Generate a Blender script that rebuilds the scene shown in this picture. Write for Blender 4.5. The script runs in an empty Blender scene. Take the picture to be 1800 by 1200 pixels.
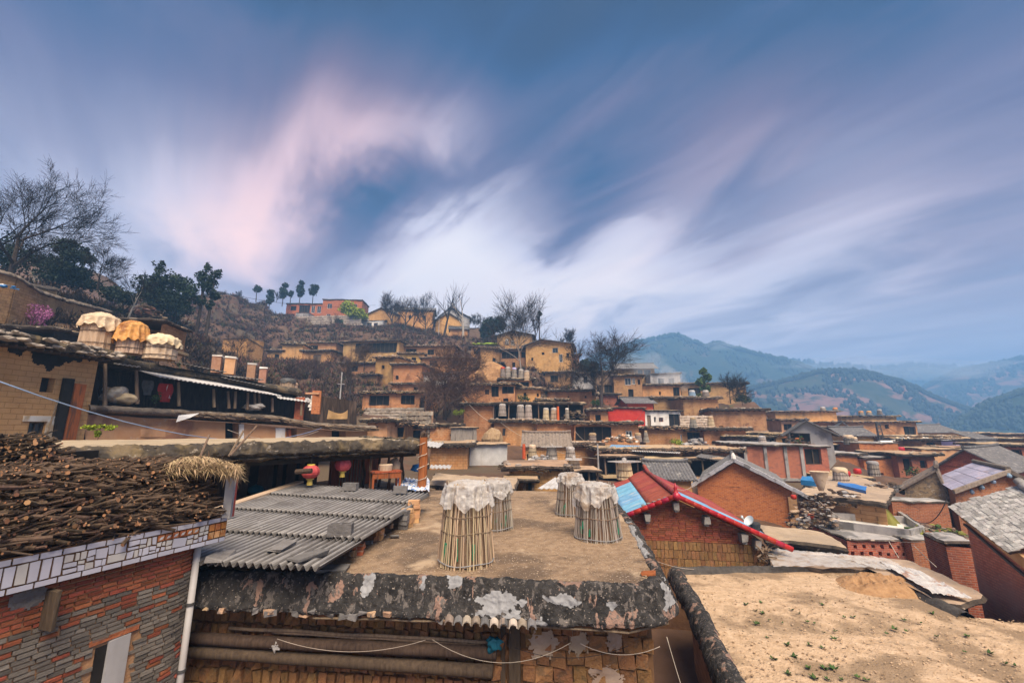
import bpy, math, random
import numpy as np
from mathutils import Vector, Matrix, noise as mnoise
SC = bpy.context.scene
COL = SC.collection
RND = random.Random(11)
rad = math.radians
# ------------------------------------------------------------------ camera
F = 750.0                                   # focal length in 1800-wide pixels (15 mm on 36 mm)
PITCH = math.atan(150 / F)
SP, CP = math.sin(PITCH), math.cos(PITCH)
cam = bpy.data.objects.new('camera', bpy.data.cameras.new('camera'))
COL.objects.link(cam)
cam.data.lens = 15.0
cam.data.sensor_width = 36.0
cam.data.clip_start = 0.1
cam.data.clip_end = 6000
cam.rotation_euler = (rad(90) + PITCH, 0, 0)
SC.camera = cam


def P(px, py, D):
 xv = (px - 900) / F
 yv = (600 - py) / F
 s = D / (CP - yv * SP)
 return Vector((xv * s, D, (SP + yv * CP) * s))


def PZ(px, py, z):
 xv = (px - 900) / F
 yv = (600 - py) / F
 s = z / (SP + yv * CP)
 return Vector((xv * s, (CP - yv * SP) * s, z))


def pdir(px, py):
 return P(px, py, 1.0).normalized()


# ------------------------------------------------------------------ world, sun, exposure
SC.view_settings.view_transform = 'Standard'
SC.view_settings.look = 'None'
SC.view_settings.exposure = 2.45
SC.view_settings.gamma = 1.0
SC.view_settings.use_curve_mapping = False
SUN_EL, SUN_AZ = rad(57), rad(166)           # azimuth clockwise from +Y: behind the camera, to the right
world = bpy.data.worlds.new('World')
SC.world = world
world.use_nodes = True


class NT:
 """tiny node-tree helper"""

 def __init__(s, tree):
  s.t = tree
  s.n = tree.nodes
  s.l = tree.links

 def new(s, typ, **kw):
  n = s.n.new(typ)
  for k, v in kw.items():
   setattr(n, k, v)
  return n

 def put(s, sock, v):
  if isinstance(v, bpy.types.NodeSocket):
   s.l.new(v, sock)
  elif v is not None:
   sock.default_value = v

 def math(s, op, a, b=None, c=None, clamp=False):
  n = s.new('ShaderNodeMath', operation=op, use_clamp=clamp)
  s.put(n.inputs[0], a)
  s.put(n.inputs[1], b)
  s.put(n.inputs[2], c)
  return n.outputs[0]

 def vmath(s, op, a, b=None, scale=None):
  n = s.new('ShaderNodeVectorMath', operation=op)
  s.put(n.inputs[0], a)
  s.put(n.inputs[1], b)
  if scale is not None:
   s.put(n.inputs['Scale'], scale)
  return n.outputs['Value'] if op in ('DOT_PRODUCT', 'LENGTH', 'DISTANCE') else n.outputs[0]

 def noise(s, vec, scale, detail=4, rough=.55, dist=0):
  n = s.new('ShaderNodeTexNoise')
  s.put(n.inputs['Vector'], vec)
  n.inputs['Scale'].default_value = scale
  n.inputs['Detail'].default_value = detail
  n.inputs['Roughness'].default_value = rough
  n.inputs['Distortion'].default_value = dist
  return n.outputs['Fac']

 def ramp(s, fac, stops, interp='LINEAR'):
  n = s.new('ShaderNodeValToRGB')
  n.color_ramp.interpolation = interp
  e = n.color_ramp.elements
  while len(e) < len(stops):
   e.new(0.5)
  for q, (p, c) in zip(e, stops):
   q.position = p
   q.color = (*c, 1) if len(c) == 3 else c
  s.put(n.inputs[0], fac)
  return n.outputs[0]

 def step(s, fac, lo, hi):
  n = s.new('ShaderNodeMapRange', interpolation_type='SMOOTHSTEP')
  s.put(n.inputs[0], fac)
  s.put(n.inputs[1], lo)
  s.put(n.inputs[2], hi)
  return n.outputs[0]

 def mix(s, fac, a, b, blend='MIX'):
  n = s.new('ShaderNodeMix', data_type='RGBA', blend_type=blend)
  s.put(n.inputs[0], fac)
  for sock, v in ((n.inputs[6], a), (n.inputs[7], b)):
   if isinstance(v, tuple):
    sock.default_value = (*v, 1) if len(v) == 3 else v
   else:
    s.put(sock, v)
  return n.outputs[2]


def build_world():
 T = NT(world.node_tree)
 T.n.clear()
 out = T.new('ShaderNodeOutputWorld')
 sky = T.new('ShaderNodeTexSky', sky_type='NISHITA', sun_disc=False, sun_elevation=SUN_EL, sun_rotation=SUN_AZ)
 bg1 = T.new('ShaderNodeBackground')
 bg1.inputs[1].default_value = 0.06
 T.l.new(sky.outputs[0], bg1.inputs[0])
 d = T.new('ShaderNodeTexCoord').outputs['Generated']
 sep = T.new('ShaderNodeSeparateXYZ')
 T.l.new(d, sep.inputs[0])
 z = T.math('MAXIMUM', sep.outputs[2], 0.0)
 zz = T.math('ADD', z, 0.16)
 wx, wy = -0.62, 0.78                       # wind: clouds drift along this line
 al = T.math('DIVIDE', T.math('ADD', T.math('MULTIPLY', sep.outputs[0], wx), T.math('MULTIPLY', sep.outputs[1], wy)), zz)
 ac = T.math('DIVIDE', T.math('ADD', T.math('MULTIPLY', sep.outputs[0], wy), T.math('MULTIPLY', sep.outputs[1], -wx)), zz)

 def plane(sa, sc, off):
  c = T.new('ShaderNodeCombineXYZ')
  T.put(c.inputs[0], T.math('MULTIPLY', al, sa))
  T.put(c.inputs[1], T.math('MULTIPLY', ac, sc))
  c.inputs[2].default_value = off
  return c.outputs[0]
 streak = T.noise(plane(.75, 3.6, 0.0), 1.0, 4.5, .52, .25)
 fine = T.noise(plane(1.3, 13.0, 3.1), 1.0, 3, .5, .2)
 big = T.noise(plane(.55, 1.1, 7.3), 1.0, 3, .5, .5)
 puff = T.noise(plane(1.6, 3.0, 11.7), 1.0, 4, .55, .6)
 # warp used by the cloud banks so that their rims are torn along the wind
 wv = T.new('ShaderNodeCombineXYZ')
 T.put(wv.inputs[0], T.math('MULTIPLY', T.math('SUBTRACT', streak, .5), .18))
 T.put(wv.inputs[1], T.math('MULTIPLY', T.math('SUBTRACT', fine, .5), .10))
 T.put(wv.inputs[2], T.math('MULTIPLY', T.math('SUBTRACT', puff, .5), .36))
 dw = T.vmath('ADD', d, wv.outputs[0])
 vpd = Vector((wx, wy, 0)).normalized()

 def bank(px, py, s_al, s_ac, amp):
  d0 = pdir(px, py)
  e1 = (vpd - d0 * vpd.dot(d0)).normalized()
  e2 = d0.cross(e1)
  a = T.math('MULTIPLY', T.math('SUBTRACT', T.vmath('DOT_PRODUCT', dw, tuple(e1)), d0.dot(e1)), 1 / s_al)
  b = T.math('MULTIPLY', T.math('SUBTRACT', T.vmath('DOT_PRODUCT', dw, tuple(e2)), d0.dot(e2)), 1 / s_ac)
  q = T.math('ADD', T.math('MULTIPLY', a, a), T.math('MULTIPLY', b, b))
  g = T.math('EXPONENT', T.math('MULTIPLY', q, -1.0))
  return T.math('MULTIPLY', T.math('MULTIPLY', g, amp), T.math('GREATER_THAN', T.vmath('DOT_PRODUCT', d, tuple(d0)), 0.0))

 def total(rows):
  acc = None
  for r in rows:
   v = bank(*r)
   acc = v if acc is None else T.math('ADD', acc, v)
  return acc
 elev = T.ramp(sep.outputs[2], [(0.0, (.78,) * 3), (.20, (.73,) * 3), (.37, (.63,) * 3), (.54, (.46,) * 3), (.68, (.24,) * 3), (.78, (.08,) * 3), (1.0, (.28,) * 3)])
 b = total([(540, 228, .10, .08, .17), (640, 232, .11, .09, .25), (780, 210, .11, .07, .30), (705, 260, .10, .09, .12), (560, 335, .10, .07, -.08),
    (330, 350, .13, .09, .16), (440, 362, .13, .08, .22), (490, 345, .09, .07, .08), (230, 300, .22, .14, .10), (120, 400, .2, .12, .08),
    (790, 425, .12, .09, .22), (850, 480, .18, .12, .24), (700, 505, .16, .08, .16), (890, 330, .09, .045, .20), (940, 380, .08, .04, .14), (960, 540, .35, .09, .16), (800, 545, .5, .09, .09),
    (1120, 392, .10, .045, .18), (1065, 465, .14, .08, .16), (1190, 490, .20, .08, .09), (1480, 355, .18, .09, .08), (1400, 430, .18, .07, .05), (1330, 510, .3, .08, .10), (1310, 220, .18, .10, .12), (1120, 150, .22, .10, .06), (1600, 290, .2, .09, .06),
    (640, 390, .14, .07, -.22), (735, 340, .13, .08, -.22), (560, 440, .18, .06, -.10), (985, 430, .08, .05, -.26), (1000, 370, .13, .08, -.20), (930, 265, .2, .11, -.14), (1070, 320, .18, .09, -.12),
    (1270, 385, .14, .06, -.18), (1320, 435, .12, .05, -.08), (60, 110, .3, .22, -.12), (260, 120, .24, .12, -.06), (860, 80, .26, .14, -.10), (1500, 60, .40, .26, -.15), (1780, 330, .20, .22, -.17), (1620, 480, .25, .10, -.06), (440, 150, .2, .09, -.05)])
 t = T.math('ADD', elev, b)
 t = T.math('ADD', t, T.math('MULTIPLY', T.math('SUBTRACT', streak, .5), .16))
 t = T.math('ADD', t, T.math('MULTIPLY', T.math('SUBTRACT', fine, .5), .07))
 t = T.math('ADD', t, T.math('MULTIPLY', T.math('SUBTRACT', big, .5), .18))
 t = T.math('ADD', t, T.math('MULTIPLY', T.math('SUBTRACT', puff, .5), .36))
 col = T.ramp(t, [(0.0, (.014, .036, .088)), (.15, (.030, .080, .195)), (.34, (.130, .142, .262)), (.56, (.30, .292, .41)), (.78, (.61, .59, .70)), (1.0, (.86, .81, .84))])
 pink = T.math('ADD', total([(610, 250, .24, .15, .75), (420, 370, .18, .10, .6), (1310, 230, .2, .11, .5), (1150, 130, .25, .1, .25), (1780, 300, .2, .16, .3),
        (560, 30, .2, .14, .35), (1420, 60, .2, .15, .2), (900, 560, .5, .12, .12)]),
     T.math('MULTIPLY', T.math('SUBTRACT', puff, .45), .5))
 pink = T.math('MAXIMUM', pink, 0.0, clamp=True)
 col = T.mix(pink, col, T.mix(1.0, col, (1.32, .93, .83), 'MULTIPLY'))
 bg2 = T.new('ShaderNodeBackground')
 bg2.inputs[1].default_value = 0.232
 T.l.new(col, bg2.inputs[0])
 mx = T.new('ShaderNodeMixShader')
 T.put(mx.inputs[0], T.step(t, -.6, .12))
 T.l.new(bg1.outputs[0], mx.inputs[1])
 T.l.new(bg2.outputs[0], mx.inputs[2])
 T.l.new(mx.outputs[0], out.inputs[0])


build_world()
sun = bpy.data.objects.new('sun', bpy.data.lights.new('sun', 'SUN'))
COL.objects.link(sun)
sun.data.energy = 1.5
sun.data.angle = rad(42)
sun.data.color = (1.0, .855, .68)
sun.location = (20, -40, 60)
_sd = Vector((math.sin(SUN_AZ) * math.cos(SUN_EL), math.cos(SUN_AZ) * math.cos(SUN_EL), math.sin(SUN_EL)))
sun.rotation_euler = (-_sd).to_track_quat('-Z', 'Y').to_euler()


# ------------------------------------------------------------------ materials
def mat(name, c1, c2, scale=3.0, detail=6, rough=.9, bump=.3, patch=None, pscale=.5, pthr=(.52, .62), patch2=None, p2scale=1.3, p2thr=(.58, .64),
  brick=None, rand=.10, hrand=.012, spec=.25, alpha=1.0, bscale=None, stretch=None, streak=None, bdist=.04, speck=None):
 """patchy matte material. brick = (width, height, mortar colour, mortar size, second brick colour); patch = colour of worn patches"""
 m = bpy.data.materials.new(name)
 m.use_nodes = True
 T = NT(m.node_tree)
 bs = T.n['Principled BSDF']
 co = T.new('ShaderNodeTexCoord').outputs['Object']
 oi = T.new('ShaderNodeObjectInfo')
 rnd = oi.outputs['Random']
 off = T.math('MULTIPLY', rnd, 41.0)
 cv = T.new('ShaderNodeCombineXYZ')
 for i in range(3):
  T.l.new(off, cv.inputs[i])
 cj = T.vmath('ADD', co, cv.outputs[0])
 if stretch:
  cs = T.vmath('MULTIPLY', cj, stretch)
 else:
  cs = cj
 n1 = T.noise(cs, scale, detail, .62)
 col = T.ramp(n1, [(.28, c1), (.72, c2)])
 hgt = n1
 if brick:
  sp = T.new('ShaderNodeSeparateXYZ')
  T.l.new(co, sp.inputs[0])
  cb = T.new('ShaderNodeCombineXYZ')
  T.put(cb.inputs[0], T.math('ADD', sp.outputs[0], sp.outputs[1]))
  T.l.new(sp.outputs[2], cb.inputs[1])
  bt = T.new('ShaderNodeTexBrick')
  wob = T.math('MULTIPLY', T.math('SUBTRACT', n1, .5), .02)
  wc = T.new('ShaderNodeCombineXYZ')
  T.put(wc.inputs[0], wob)
  T.put(wc.inputs[1], wob)
  T.l.new(T.vmath('ADD', cb.outputs[0], wc.outputs[0]), bt.inputs['Vector'])
  bt.inputs['Color1'].default_value = (1, 1, 1, 1)
  bt.inputs['Color2'].default_value = (0, 0, 0, 1)
  bt.inputs['Mortar'].default_value = (.5, .5, .5, 1)
  bt.inputs['Scale'].default_value = 1.0
  bt.inputs['Mortar Size'].default_value = brick[3]
  bt.inputs['Mortar Smooth'].default_value = .3
  bt.inputs['Brick Width'].default_value = brick[0]
  bt.inputs['Row Height'].default_value = brick[1]
  bv = T.noise(cb.outputs[0], 1.0 / brick[0], 1, .5)
  if brick[4]:
   col = T.mix(T.math('MULTIPLY', T.step(bt.outputs['Color'], .3, .9), T.step(bv, .35, .65)), col, brick[4])
  col = T.mix(T.math('MULTIPLY', bt.outputs['Fac'], .75), col, brick[2])
  hgt = T.math('SUBTRACT', T.math('MULTIPLY', n1, .6), T.math('MULTIPLY', bt.outputs['Fac'], .8))
 if patch:
  n2 = T.noise(cs, pscale, 5, .6, .4)
  col = T.mix(T.step(n2, *pthr), col, patch)
 if patch2:
  n3 = T.noise(T.vmath('ADD', cs, (9.1, 4.2, 1.7)), p2scale, 6, .65, .3)
  col = T.mix(T.step(n3, *p2thr), col, patch2)
 if streak:
  n4 = T.noise(T.vmath('MULTIPLY', cj, (1.0, 1.0, .12)), streak[1], 4, .6)
  col = T.mix(T.math('MULTIPLY', T.step(n4, .5, .75), streak[2]), col, streak[0])
 if speck:
  n5 = T.noise(cj, speck[1], 2, .5)
  col = T.mix(T.step(n5, speck[2], speck[2] + .05), col, speck[0])
 hs = T.new('ShaderNodeHueSaturation')
 T.put(hs.inputs['Hue'], T.math('ADD', T.math('MULTIPLY', T.math('FRACT', T.math('MULTIPLY', rnd, 7.3)), 2 * hrand), .5 - hrand))
 T.put(hs.inputs['Value'], T.math('ADD', T.math('MULTIPLY', rnd, 2 * rand), 1 - rand))
 hs.inputs['Saturation'].default_value = 1.02
 T.l.new(col, hs.inputs['Color'])
 T.l.new(hs.outputs[0], bs.inputs['Base Color'])
 bs.inputs['Roughness'].default_value = rough
 bs.inputs['Specular IOR Level'].default_value = spec
 bs.inputs['Alpha'].default_value = alpha
 if bump:
  bn = T.new('ShaderNodeBump')
  bn.inputs['Strength'].default_value = bump
  bn.inputs['Distance'].default_value = bdist
  if bscale:
   hgt = T.math('ADD', hgt, T.math('MULTIPLY', T.noise(cj, bscale, 4, .6), .6))
  T.l.new(hgt, bn.inputs['Height'])
  T.l.new(bn.outputs[0], bs.inputs['Normal'])
 return m


M = {}
M['adobe'] = mat('adobe', (.48, .245, .10), (.63, .36, .165), 2.2, bump=.6, bscale=14, brick=(.42, .22, (.25, .125, .05), .014, (.52, .25, .09)), patch=(.30, .155, .07), pscale=.45, pthr=(.50, .66), patch2=(.54, .33, .17), p2scale=.9, p2thr=(.58, .68), streak=((.20, .11, .05), .8, .6), rand=.2)
M['adobe_pale'] = mat('adobe_pale', (.50, .27, .13), (.62, .385, .21), 1.6, bump=.5, bscale=10, patch=(.34, .20, .10), pscale=.5, pthr=(.55, .72), streak=((.26, .15, .075), .9, .5))
M['adobe_dark'] = mat('adobe_dark', (.34, .18, .085), (.48, .275, .135), 2.0, bump=.6, bscale=14, brick=(.42, .22, (.17, .09, .045), .012, (.30, .16, .07)), patch=(.46, .27, .125), pscale=.4, pthr=(.52, .66), patch2=(.20, .11, .055), p2scale=.8, p2thr=(.58, .68), streak=((.15, .085, .045), .8, .6), rand=.2)
M['adobe_yellow'] = mat('adobe_yellow', (.54, .29, .10), (.64, .38, .155), 1.6, bump=.4, bscale=10, patch=(.42, .22, .08), pscale=.5, streak=((.30, .17, .075), .9, .4))
M['brick_red'] = mat('brick_red', (.33, .085, .038), (.50, .165, .075), 7, bump=.7, brick=(.25, .08, (.40, .27, .20), .014, (.22, .065, .042)), patch=(.26, .10, .065), pscale=.6, pthr=(.55, .75), streak=((.16, .07, .05), .8, .4))
M['brick_orange'] = mat('brick_orange', (.42, .105, .038), (.60, .19, .075), 7, bump=.7, brick=(.25, .08, (.46, .26, .17), .012, (.30, .07, .035)), patch=(.36, .12, .07), pscale=.6, pthr=(.58, .78), streak=((.25, .09, .055), .8, .4))
M['red_paint'] = mat('red_paint', (.45, .06, .025), (.56, .10, .04), 2, bump=.2, streak=((.30, .06, .03), .9, .4))
M['plaster_white'] = mat('plaster_white', (.62, .58, .52), (.76, .73, .68), 1.5, bump=.25, patch=(.50, .36, .23), pscale=.6, pthr=(.60, .70), streak=((.40, .33, .27), 1.0, .5))
M['plaster_grey'] = mat('plaster_grey', (.34, .32, .31), (.46, .44, .43), 1.5, bump=.3, streak=((.16, .15, .15), 1.0, .6), patch=(.26, .24, .23), pscale=.6)
M['concrete'] = mat('concrete', (.27, .25, .24), (.42, .39, .36), 2.5, bump=.4, bscale=20, streak=((.08, .075, .075), 1.4, .75), patch=(.17, .16, .15), pscale=.8)
M['mud_roof'] = mat('mud_roof', (.36, .24, .14), (.52, .37, .23), 2.5, bump=.6, bscale=12, patch=(.22, .155, .10), pscale=.35, pthr=(.50, .66))
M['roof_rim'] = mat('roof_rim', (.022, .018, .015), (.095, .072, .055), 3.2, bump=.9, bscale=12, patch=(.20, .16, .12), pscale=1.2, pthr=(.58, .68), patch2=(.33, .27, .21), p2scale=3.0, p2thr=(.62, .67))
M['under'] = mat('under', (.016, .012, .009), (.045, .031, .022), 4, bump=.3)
M['soot'] = mat('soot', (.010, .009, .008), (.026, .022, .019), 3, bump=.2)  # also painted behind wall openings in place of the shade indoors
M['wood_old'] = mat('wood_old', (.13, .085, .055), (.27, .195, .135), 6, bump=.5, stretch=(4, 4, .5))
M['wood_dark'] = mat('wood_dark', (.045, .030, .022), (.11, .075, .05), 6, bump=.5, stretch=(4, 4, .6))
M['wood_pale'] = mat('wood_pale', (.40, .30, .20), (.55, .43, .30), 6, bump=.3, stretch=(4, 4, .5))
M['wood_red'] = mat('wood_red', (.20, .055, .022), (.36, .11, .045), 5, bump=.4, stretch=(4, 4, .5), patch=(.12, .05, .03), pscale=1.2)
M['frame_blue'] = mat('frame_blue', (.16, .24, .34), (.24, .33, .44), 4, rough=.5, bump=.1)
M['glass_dark'] = mat('glass_dark', (.02, .026, .032), (.05, .06, .07), 2, rough=.15, bump=0, spec=.6)
M['tile_grey'] = mat('tile_grey', (.075, .072, .073), (.19, .18, .178), 5, bump=.5, patch=(.30, .28, .26), pscale=2.2, pthr=(.58, .68), rand=.25)
M['tile_brown'] = mat('tile_brown', (.14, .105, .08), (.29, .235, .19), 5, bump=.5, patch=(.10, .085, .075), pscale=2.0, pthr=(.55, .68), rand=.25)
M['slate'] = mat('slate', (.23, .215, .205), (.43, .41, .385), 4, bump=.4, patch=(.47, .33, .23), pscale=3.0, pthr=(.62, .70), patch2=(.12, .115, .11), p2scale=2.2, p2thr=(.60, .68), rand=.38, hrand=.02)
M['slate_blue'] = mat('slate_blue', (.19, .185, .25), (.30, .285, .37), 3, bump=.2, patch=(.34, .28, .31), pscale=1.2, pthr=(.55, .70), rand=.18)
M['grit'] = mat('grit', (.30, .22, .15), (.44, .34, .24), 5, bump=0)
M['fibre_crest_light'] = mat('fibre_crest_light', (.20, .186, .176), (.31, .293, .28), 3, rough=.7, bump=.2, patch=(.16, .145, .137), pscale=1.4, pthr=(.5, .64), rand=.1, hrand=0)  # rib highlight put into the colour of the crest faces
M['fibre_valley_shade'] = mat('fibre_valley_shade', (.055, .05, .046), (.11, .10, .094), 3, bump=.3, rand=.1, hrand=0)  # rib shade put into the colour of the valley faces
M['fibre'] = mat('fibre', (.10, .092, .087), (.19, .175, .166), 2.2, rough=.75, bump=.35, bscale=22, patch=(.11, .10, .096), pscale=1.0, pthr=(.52, .66), patch2=(.31, .29, .275), p2scale=3.2, p2thr=(.64, .70), rand=.10, hrand=0, streak=((.085, .078, .075), 2, .4))
M['sheet_white'] = mat('sheet_white', (.40, .385, .375), (.56, .54, .525), 2, rough=.6, bump=.2, streak=((.30, .25, .21), 1.2, .6), rand=.06)
M['stone'] = mat('stone', (.26, .21, .165), (.56, .48, .39), 1.2, bump=.5, rand=.25)
M['rubble_wall'] = mat('rubble_wall', (.30, .19, .11), (.50, .34, .22), 7, bump=.9, bscale=9, patch=(.23, .17, .13), pscale=4.5, pthr=(.52, .58), patch2=(.55, .43, .33), p2scale=5.0, p2thr=(.60, .65))
M['plastic'] = mat('plastic', (.54, .50, .46), (.76, .73, .70), 5, rough=.34, bump=.5, bscale=26, spec=.5, patch=(.44, .33, .24), pscale=2.6, pthr=(.48, .68), rand=.05, hrand=0, alpha=.56)
M['plastic_tan'] = mat('plastic_tan', (.52, .38, .23), (.72, .58, .41), 2.2, rough=.5, bump=.4, patch=(.36, .23, .12), pscale=1.8, pthr=(.56, .70), rand=.08)
M['plastic_orange'] = mat('plastic_orange', (.50, .20, .055), (.68, .35, .13), 2.2, rough=.5, bump=.4, patch=(.30, .11, .035), pscale=1.8, pthr=(.54, .68), rand=.06)
M['tarp_blue'] = mat('tarp_blue', (.02, .13, .36), (.05, .22, .50), 2, rough=.45, bump=.2, rand=.08)
M['tarp_stripe'] = mat('tarp_stripe', (.62, .62, .66), (.76, .76, .79), 3, rough=.5, bump=.3)
M['bamboo'] = mat('bamboo', (.34, .24, .145), (.52, .40, .27), 4, rough=.6, bump=.3, stretch=(3, 3, .35), patch=(.22, .16, .12), pscale=1.5, pthr=(.54, .66), rand=.34, hrand=.02)
M['bamboo_grey'] = mat('bamboo_grey', (.22, .185, .155), (.38, .33, .28), 4, rough=.65, bump=.3, stretch=(3, 3, .35), patch=(.14, .115, .10), pscale=1.5, pthr=(.54, .66), rand=.34, hrand=.02)
M['red'] = mat('red', (.40, .025, .02), (.52, .05, .035), 3, rough=.45, bump=.15, rand=.12)
M['red_tile'] = mat('red_tile', (.24, .045, .036), (.36, .085, .065), 4, rough=.6, bump=.25, streak=((.15, .05, .045), 2, .5), rand=.12)
M['red_glaze'] = mat('red_glaze', (.31, .012, .018), (.44, .03, .03), 4, rough=.35, bump=.15, rand=.14, spec=.5)
M['blue_sheet'] = mat('blue_sheet', (.13, .30, .46), (.22, .42, .58), 3, rough=.5, bump=.2, patch=(.36, .44, .48), pscale=1.6, pthr=(.54, .70), rand=.05)
M['white_paint'] = mat('white_paint', (.62, .60, .57), (.76, .75, .73), 4, rough=.5, bump=.1, rand=.05)
M['grey_block'] = mat('grey_block', (.13, .12, .115), (.21, .195, .185), 6, bump=.6, bscale=30, rand=.18)
M['smear'] = mat('smear', (.30, .215, .15), (.42, .32, .24), 4, bump=.6, bscale=18, rand=0)
M['lantern'] = mat('lantern', (.46, .06, .085), (.60, .13, .15), 3, rough=.6, bump=.05)
M['yellow'] = mat('yellow', (.62, .46, .08), (.72, .56, .16), 3, rough=.6, bump=.05)
M['green'] = mat('green', (.02, .15, .08), (.04, .25, .13), 4, rough=.6, bump=.1)
M['teal'] = mat('teal', (.008, .085, .115), (.02, .15, .19), 3, rough=.5, bump=.1)
M['olive'] = mat('olive', (.17, .17, .035), (.27, .26, .07), 3, rough=.85, bump=.4)
M['purple'] = mat('purple', (.42, .36, .58), (.52, .46, .66), 3, rough=.4, bump=.05)
M['bark'] = mat('bark', (.035, .026, .021), (.085, .064, .05), 6, bump=.5, stretch=(3, 3, .6), rand=.2)
M['bark_pale'] = mat('bark_pale', (.24, .20, .17), (.40, .35, .30), 5, bump=.4, stretch=(3, 3, .6), rand=.15)
M['twig'] = mat('twig', (.05, .03, .023), (.105, .066, .048), 3, bump=0, rand=.2)
M['twig_dark'] = mat('twig_dark', (.016, .012, .011), (.036, .027, .024), 3, bump=0, rand=.2)
M['scrub_brown'] = mat('scrub_brown', (.055, .033, .021), (.15, .09, .055), .8, bump=0, rand=.2)
M['scrub_red'] = mat('scrub_red', (.11, .052, .034), (.19, .095, .058), .8, bump=0, rand=.2)
M['scrub_green'] = mat('scrub_green', (.035, .055, .015), (.085, .105, .03), .8, bump=0, rand=.2)
M['leaf_dark'] = mat('leaf_dark', (.010, .022, .012), (.030, .050, .026), 1.2, bump=0, rough=.7, rand=.25)
M['leaf_green'] = mat('leaf_green', (.030, .065, .014), (.075, .125, .03), 1.2, bump=0, rough=.7, rand=.2)
M['leaf_lime'] = mat('leaf_lime', (.16, .22, .012), (.29, .33, .03), 1.2, bump=0, rough=.7, rand=.1)
M['moss'] = mat('moss', (.14, .22, .012), (.24, .32, .03), 2, bump=.4, rand=.1)
M['blossom'] = mat('blossom', (.34, .10, .23), (.52, .21, .38), 2, bump=0, rand=.1)
M['earth'] = mat('earth', (.062, .038, .023), (.145, .088, .052), .55, bump=.8, bscale=3, patch=(.10, .075, .045), pscale=.16, pthr=(.48, .60), patch2=(.07, .075, .028), p2scale=.22, p2thr=(.60, .70))
M['metal_dark'] = mat('metal_dark', (.05, .048, .047), (.11, .105, .10), 5, rough=.55, bump=.2)
M['pipe_white'] = mat('pipe_white', (.50, .46, .43), (.62, .59, .56), 2, rough=.45, bump=.1, streak=((.32, .27, .24), 2, .6))
M['cord'] = mat('cord', (.45, .38, .30), (.56, .48, .40), 4, bump=0)
M['wire_blue'] = mat('wire_blue', (.22, .30, .50), (.30, .38, .58), 4, bump=0)
M['wire_black'] = mat('wire_black', (.03, .03, .032), (.06, .06, .062), 4, bump=0)
M['straw'] = mat('straw', (.28, .19, .10), (.48, .35, .215), 3, bump=.2, rand=.2)
M['hay'] = mat('hay', (.27, .17, .09), (.46, .32, .19), 4, bump=.8, stretch=(2, 2, .5), rand=.1)
M['stick'] = mat('stick', (.024, .016, .012), (.115, .074, .05), 7, bump=.6, bscale=16, rand=.6, hrand=.02)
M['stick_end'] = mat('stick_end', (.20, .09, .045), (.40, .215, .12), 6, bump=.2, rand=.3)
M['brick_old_red'] = mat('brick_old_red', (.27, .070, .036), (.44, .15, .082), 7, bump=.6, bscale=26, patch=(.20, .115, .09), pscale=2.5, pthr=(.56, .68), rand=.28, hrand=.01)
M['brick_old_grey'] = mat('brick_old_grey', (.13, .112, .095), (.27, .235, .195), 7, bump=.6, bscale=26, patch=(.25, .20, .165), pscale=2.5, pthr=(.58, .70), rand=.34, hrand=.0)
M['mortar'] = mat('mortar', (.40, .20, .10), (.54, .32, .18), 6, bump=.6, bscale=26)
M['adobe_brick'] = mat('adobe_brick', (.26, .125, .052), (.40, .215, .095), 6, bump=.8, bscale=22, patch=(.22, .13, .065), pscale=1.6, rand=.2)
M['adobe_mortar'] = mat('adobe_mortar', (.13, .072, .033), (.20, .115, .055), 6, bump=.7)
M['tile_white'] = mat('tile_white', (.44, .43, .49), (.56, .55, .61), 2, rough=.22, bump=.05, spec=.5, rand=.07, hrand=.01)
M['tile_cream'] = mat('tile_cream', (.48, .45, .42), (.58, .55, .52), 2, rough=.22, bump=.05, spec=.5, rand=.07, hrand=.01)
M['tile_orange'] = mat('tile_orange', (.34, .10, .03), (.52, .21, .075), 5, rough=.3, bump=.1, spec=.5, rand=.2, patch=(.60, .34, .16), pscale=5)
M['eave_black'] = mat('eave_black', (.012, .011, .011), (.062, .056, .052), 7, bump=1.0, bscale=22, bdist=.06, patch=(.27, .17, .13), pscale=3.4, pthr=(.58, .60), patch2=(.13, .112, .10), p2scale=9, p2thr=(.55, .60), rand=0, hrand=0, speck=((.30, .25, .21), 34, .66), stretch=(1, 1, .5))
M['lime_patch'] = mat('lime_patch', (.19, .187, .19), (.33, .325, .325), 5, bump=.6, bscale=22, rand=0, hrand=0)
M['roof_main'] = mat('roof_main', (.20, .13, .08), (.38, .265, .17), 7, bump=1.0, bscale=34, patch=(.145, .10, .068), pscale=.55, pthr=(.47, .60), patch2=(.45, .33, .22), p2scale=.9, p2thr=(.54, .68), rand=0, hrand=0, speck=((.50, .41, .32), 34, .645))
M['roof_dirt'] = mat('roof_dirt', (.42, .28, .168), (.67, .485, .325), 5.0, bump=1.0, bscale=24, bdist=.06, patch=(.29, .20, .125), pscale=.7, pthr=(.47, .62), patch2=(.22, .15, .095), p2scale=4.5, p2thr=(.60, .72), rand=0, hrand=0, speck=((.15, .11, .075), 11, .66))
M['lip'] = mat('lip', (.035, .030, .027), (.10, .088, .078), 4, bump=.9, bscale=18, patch=(.32, .26, .20), pscale=1.6, pthr=(.60, .70), rand=0, hrand=0)
M['dirt_red'] = mat('dirt_red', (.26, .135, .066), (.42, .245, .13), 6, bump=1.0, bscale=14)
M['roof_mid'] = mat('roof_mid', (.32, .23, .155), (.48, .365, .26), 2, bump=.5, bscale=14, patch=(.33, .25, .18), pscale=.5, rand=.05)


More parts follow.
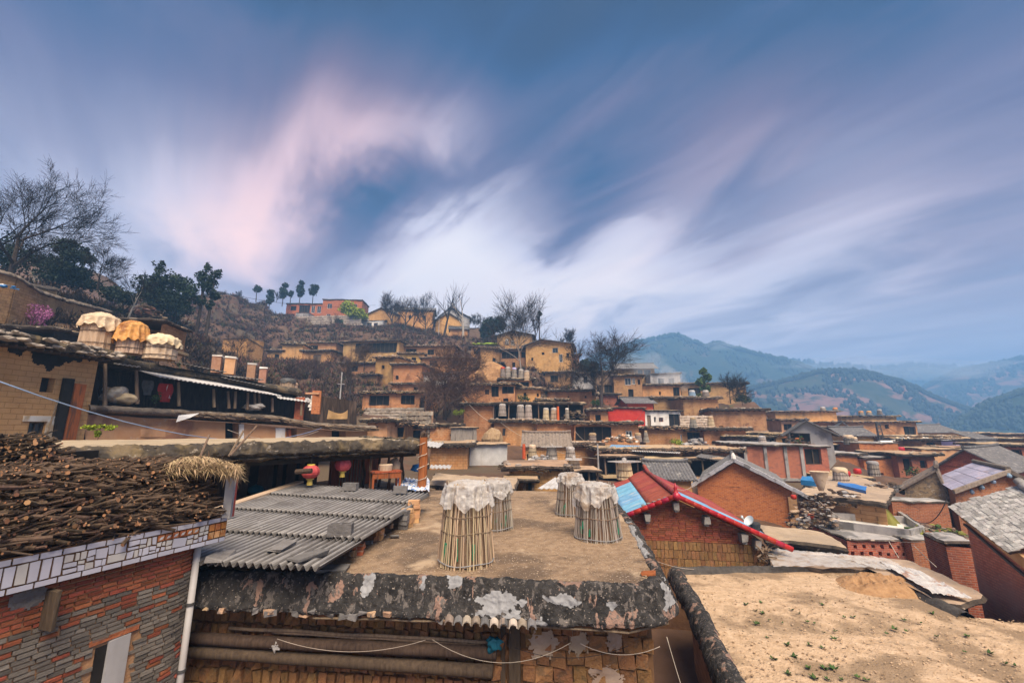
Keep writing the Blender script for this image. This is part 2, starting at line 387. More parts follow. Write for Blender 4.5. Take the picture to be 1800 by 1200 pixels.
# ------------------------------------------------------------------ mesh helpers
class MB:
 def __init__(s):
  s.v = []
  s.f = []
  s.m = []

 def add(s, verts, faces, mi=0):
  o = len(s.v)
  s.v.extend([tuple(q) for q in verts])
  s.f.extend([tuple(i + o for i in q) for q in faces])
  s.m.extend([mi] * len(faces))

 def quad(s, a, b, c, d, mi=0):
  s.add([a, b, c, d], [(0, 1, 2, 3)], mi)

 def box(s, c, sz, rz=0, mi=0, jit=0, rot=None):
  x, y, z = sz[0] / 2, sz[1] / 2, sz[2] / 2
  pts = [Vector((i * x, j * y, k * z)) for k in (-1, 1) for j in (-1, 1) for i in (-1, 1)]
  if jit:
   pts = [q + Vector((RND.uniform(-jit, jit), RND.uniform(-jit, jit), RND.uniform(-jit, jit))) for q in pts]
  mm = rot if rot is not None else Matrix.Rotation(rz, 3, 'Z')
  c = Vector(c)
  s.hexa([mm @ q + c for q in pts], mi)

 def hexa(s, p, mi=0):
  s.add(p, [(0, 2, 3, 1), (4, 5, 7, 6), (0, 1, 5, 4), (2, 6, 7, 3), (0, 4, 6, 2), (1, 3, 7, 5)], mi)

 def beam(s, a, b, w, h, mi=0):
  """rectangular bar from a to b"""
  a, b = Vector(a), Vector(b)
  d = (b - a).normalized()
  up = Vector((0, 0, 1)) if abs(d.z) < .95 else Vector((0, 1, 0))
  sx = d.cross(up).normalized() * (w / 2)
  sy = sx.cross(d).normalized() * (h / 2)
  s.hexa([a - sx - sy, a + sx - sy, b - sx - sy, b + sx - sy, a - sx + sy, a + sx + sy, b - sx + sy, b + sx + sy], mi)

 def tube(s, pts, rs, n=6, mi=0, cap=True, capmi=None, flat=1.0):
  pts = [Vector(q) for q in pts]
  if not hasattr(rs, '__len__'):
   rs = [rs] * len(pts)
  rings = []
  ref = None
  for i, q in enumerate(pts):
   d = (pts[min(i + 1, len(pts) - 1)] - pts[max(i - 1, 0)])
   if d.length < 1e-9:
    d = Vector((0, 0, 1))
   d.normalize()
   if ref is None:
    ref = d.orthogonal().normalized()
   ref = (ref - d * ref.dot(d))
   if ref.length < 1e-6:
    ref = d.orthogonal()
   ref.normalize()
   bt = d.cross(ref)
   rings.append([q + (ref * math.cos(2 * math.pi * k / n) + bt * math.sin(2 * math.pi * k / n) * flat) * rs[i] for k in range(n)])
  vs = [w for r in rings for w in r]
  fs = []
  for i in range(len(pts) - 1):
   for k in range(n):
    a, b = i * n + k, i * n + (k + 1) % n
    fs.append((a, b, b + n, a + n))
  s.add(vs, fs, mi)
  if cap:
   o = len(s.v) - len(vs)
   s.f.append(tuple(o + k for k in reversed(range(n))))
   s.f.append(tuple(o + (len(pts) - 1) * n + k for k in range(n)))
   s.m.extend([mi if capmi is None else capmi] * 2)

 def lathe(s, c, prof, n=16, mi=0, wob=0, cap=True):
  c = Vector(c)
  vs = []
  for r, z in prof:
   for k in range(n):
    a = 2 * math.pi * k / n
    rr = r * (1 + (RND.uniform(-wob, wob) if wob else 0))
    vs.append(c + Vector((rr * math.cos(a), rr * math.sin(a), z)))
  fs = [(i * n + k, i * n + (k + 1) % n, (i + 1) * n + (k + 1) % n, (i + 1) * n + k) for i in range(len(prof) - 1) for k in range(n)]
  if cap:
   fs.append(tuple(reversed(range(n))))
   fs.append(tuple((len(prof) - 1) * n + k for k in range(n)))
  s.add(vs, fs, mi)

 def blob(s, c, r, mi=0, jit=.25, sub=1, sq=(1, 1, 1)):
  vs, fs = ICO[sub]
  c = Vector(c)
  q = Vector((RND.uniform(0, 99), RND.uniform(0, 99), 0))
  out = []
  for v in vs:
   k = 1 + jit * mnoise.noise(v * 1.7 + q)
   out.append(c + Vector((v.x * r * sq[0] * k, v.y * r * sq[1] * k, v.z * r * sq[2] * k)))
  s.add(out, fs, mi)

 def grid(s, nu, nv, fn, mi=0, keep=None, thick=0):
  vs = [Vector(fn(i / nu, j / nv)) for j in range(nv + 1) for i in range(nu + 1)]
  fs = []
  for j in range(nv):
   for i in range(nu):
    if keep and not keep((i + .5) / nu, (j + .5) / nv):
     continue
    a = j * (nu + 1) + i
    fs.append((a, a + 1, a + nu + 2, a + nu + 1))
  s.add(vs, fs, mi)

 def jitter(s, amp, sc=.7, seed=0):
  for i, q in enumerate(s.v):
   w = Vector(q) * sc + Vector((seed, seed * 1.3, 0))
   nv = mnoise.noise_vector(w)
   s.v[i] = (q[0] + nv.x * amp, q[1] + nv.y * amp, q[2] + nv.z * amp)

 def mesh(s, name, mats, smooth=False):
  me = bpy.data.meshes.new(name)
  me.from_pydata(s.v, [], s.f)
  for m in mats:
   me.materials.append(m)
  if len(mats) > 1:
   me.polygons.foreach_set('material_index', s.m)
  if smooth:
   me.polygons.foreach_set('use_smooth', [True] * len(s.f))
  me.update()
  return me

 def build(s, name, mats, parent=None, smooth=False, world=False):
  if not isinstance(mats, (list, tuple)):
   mats = [mats]
  if world and parent is not None:
   mi = Matrix.LocRotScale(parent.location, parent.rotation_euler, None).inverted()
   s.v = [tuple(mi @ Vector(q)) for q in s.v]
  o = bpy.data.objects.new(name, s.mesh(name, mats, smooth))
  COL.objects.link(o)
  if parent is not None:
   o.parent = parent
  return o


def _ico():
 import bmesh
 out = {}
 for k in (1, 2, 3):
  bm = bmesh.new()
  bmesh.ops.create_icosphere(bm, subdivisions=k, radius=1)
  bm.verts.ensure_lookup_table()
  out[k] = ([v.co.copy() for v in bm.verts], [tuple(v.index for v in f.verts) for f in bm.faces])
  bm.free()
 return out


ICO = _ico()


def tag(o, label, cat, group=None, kind=None):
 if label:
  o['label'] = label
 if cat:
  o['category'] = cat
 if group:
  o['group'] = group
 if kind:
  o['kind'] = kind
 return o


def thing(name, label, cat, loc=(0, 0, 0), rz=0, group=None):
 o = bpy.data.objects.new(name, None)
 COL.objects.link(o)
 o.location = loc
 o.rotation_euler = (0, 0, rz)
 o.empty_display_size = .2
 return tag(o, label, cat, group)


def link_mesh(name, me, parent, loc, rot=(0, 0, 0), scale=None):
 o = bpy.data.objects.new(name, me)
 COL.objects.link(o)
 o.parent = parent
 o.location = loc
 o.rotation_euler = rot
 if scale:
  o.scale = scale
 return o


def copy_tree(o, parent=None):
 c = o.copy()
 COL.objects.link(c)
 c.parent = parent
 for ch in list(o.children):
  copy_tree(ch, c)
 return c


def rot_to(d):
 """Euler that turns local +X to direction d"""
 return Vector(d).to_track_quat('X', 'Z').to_euler()


TERR = []                                     # ground control points (x, y, z)


# ------------------------------------------------------------------ house kit
def panel(mb, o, u, n, L, H, ext, ops, dep=.3, mi=0, dark=1, step=.9):
 """wall face from o along u, height H, recessed openings (u0,u1,v0,v1 fractions); n points into the house"""
 o, u, n = Vector(o), Vector(u), Vector(n)
 us, vs = {0.0, L}, {-ext, 0.0, H}
 R = []
 for p in ops:
  r = (p[0] * L, p[1] * L, p[2] * H, p[3] * H)
  R.append(r)
  us |= {r[0], r[1]}
  vs |= {r[2], r[3]}
 k = int(L / step)
 for i in range(1, k):
  c = L * i / k
  if all(abs(c - w) > .25 for w in us):
   us.add(c)
 us, vs = sorted(us), sorted(vs)
 at = lambda a, b, d=0: o + u * a + Vector((0, 0, b)) + n * d
 for i in range(len(us) - 1):
  for j in range(len(vs) - 1):
   cu, cv = (us[i] + us[i + 1]) / 2, (vs[j] + vs[j + 1]) / 2
   if any(r[0] < cu < r[1] and r[2] < cv < r[3] for r in R):
    continue
   mb.quad(at(us[i], vs[j]), at(us[i + 1], vs[j]), at(us[i + 1], vs[j + 1]), at(us[i], vs[j + 1]), mi)
 for a, b, c, d in R:
  mb.quad(at(a, c), at(a, c, dep), at(a, d, dep), at(a, d), mi)
  mb.quad(at(b, c), at(b, d), at(b, d, dep), at(b, c, dep), mi)
  mb.quad(at(a, d), at(a, d, dep), at(b, d, dep), at(b, d), mi)
  mb.quad(at(a, c), at(b, c), at(b, c, dep), at(a, c, dep), mi)
  mb.quad(at(a, c, dep), at(b, c, dep), at(b, d, dep), at(a, d, dep), dark)  # near-black back panel stands in for the unlit room


def slab(mb, poly, z, th, jit=.10, step=.45, inset=.4, mi=(0, 1, 2), sag=.05):
 """flat mud roof with a ragged rim: poly is counter-clockwise, (x, y)"""
 pts = []
 n = len(poly)
 for i in range(n):
  a, b = Vector(poly[i]), Vector(poly[(i + 1) % n])
  d = b - a
  k = max(1, int(d.length / step))
  nr = Vector((d.y, -d.x)).normalized()
  for j in range(k):
   pts.append((a + d * (j / k), nr))
 c = sum((p for p, _ in pts), Vector((0, 0))) / len(pts)
 N = len(pts)
 sd_ = RND.uniform(0, 99)
 rings = [[], [], [], [], []]
 for p, nr in pts:
  j = RND.uniform(-jit, jit)
  q = p + nr * j
  inn = (c - p)
  inn = inn / max(inn.length, .01)
  zz = z + RND.uniform(-.35, .35) * jit + .16 * mnoise.noise(Vector((p.x * .35, p.y * .35, sd_)))
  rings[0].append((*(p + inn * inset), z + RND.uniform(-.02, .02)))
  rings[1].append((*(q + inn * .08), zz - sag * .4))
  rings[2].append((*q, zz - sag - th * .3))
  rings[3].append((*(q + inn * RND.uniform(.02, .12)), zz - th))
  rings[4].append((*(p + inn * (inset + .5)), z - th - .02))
 vs = [w for r in rings for w in r] + [(c.x, c.y, z + .03), (c.x, c.y, z - th - .02)]
 o = len(mb.v)
 mb.v.extend(vs)
 for k in range(N):
  k2 = (k + 1) % N
  mb.f.append((o + 5 * N, o + k, o + k2))
  mb.m.append(mi[0])
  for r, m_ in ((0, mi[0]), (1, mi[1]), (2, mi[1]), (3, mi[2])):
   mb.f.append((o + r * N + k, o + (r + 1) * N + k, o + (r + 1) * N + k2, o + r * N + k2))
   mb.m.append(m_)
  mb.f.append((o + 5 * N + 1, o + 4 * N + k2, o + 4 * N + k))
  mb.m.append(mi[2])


def sheet(mb, a, b, c, d, period=.25, amp=.03, nv=4, th=.03, mi=0, ppp=4, sag=0, mi2=None):
 """ribbed roof sheet: a->b along the eave, d->c along the ridge; real corrugation"""
 a, b, c, d = Vector(a), Vector(b), Vector(c), Vector(d)
 L = ((b - a).length + (c - d).length) / 2
 nu = max(2, int(L / period * ppp))
 n = (b - a).cross(d - a).normalized()
 if n.z < 0:
  n = -n

 def fn(u, v, low=0):
  p = a.lerp(b, u).lerp(d.lerp(c, u), v)
  return p + n * (amp * math.sin(2 * math.pi * u * L / period) - low) + Vector((0, 0, -sag * 4 * v * (1 - v)))
 o = len(mb.v)
 for low in (0, th):
  for j in range(nv + 1):
   for i in range(nu + 1):
    mb.v.append(tuple(fn(i / nu, j / nv, low)))
 W, S = nu + 1, (nu + 1) * (nv + 1)
 for j in range(nv):
  for i in range(nu):
   q = o + j * W + i
   mb.f.append((q, q + 1, q + W + 1, q + W))
   mb.f.append((q + S, q + S + W, q + S + W + 1, q + S + 1))
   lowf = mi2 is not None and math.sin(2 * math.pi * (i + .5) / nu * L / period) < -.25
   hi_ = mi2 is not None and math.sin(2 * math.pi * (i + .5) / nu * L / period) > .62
   mb.m.extend((mi2 if lowf else mi2 + 1 if hi_ else mi, mi))  # mi2 paints rib valleys as shaded and crests as lit
 for i in range(nu):
  q = o + i
  mb.f.append((q, q + S, q + S + 1, q + 1))
  q = o + nv * W + i
  mb.f.append((q, q + 1, q + S + 1, q + S))
  mb.m.extend((mi, mi))
 for j in range(nv):
  q = o + j * W
  mb.f.append((q, q + W, q + S + W, q + S))
  q = o + j * W + nu
  mb.f.append((q, q + S, q + S + W, q + W))
  mb.m.extend((mi, mi))


def on_column(p, a, px):
 """length t along direction a (radians) from p until the pixel column px"""
 k = (px - 900) / F
 ca, sa = math.cos(a), math.sin(a)
 return (k * (p.y * CP + p.z * SP) - p.x) / (ca - k * sa * CP)


def window_part(root, L, H, op, side, W, style, name='window'):
 """frame, mullions and pane in a wall opening"""
 mb = MB()
 LL = L if side == 'f' else W
 u0, u1, v0, v1 = op[0] * LL, op[1] * LL, op[2] * H, op[3] * H
 y = .10
 fr = .07 if u1 - u0 > .5 else .04

 def bar(ua, ub, va, vb, dy=0, mi=0, t=.05):
  c = ((ua + ub) / 2, y + dy, (va + vb) / 2)
  s_ = (ub - ua, t, vb - va)
  if side == 'f':
   mb.box(c, s_, 0, mi)
  elif side == 'r':
   mb.box((L - c[1], c[0], c[2]), (s_[1], s_[0], s_[2]), 0, mi)
  else:
   mb.box((c[1], W - c[0], c[2]), (s_[1], s_[0], s_[2]), 0, mi)
 e = .004
 bar(u0 + e, u0 + fr, v0 + e, v1 - e)
 bar(u1 - fr, u1 - e, v0 + e, v1 - e)
 bar(u0 + fr, u1 - fr, v0 + e, v0 + fr)
 bar(u0 + fr, u1 - fr, v1 - fr, v1 - e)
 if style == 'dark':
  for k in range(1, int((u1 - u0) / 1.1) + 1):
   um = u0 + (u1 - u0) * k / (int((u1 - u0) / 1.1) + 1) + RND.uniform(-.1, .1)
   bar(um - .05, um + .05, v0 + fr, v1 - fr, .03)
 elif style != 'door':
  um = (u0 + u1) / 2
  bar(um - fr * .35, um + fr * .35, v0 + fr, v1 - fr, .01)
  bar(u0 + fr, u1 - fr, v0 + fr, v1 - fr, .05, 1, .012)
 else:
  k = max(2, int((u1 - u0) / .22))
  for i in range(k):
   w = (u1 - u0 - 2 * fr) / k
   bar(u0 + fr + w * i + .008, u0 + fr + w * (i + 1) - .008, v0 + fr, v1 - fr, .05 + .01 * (i % 2), 2, .03)
 fm = {'blue': M['frame_blue'], 'white': M['white_paint'], 'red': M['wood_red']}.get(style, M['wood_dark'])
 mb.build('door' if style == 'door' else name, [fm, M['glass_dark'], M['wood_old'] if style == 'door' else fm], root)


def house(name, label, xl, xr, yt, yb, D, a=0, W=6, mt='adobe', roof='flat', ops=(), rops=(), lops=(), over=.62, th=.38, apex=.5, rise=1.6,
   rmat=None, cat='house', base=0, stones=9, ext=3.0, ridge=None, group=None, rafters=True, terr=True, top='mud_roof', period=.34):
 a = rad(a)
 p = P(xl, yt, D)
 L = on_column(p, a, xr)
 zb = P(xl, yb, D).z
 H = p.z - zb
 root = thing(name, label, cat, (p.x, p.y, zb), a, group)
 if terr:
  ca, sa = math.cos(a), math.sin(a)
  for t, s in ((0, -.4), (L, -.4), (0, W), (L, W), (L / 2, W / 2)):
   TERR.append((p.x + t * ca - s * sa, p.y + t * sa + s * ca, zb - .15))
 mb = MB()
 ub = base * H
 panel(mb, (0, 0, 0), (1, 0, 0), (0, 1, 0), L, H, ext, ops)
 panel(mb, (L, 0, 0), (0, 1, 0), (-1, 0, 0), W, H, ext, rops)
 panel(mb, (L, W, 0), (-1, 0, 0), (0, -1, 0), L, H, ext, ())
 panel(mb, (0, W, 0), (0, -1, 0), (1, 0, 0), W, H, ext, lops)
 if roof == 'gy':
  for y in (0, W):
   mb.add([(0, y, H), (L, y, H), (L * apex, y, H + rise)], [(0, 1, 2) if y == 0 else (1, 0, 2)], 0)
 elif roof == 'gx':
  for x in (0, L):
   mb.add([(x, 0, H), (x, W, H), (x, W * apex, H + rise)], [(1, 0, 2) if x == 0 else (0, 1, 2)], 0)
 mb.jitter(.10, .55, RND.uniform(0, 50))
 mb.jitter(.05, 1.9, RND.uniform(0, 50))
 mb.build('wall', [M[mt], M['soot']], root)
 if base:
  sb = MB()
  panel(sb, (-.10, -.12, 0), (1, 0, 0), (0, 1, 0), L + .2, ub, ext, ())
  panel(sb, (L + .1, -.12, 0), (0, 1, 0), (-1, 0, 0), W, ub, ext, ())
  panel(sb, (-.1, W, 0), (0, -1, 0), (1, 0, 0), W + .12, ub, ext, ())
  sb.add([(-.1, -.12, ub), (L + .1, -.12, ub), (L + .1, 0.05, ub), (-.1, .05, ub)], [(0, 1, 2, 3)])
  sb.jitter(.07, 2.2, RND.uniform(0, 50))
  sb.build('stone_base', M['rubble_wall'], root)
 for side, oo in (('f', ops), ('r', rops), ('l', lops)):
  for q in oo:
   st = q[4] if len(q) > 4 else 'dark'
   if (q[1] - q[0]) * (L if side == 'f' else W) > .9 or st != 'dark':
    window_part(root, L, H, q, side, W, st)
 o = over
 if roof == 'flat':
  r = MB()
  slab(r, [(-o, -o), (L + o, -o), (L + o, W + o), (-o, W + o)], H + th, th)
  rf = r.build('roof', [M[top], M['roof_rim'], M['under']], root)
  if stones:
   s = MB()
   for i in range(int(stones * (L + W) / 6)):
    if RND.random() < .7:
     x, y = RND.uniform(-o, L + o), -o + RND.uniform(.0, .5)
    else:
     x, y = RND.choice((-o + .2, L + o - .2)), RND.uniform(-o, W)
    g = RND.uniform(.10, .26)
    s.box((x, y, H + th + g * .15), (g * 1.5, g, g * .6), RND.uniform(0, 3), 0, g * .15)
   s.build('edge_stones', M['stone'], rf)
  if rafters and mt.startswith('adobe'):
   s = MB()
   for i in range(int((L + W) * 7)):
    if RND.random() < .65:
     x, y, dx, dy = RND.uniform(-o, L + o), -o - .02, RND.uniform(-.25, .25), -RND.uniform(.05, .22)
    else:
     e_ = RND.choice((-1, 1))
     x, y, dx, dy = (L + o if e_ > 0 else -o), RND.uniform(-o, W), e_ * RND.uniform(.05, .22), RND.uniform(-.25, .25)
    z_ = H + th * RND.uniform(.05, .85)
    s.tube([(x - dx * 1.5, y - dy * 1.5, z_), (x + dx, y + dy, z_ + RND.uniform(-.12, .04))], RND.uniform(.025, .06), 4)
   s.build('roof_brush', M[RND.choice(('wood_old', 'wood_dark', 'hay'))], rf)['kind'] = 'stuff'
  if rafters:
   s = MB()
   k = int(L / .75)
   for i in range(k + 1):
    x = .1 + (L - .2) * i / max(k, 1)
    s.tube([(x, -o * .8, H - .06 + RND.uniform(-.02, .02)), (x, .3, H - .06)], .055, 5)
   s.build('rafters', M['wood_dark'], root)['kind'] = 'stuff'
 elif roof in ('gy', 'gx', 'shed'):
  r = MB()
  if roof == 'gy':
   A = (L * apex, H + rise + .08)
   k1, k2 = rise / (L * apex), rise / (L * (1 - apex))
   sheet(r, (-o, W + o, H - k1 * o + .08), (-o, -o, H - k1 * o + .08), (A[0], -o, A[1]), (A[0], W + o, A[1]), period, .035, 3, .10)
   sheet(r, (L + o, -o, H - k2 * o + .08), (L + o, W + o, H - k2 * o + .08), (A[0], W + o, A[1]), (A[0], -o, A[1]), period, .035, 3, .10)
   rd = [(A[0], -o - .02, A[1] + .06), (A[0], W + o + .02, A[1] + .06)]
  elif roof == 'gx':
   A = (W * apex, H + rise + .08)
   k1, k2 = rise / (W * apex), rise / (W * (1 - apex))
   sheet(r, (-o, -o, H - k1 * o + .08), (L + o, -o, H - k1 * o + .08), (L + o, A[0], A[1]), (-o, A[0], A[1]), period, .035, 3, .10)
   sheet(r, (L + o, W + o, H - k2 * o + .08), (-o, W + o, H - k2 * o + .08), (-o, A[0], A[1]), (L + o, A[0], A[1]), period, .035, 3, .10)
   rd = [(-o - .02, A[0], A[1] + .06), (L + o + .02, A[0], A[1] + .06)]
  else:
   sheet(r, (-o, -o, H + .06), (L + o, -o, H + .06), (L + o, W + o, H + rise), (-o, W + o, H + rise), period, .03, 3, .05)
   rd = None
  rf = r.build('roof', M[rmat or 'tile_grey'], root)
  if rd:
   s = MB()
   a0, b0 = Vector(rd[0]), Vector(rd[1])
   k = max(2, int((b0 - a0).length / .5))
   s.tube([a0.lerp(b0, i / k) + Vector((0, 0, .10 * abs(2 * i / k - 1) ** 4)) for i in range(k + 1)], .13, 6)
   s.build('ridge', M[rmat or 'tile_grey'], rf)
 return root, L, H


def roofbox(name, label, xl, xr, yt, D, a=0, W=5, th=.35, drop=2.4, cat='shed', posts=0, back='soot', floor=True, mats=None, ext=0, group=None):
 """open-fronted shelter: flat mud roof on posts over a dark room"""
 a = rad(a)
 p = P(xl, yt, D)
 L = on_column(p, a, xr)
 root = thing(name, label, cat, (p.x, p.y, p.z - drop), a, group)
 r = MB()
 slab(r, [(0, 0), (L, 0), (L, W), (0, W)], drop, th)
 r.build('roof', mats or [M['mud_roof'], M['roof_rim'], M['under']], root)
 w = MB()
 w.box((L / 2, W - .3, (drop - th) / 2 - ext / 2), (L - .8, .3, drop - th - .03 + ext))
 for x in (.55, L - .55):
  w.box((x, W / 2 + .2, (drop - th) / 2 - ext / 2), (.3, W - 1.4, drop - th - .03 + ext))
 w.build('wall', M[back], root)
 if floor:
  f = MB()
  f.box((L / 2, W / 2, -.1), (L - .1, W - .1, .2))
  f.build('floor', M['mud_roof'], root)
 for i in range(posts):
  x = .4 + (L - .8) * i / max(1, posts - 1)
  b = MB()
  b.tube([(x, .45, 0), (x + RND.uniform(-.05, .05), .45, drop - th)], .07, 6)
  b.build('post', M['wood_old'], root)
 return root, L


# ------------------------------------------------------------------ small props
def cover_mesh(mb, r, h, size, seed, skew=0, dome=.045, n=150, m=34, sc=1.0):
 """thin sheet thrown over a basket mouth: crumpled top, pointed hem falling in folds"""
 ph = seed * 1.7
 V = []
 for j in range(m + 1):
  for i in range(n):
   a = 2 * math.pi * i / n
   ca, sa = math.cos(a + ph), math.sin(a + ph)
   s = size * min(1 / max(abs(ca), 1e-3), 1 / max(abs(sa), 1e-3), 1.10) * (1 + .20 * mnoise.noise(Vector((math.cos(a) * 2, math.sin(a) * 2, seed))) + .05 * mnoise.noise(Vector((math.cos(a) * 9, math.sin(a) * 9, seed))) + .18 * skew * math.cos(a))
   l = s * j / m
   fo = 1 - 2 * abs(math.sin(6.5 * a + 1.5 * mnoise.noise(Vector((math.cos(a) * 1.5, math.sin(a) * 1.5, seed + 4)))))
   if l < r:
    q, z = l, h + dome * sc * (1 - (l / r) ** 2)
   else:
    ov = l - r
    q, z = r + .20 * ov + .02 * sc + .22 * min(ov, .16 * sc) * fo, h - .95 * ov + .10 * ov * fo
   k = min(1, l / r)
   w = Vector((q * math.cos(a), q * math.sin(a), z))
   d = Vector((w.x / sc, w.y / sc, w.z / sc)) * 7 + Vector((seed * 3, 0, 0))
   cr = .045 * sc * (abs(mnoise.noise(d)) - .25) + .028 * sc * (abs(mnoise.noise(d * 2.6)) - .25)
   V.append(w + Vector((math.cos(a) * k, math.sin(a) * k, 1.2 - .6 * k)) * cr)
 F_ = [(j * n + i, j * n + (i + 1) % n, (j + 1) * n + (i + 1) % n, (j + 1) * n + i) for j in range(m) for i in range(n)]
 mb.add(V, F_)


def far_basket(px, yb, yt, D, w, label, cover='plastic', body='bamboo_grey', group='bamboo storage baskets on the village roofs', taper=.74, lid=False, drape=None):
 p = P(px, yb, D)
 h = P(px, yt, D).z - p.z
 root = thing('bamboo_basket', label, 'basket', p, RND.uniform(0, 3), group)
 r0 = w / 2
 mb = MB()
 n = 30
 vs, fs = [], []
 for j in range(4):
  for k in range(n):
   an = 2 * math.pi * k / n
   r = r0 * (1 + (taper - 1) * j / 3) * (1.04 if k % 2 else .96)
   vs.append((r * math.cos(an), r * math.sin(an), h * j / 3))
 for j in range(3):
  for k in range(n):
   fs.append((j * n + k, j * n + (k + 1) % n, (j + 1) * n + (k + 1) % n, (j + 1) * n + k))
 fs.append(tuple(3 * n + k for k in range(n)))
 mb.add(vs, fs)
 mb.build('cane_body', M[body], root)
 b = MB()
 for f_ in (.18, .55):
  r = r0 * (1 + (taper - 1) * f_) * 1.06
  b.tube([(r * math.cos(t * .4488), r * math.sin(t * .4488), h * f_) for t in range(15)], .018, 4, cap=False)
 b.build('band', M['wood_dark'], root)
 c = MB()
 if lid:
  c.box((0, 0, h + .04), (w * 1.75, w * 1.2, .05), .2, 0, .02)
  c.blob((0, 0, h + .14), w * .16)
 elif drape:
  cover_mesh(c, r0 * taper * 1.08, h + .03, r0 * taper + drape, px * .37, 0, .16, 120, 30, w * 1.25)
 else:
  prof = [(.05, .16), (.7, .14), (1.02, .03), (1.08, -.08), (1.06, -.20)]
  n = 16
  vs = []
  for q, z in prof:
   for k in range(n):
    an = 2 * math.pi * k / n
    j = RND.uniform(-.05, .05) if q > .8 else 0
    vs.append((q * r0 * taper * 1.06 * math.cos(an) * (1 + j), q * r0 * taper * 1.06 * math.sin(an) * (1 + j), h + z * w * .9 + (RND.uniform(-.10, .05) * w if z < -.1 else 0)))
  fs = [(j * n + (k + 1) % n, j * n + k, (j + 1) * n + k, (j + 1) * n + (k + 1) % n) for j in range(len(prof) - 1) for k in range(n)]
  fs.append(tuple(range(n)))
  c.add(vs, fs)
 c.build('cover', M[cover], root, smooth=not lid)
 return root


def pole_thing(name, label, cat, a, b, r, mt, n=6, arms=(), group=None):
 a, b = Vector(a), Vector(b)
 root = thing(name, label, cat, a, 0, group)
 mb = MB()
 mb.tube([(0, 0, 0), b - a], [r, r * .8], n)
 mb.build('shaft', M[mt], root)
 for z, w in arms:
  k = MB()
  k.box(((b - a) * z), (w, .08, .08))
  k.build('crossarm', M[mt], root)
 return root


def cable(label, a, b, sag, r, mt, name='cable', group=None, n=14):
 a, b = Vector(a), Vector(b)
 mb = MB()
 mb.tube([a.lerp(b, i / n) - Vector((0, 0, sag * 4 * (i / n) * (1 - i / n))) for i in range(n + 1)], r, 4)
 return tag(mb.build(name, M[mt], smooth=True), label, name.replace('_', ' '), group)


# ------------------------------------------------------------------ trees
def bare_tree(label, base, H, spread=.6, levels=4, seed=1, mt='bark', tw='twig_dark', lean=(0, 0), r0=None, fork=.3, nb=(3, 5), up=.35, name='bare_tree', cat='tree', group=None, droop=0, twn=5, rmin=.01):
 rg = random.Random(seed)
 root = thing(name, label, cat, base, 0, group)
 tr, cr = MB(), MB()
 r0 = r0 or H * .028

 def limb(p, d, ln, r, lv):
  n = 5 if lv > 1 else 3
  pts, rs = [Vector(p)], [r]
  q, dd = Vector(p), Vector(d)
  wig = .18 if lv < levels else .045
  for i in range(n):
   dd = (dd + Vector((rg.uniform(-wig, wig), rg.uniform(-wig, wig), rg.uniform(-wig, wig) + (up * .12 if lv < levels else 0) - droop * .1 * (levels - lv)))).normalized()
   q = q + dd * (ln / n)
   pts.append(q.copy())
   rs.append(r * (1 - (.62 if lv == levels else .55) * (i + 1) / n))
  big = lv >= levels - 1
  (tr if big else cr).tube(pts, rs, 7 if lv == levels else 5 if big else 3, cap=False)
  if lv == 0:
   return
  k = rg.randint(*nb) + (1 if lv == 1 else 0)
  for i in range(k + 1):
   if i == k:                       # the leader carries on
    limb(pts[-1], (dd + Vector((rg.uniform(-.25, .25), rg.uniform(-.25, .25), .1))).normalized(), ln * rg.uniform(.6, .75), max(rs[-1], rmin), lv - 1)
    continue
   t = (fork + (1 - fork) * (i + .5 + rg.uniform(-.3, .3)) / k) if lv == levels else (.25 + .75 * (i + rg.random()) / k)
   t = min(max(t, 0), .999)
   j = int(t * n)
   fr = t * n - j
   pp = pts[j].lerp(pts[j + 1], fr)
   base_d = (pts[j + 1] - pts[j]).normalized()
   az = rg.uniform(0, 6.283)
   o1 = base_d.orthogonal().normalized()
   o2 = base_d.cross(o1)
   side = o1 * math.cos(az) + o2 * math.sin(az)
   bd = rg.uniform(.30, .75) if lv == levels else rg.uniform(.5, .95)
   nd = (base_d * bd + side * spread * rg.uniform(.9, 1.35) + Vector((0, 0, up * rg.uniform(.2, .8)))).normalized()
   limb(pp, nd, ln * rg.uniform(.56, .84) * (1.05 if lv == levels else .95), max(rs[j] * rg.uniform(.50, .74), rmin), lv - 1)
  if lv == 1:
   for i in range(twn):
    dd2 = (dd + Vector((rg.uniform(-.9, .9), rg.uniform(-.9, .9), rg.uniform(-.4, .9)))).normalized()
    s = pts[rg.randint(1, n)]
    cr.tube([s, s + dd2 * ln * rg.uniform(.5, 1.1)], [rmin, rmin * .6], 3, cap=False)
 d0 = Vector((lean[0], lean[1], 1)).normalized()
 limb((0, 0, -.4), d0, H * .52, r0, levels)
 zs = max(q[2] for q in cr.v)
 k = H / zs                                 # bring the crown to the wanted height
 for mbx in (tr, cr):
  mbx.v = [(q[0] * k, q[1] * k, q[2] * k) for q in mbx.v]
 tr.build('trunk', M[mt], root)
 cr.build('branches', M[tw], root)
 return root


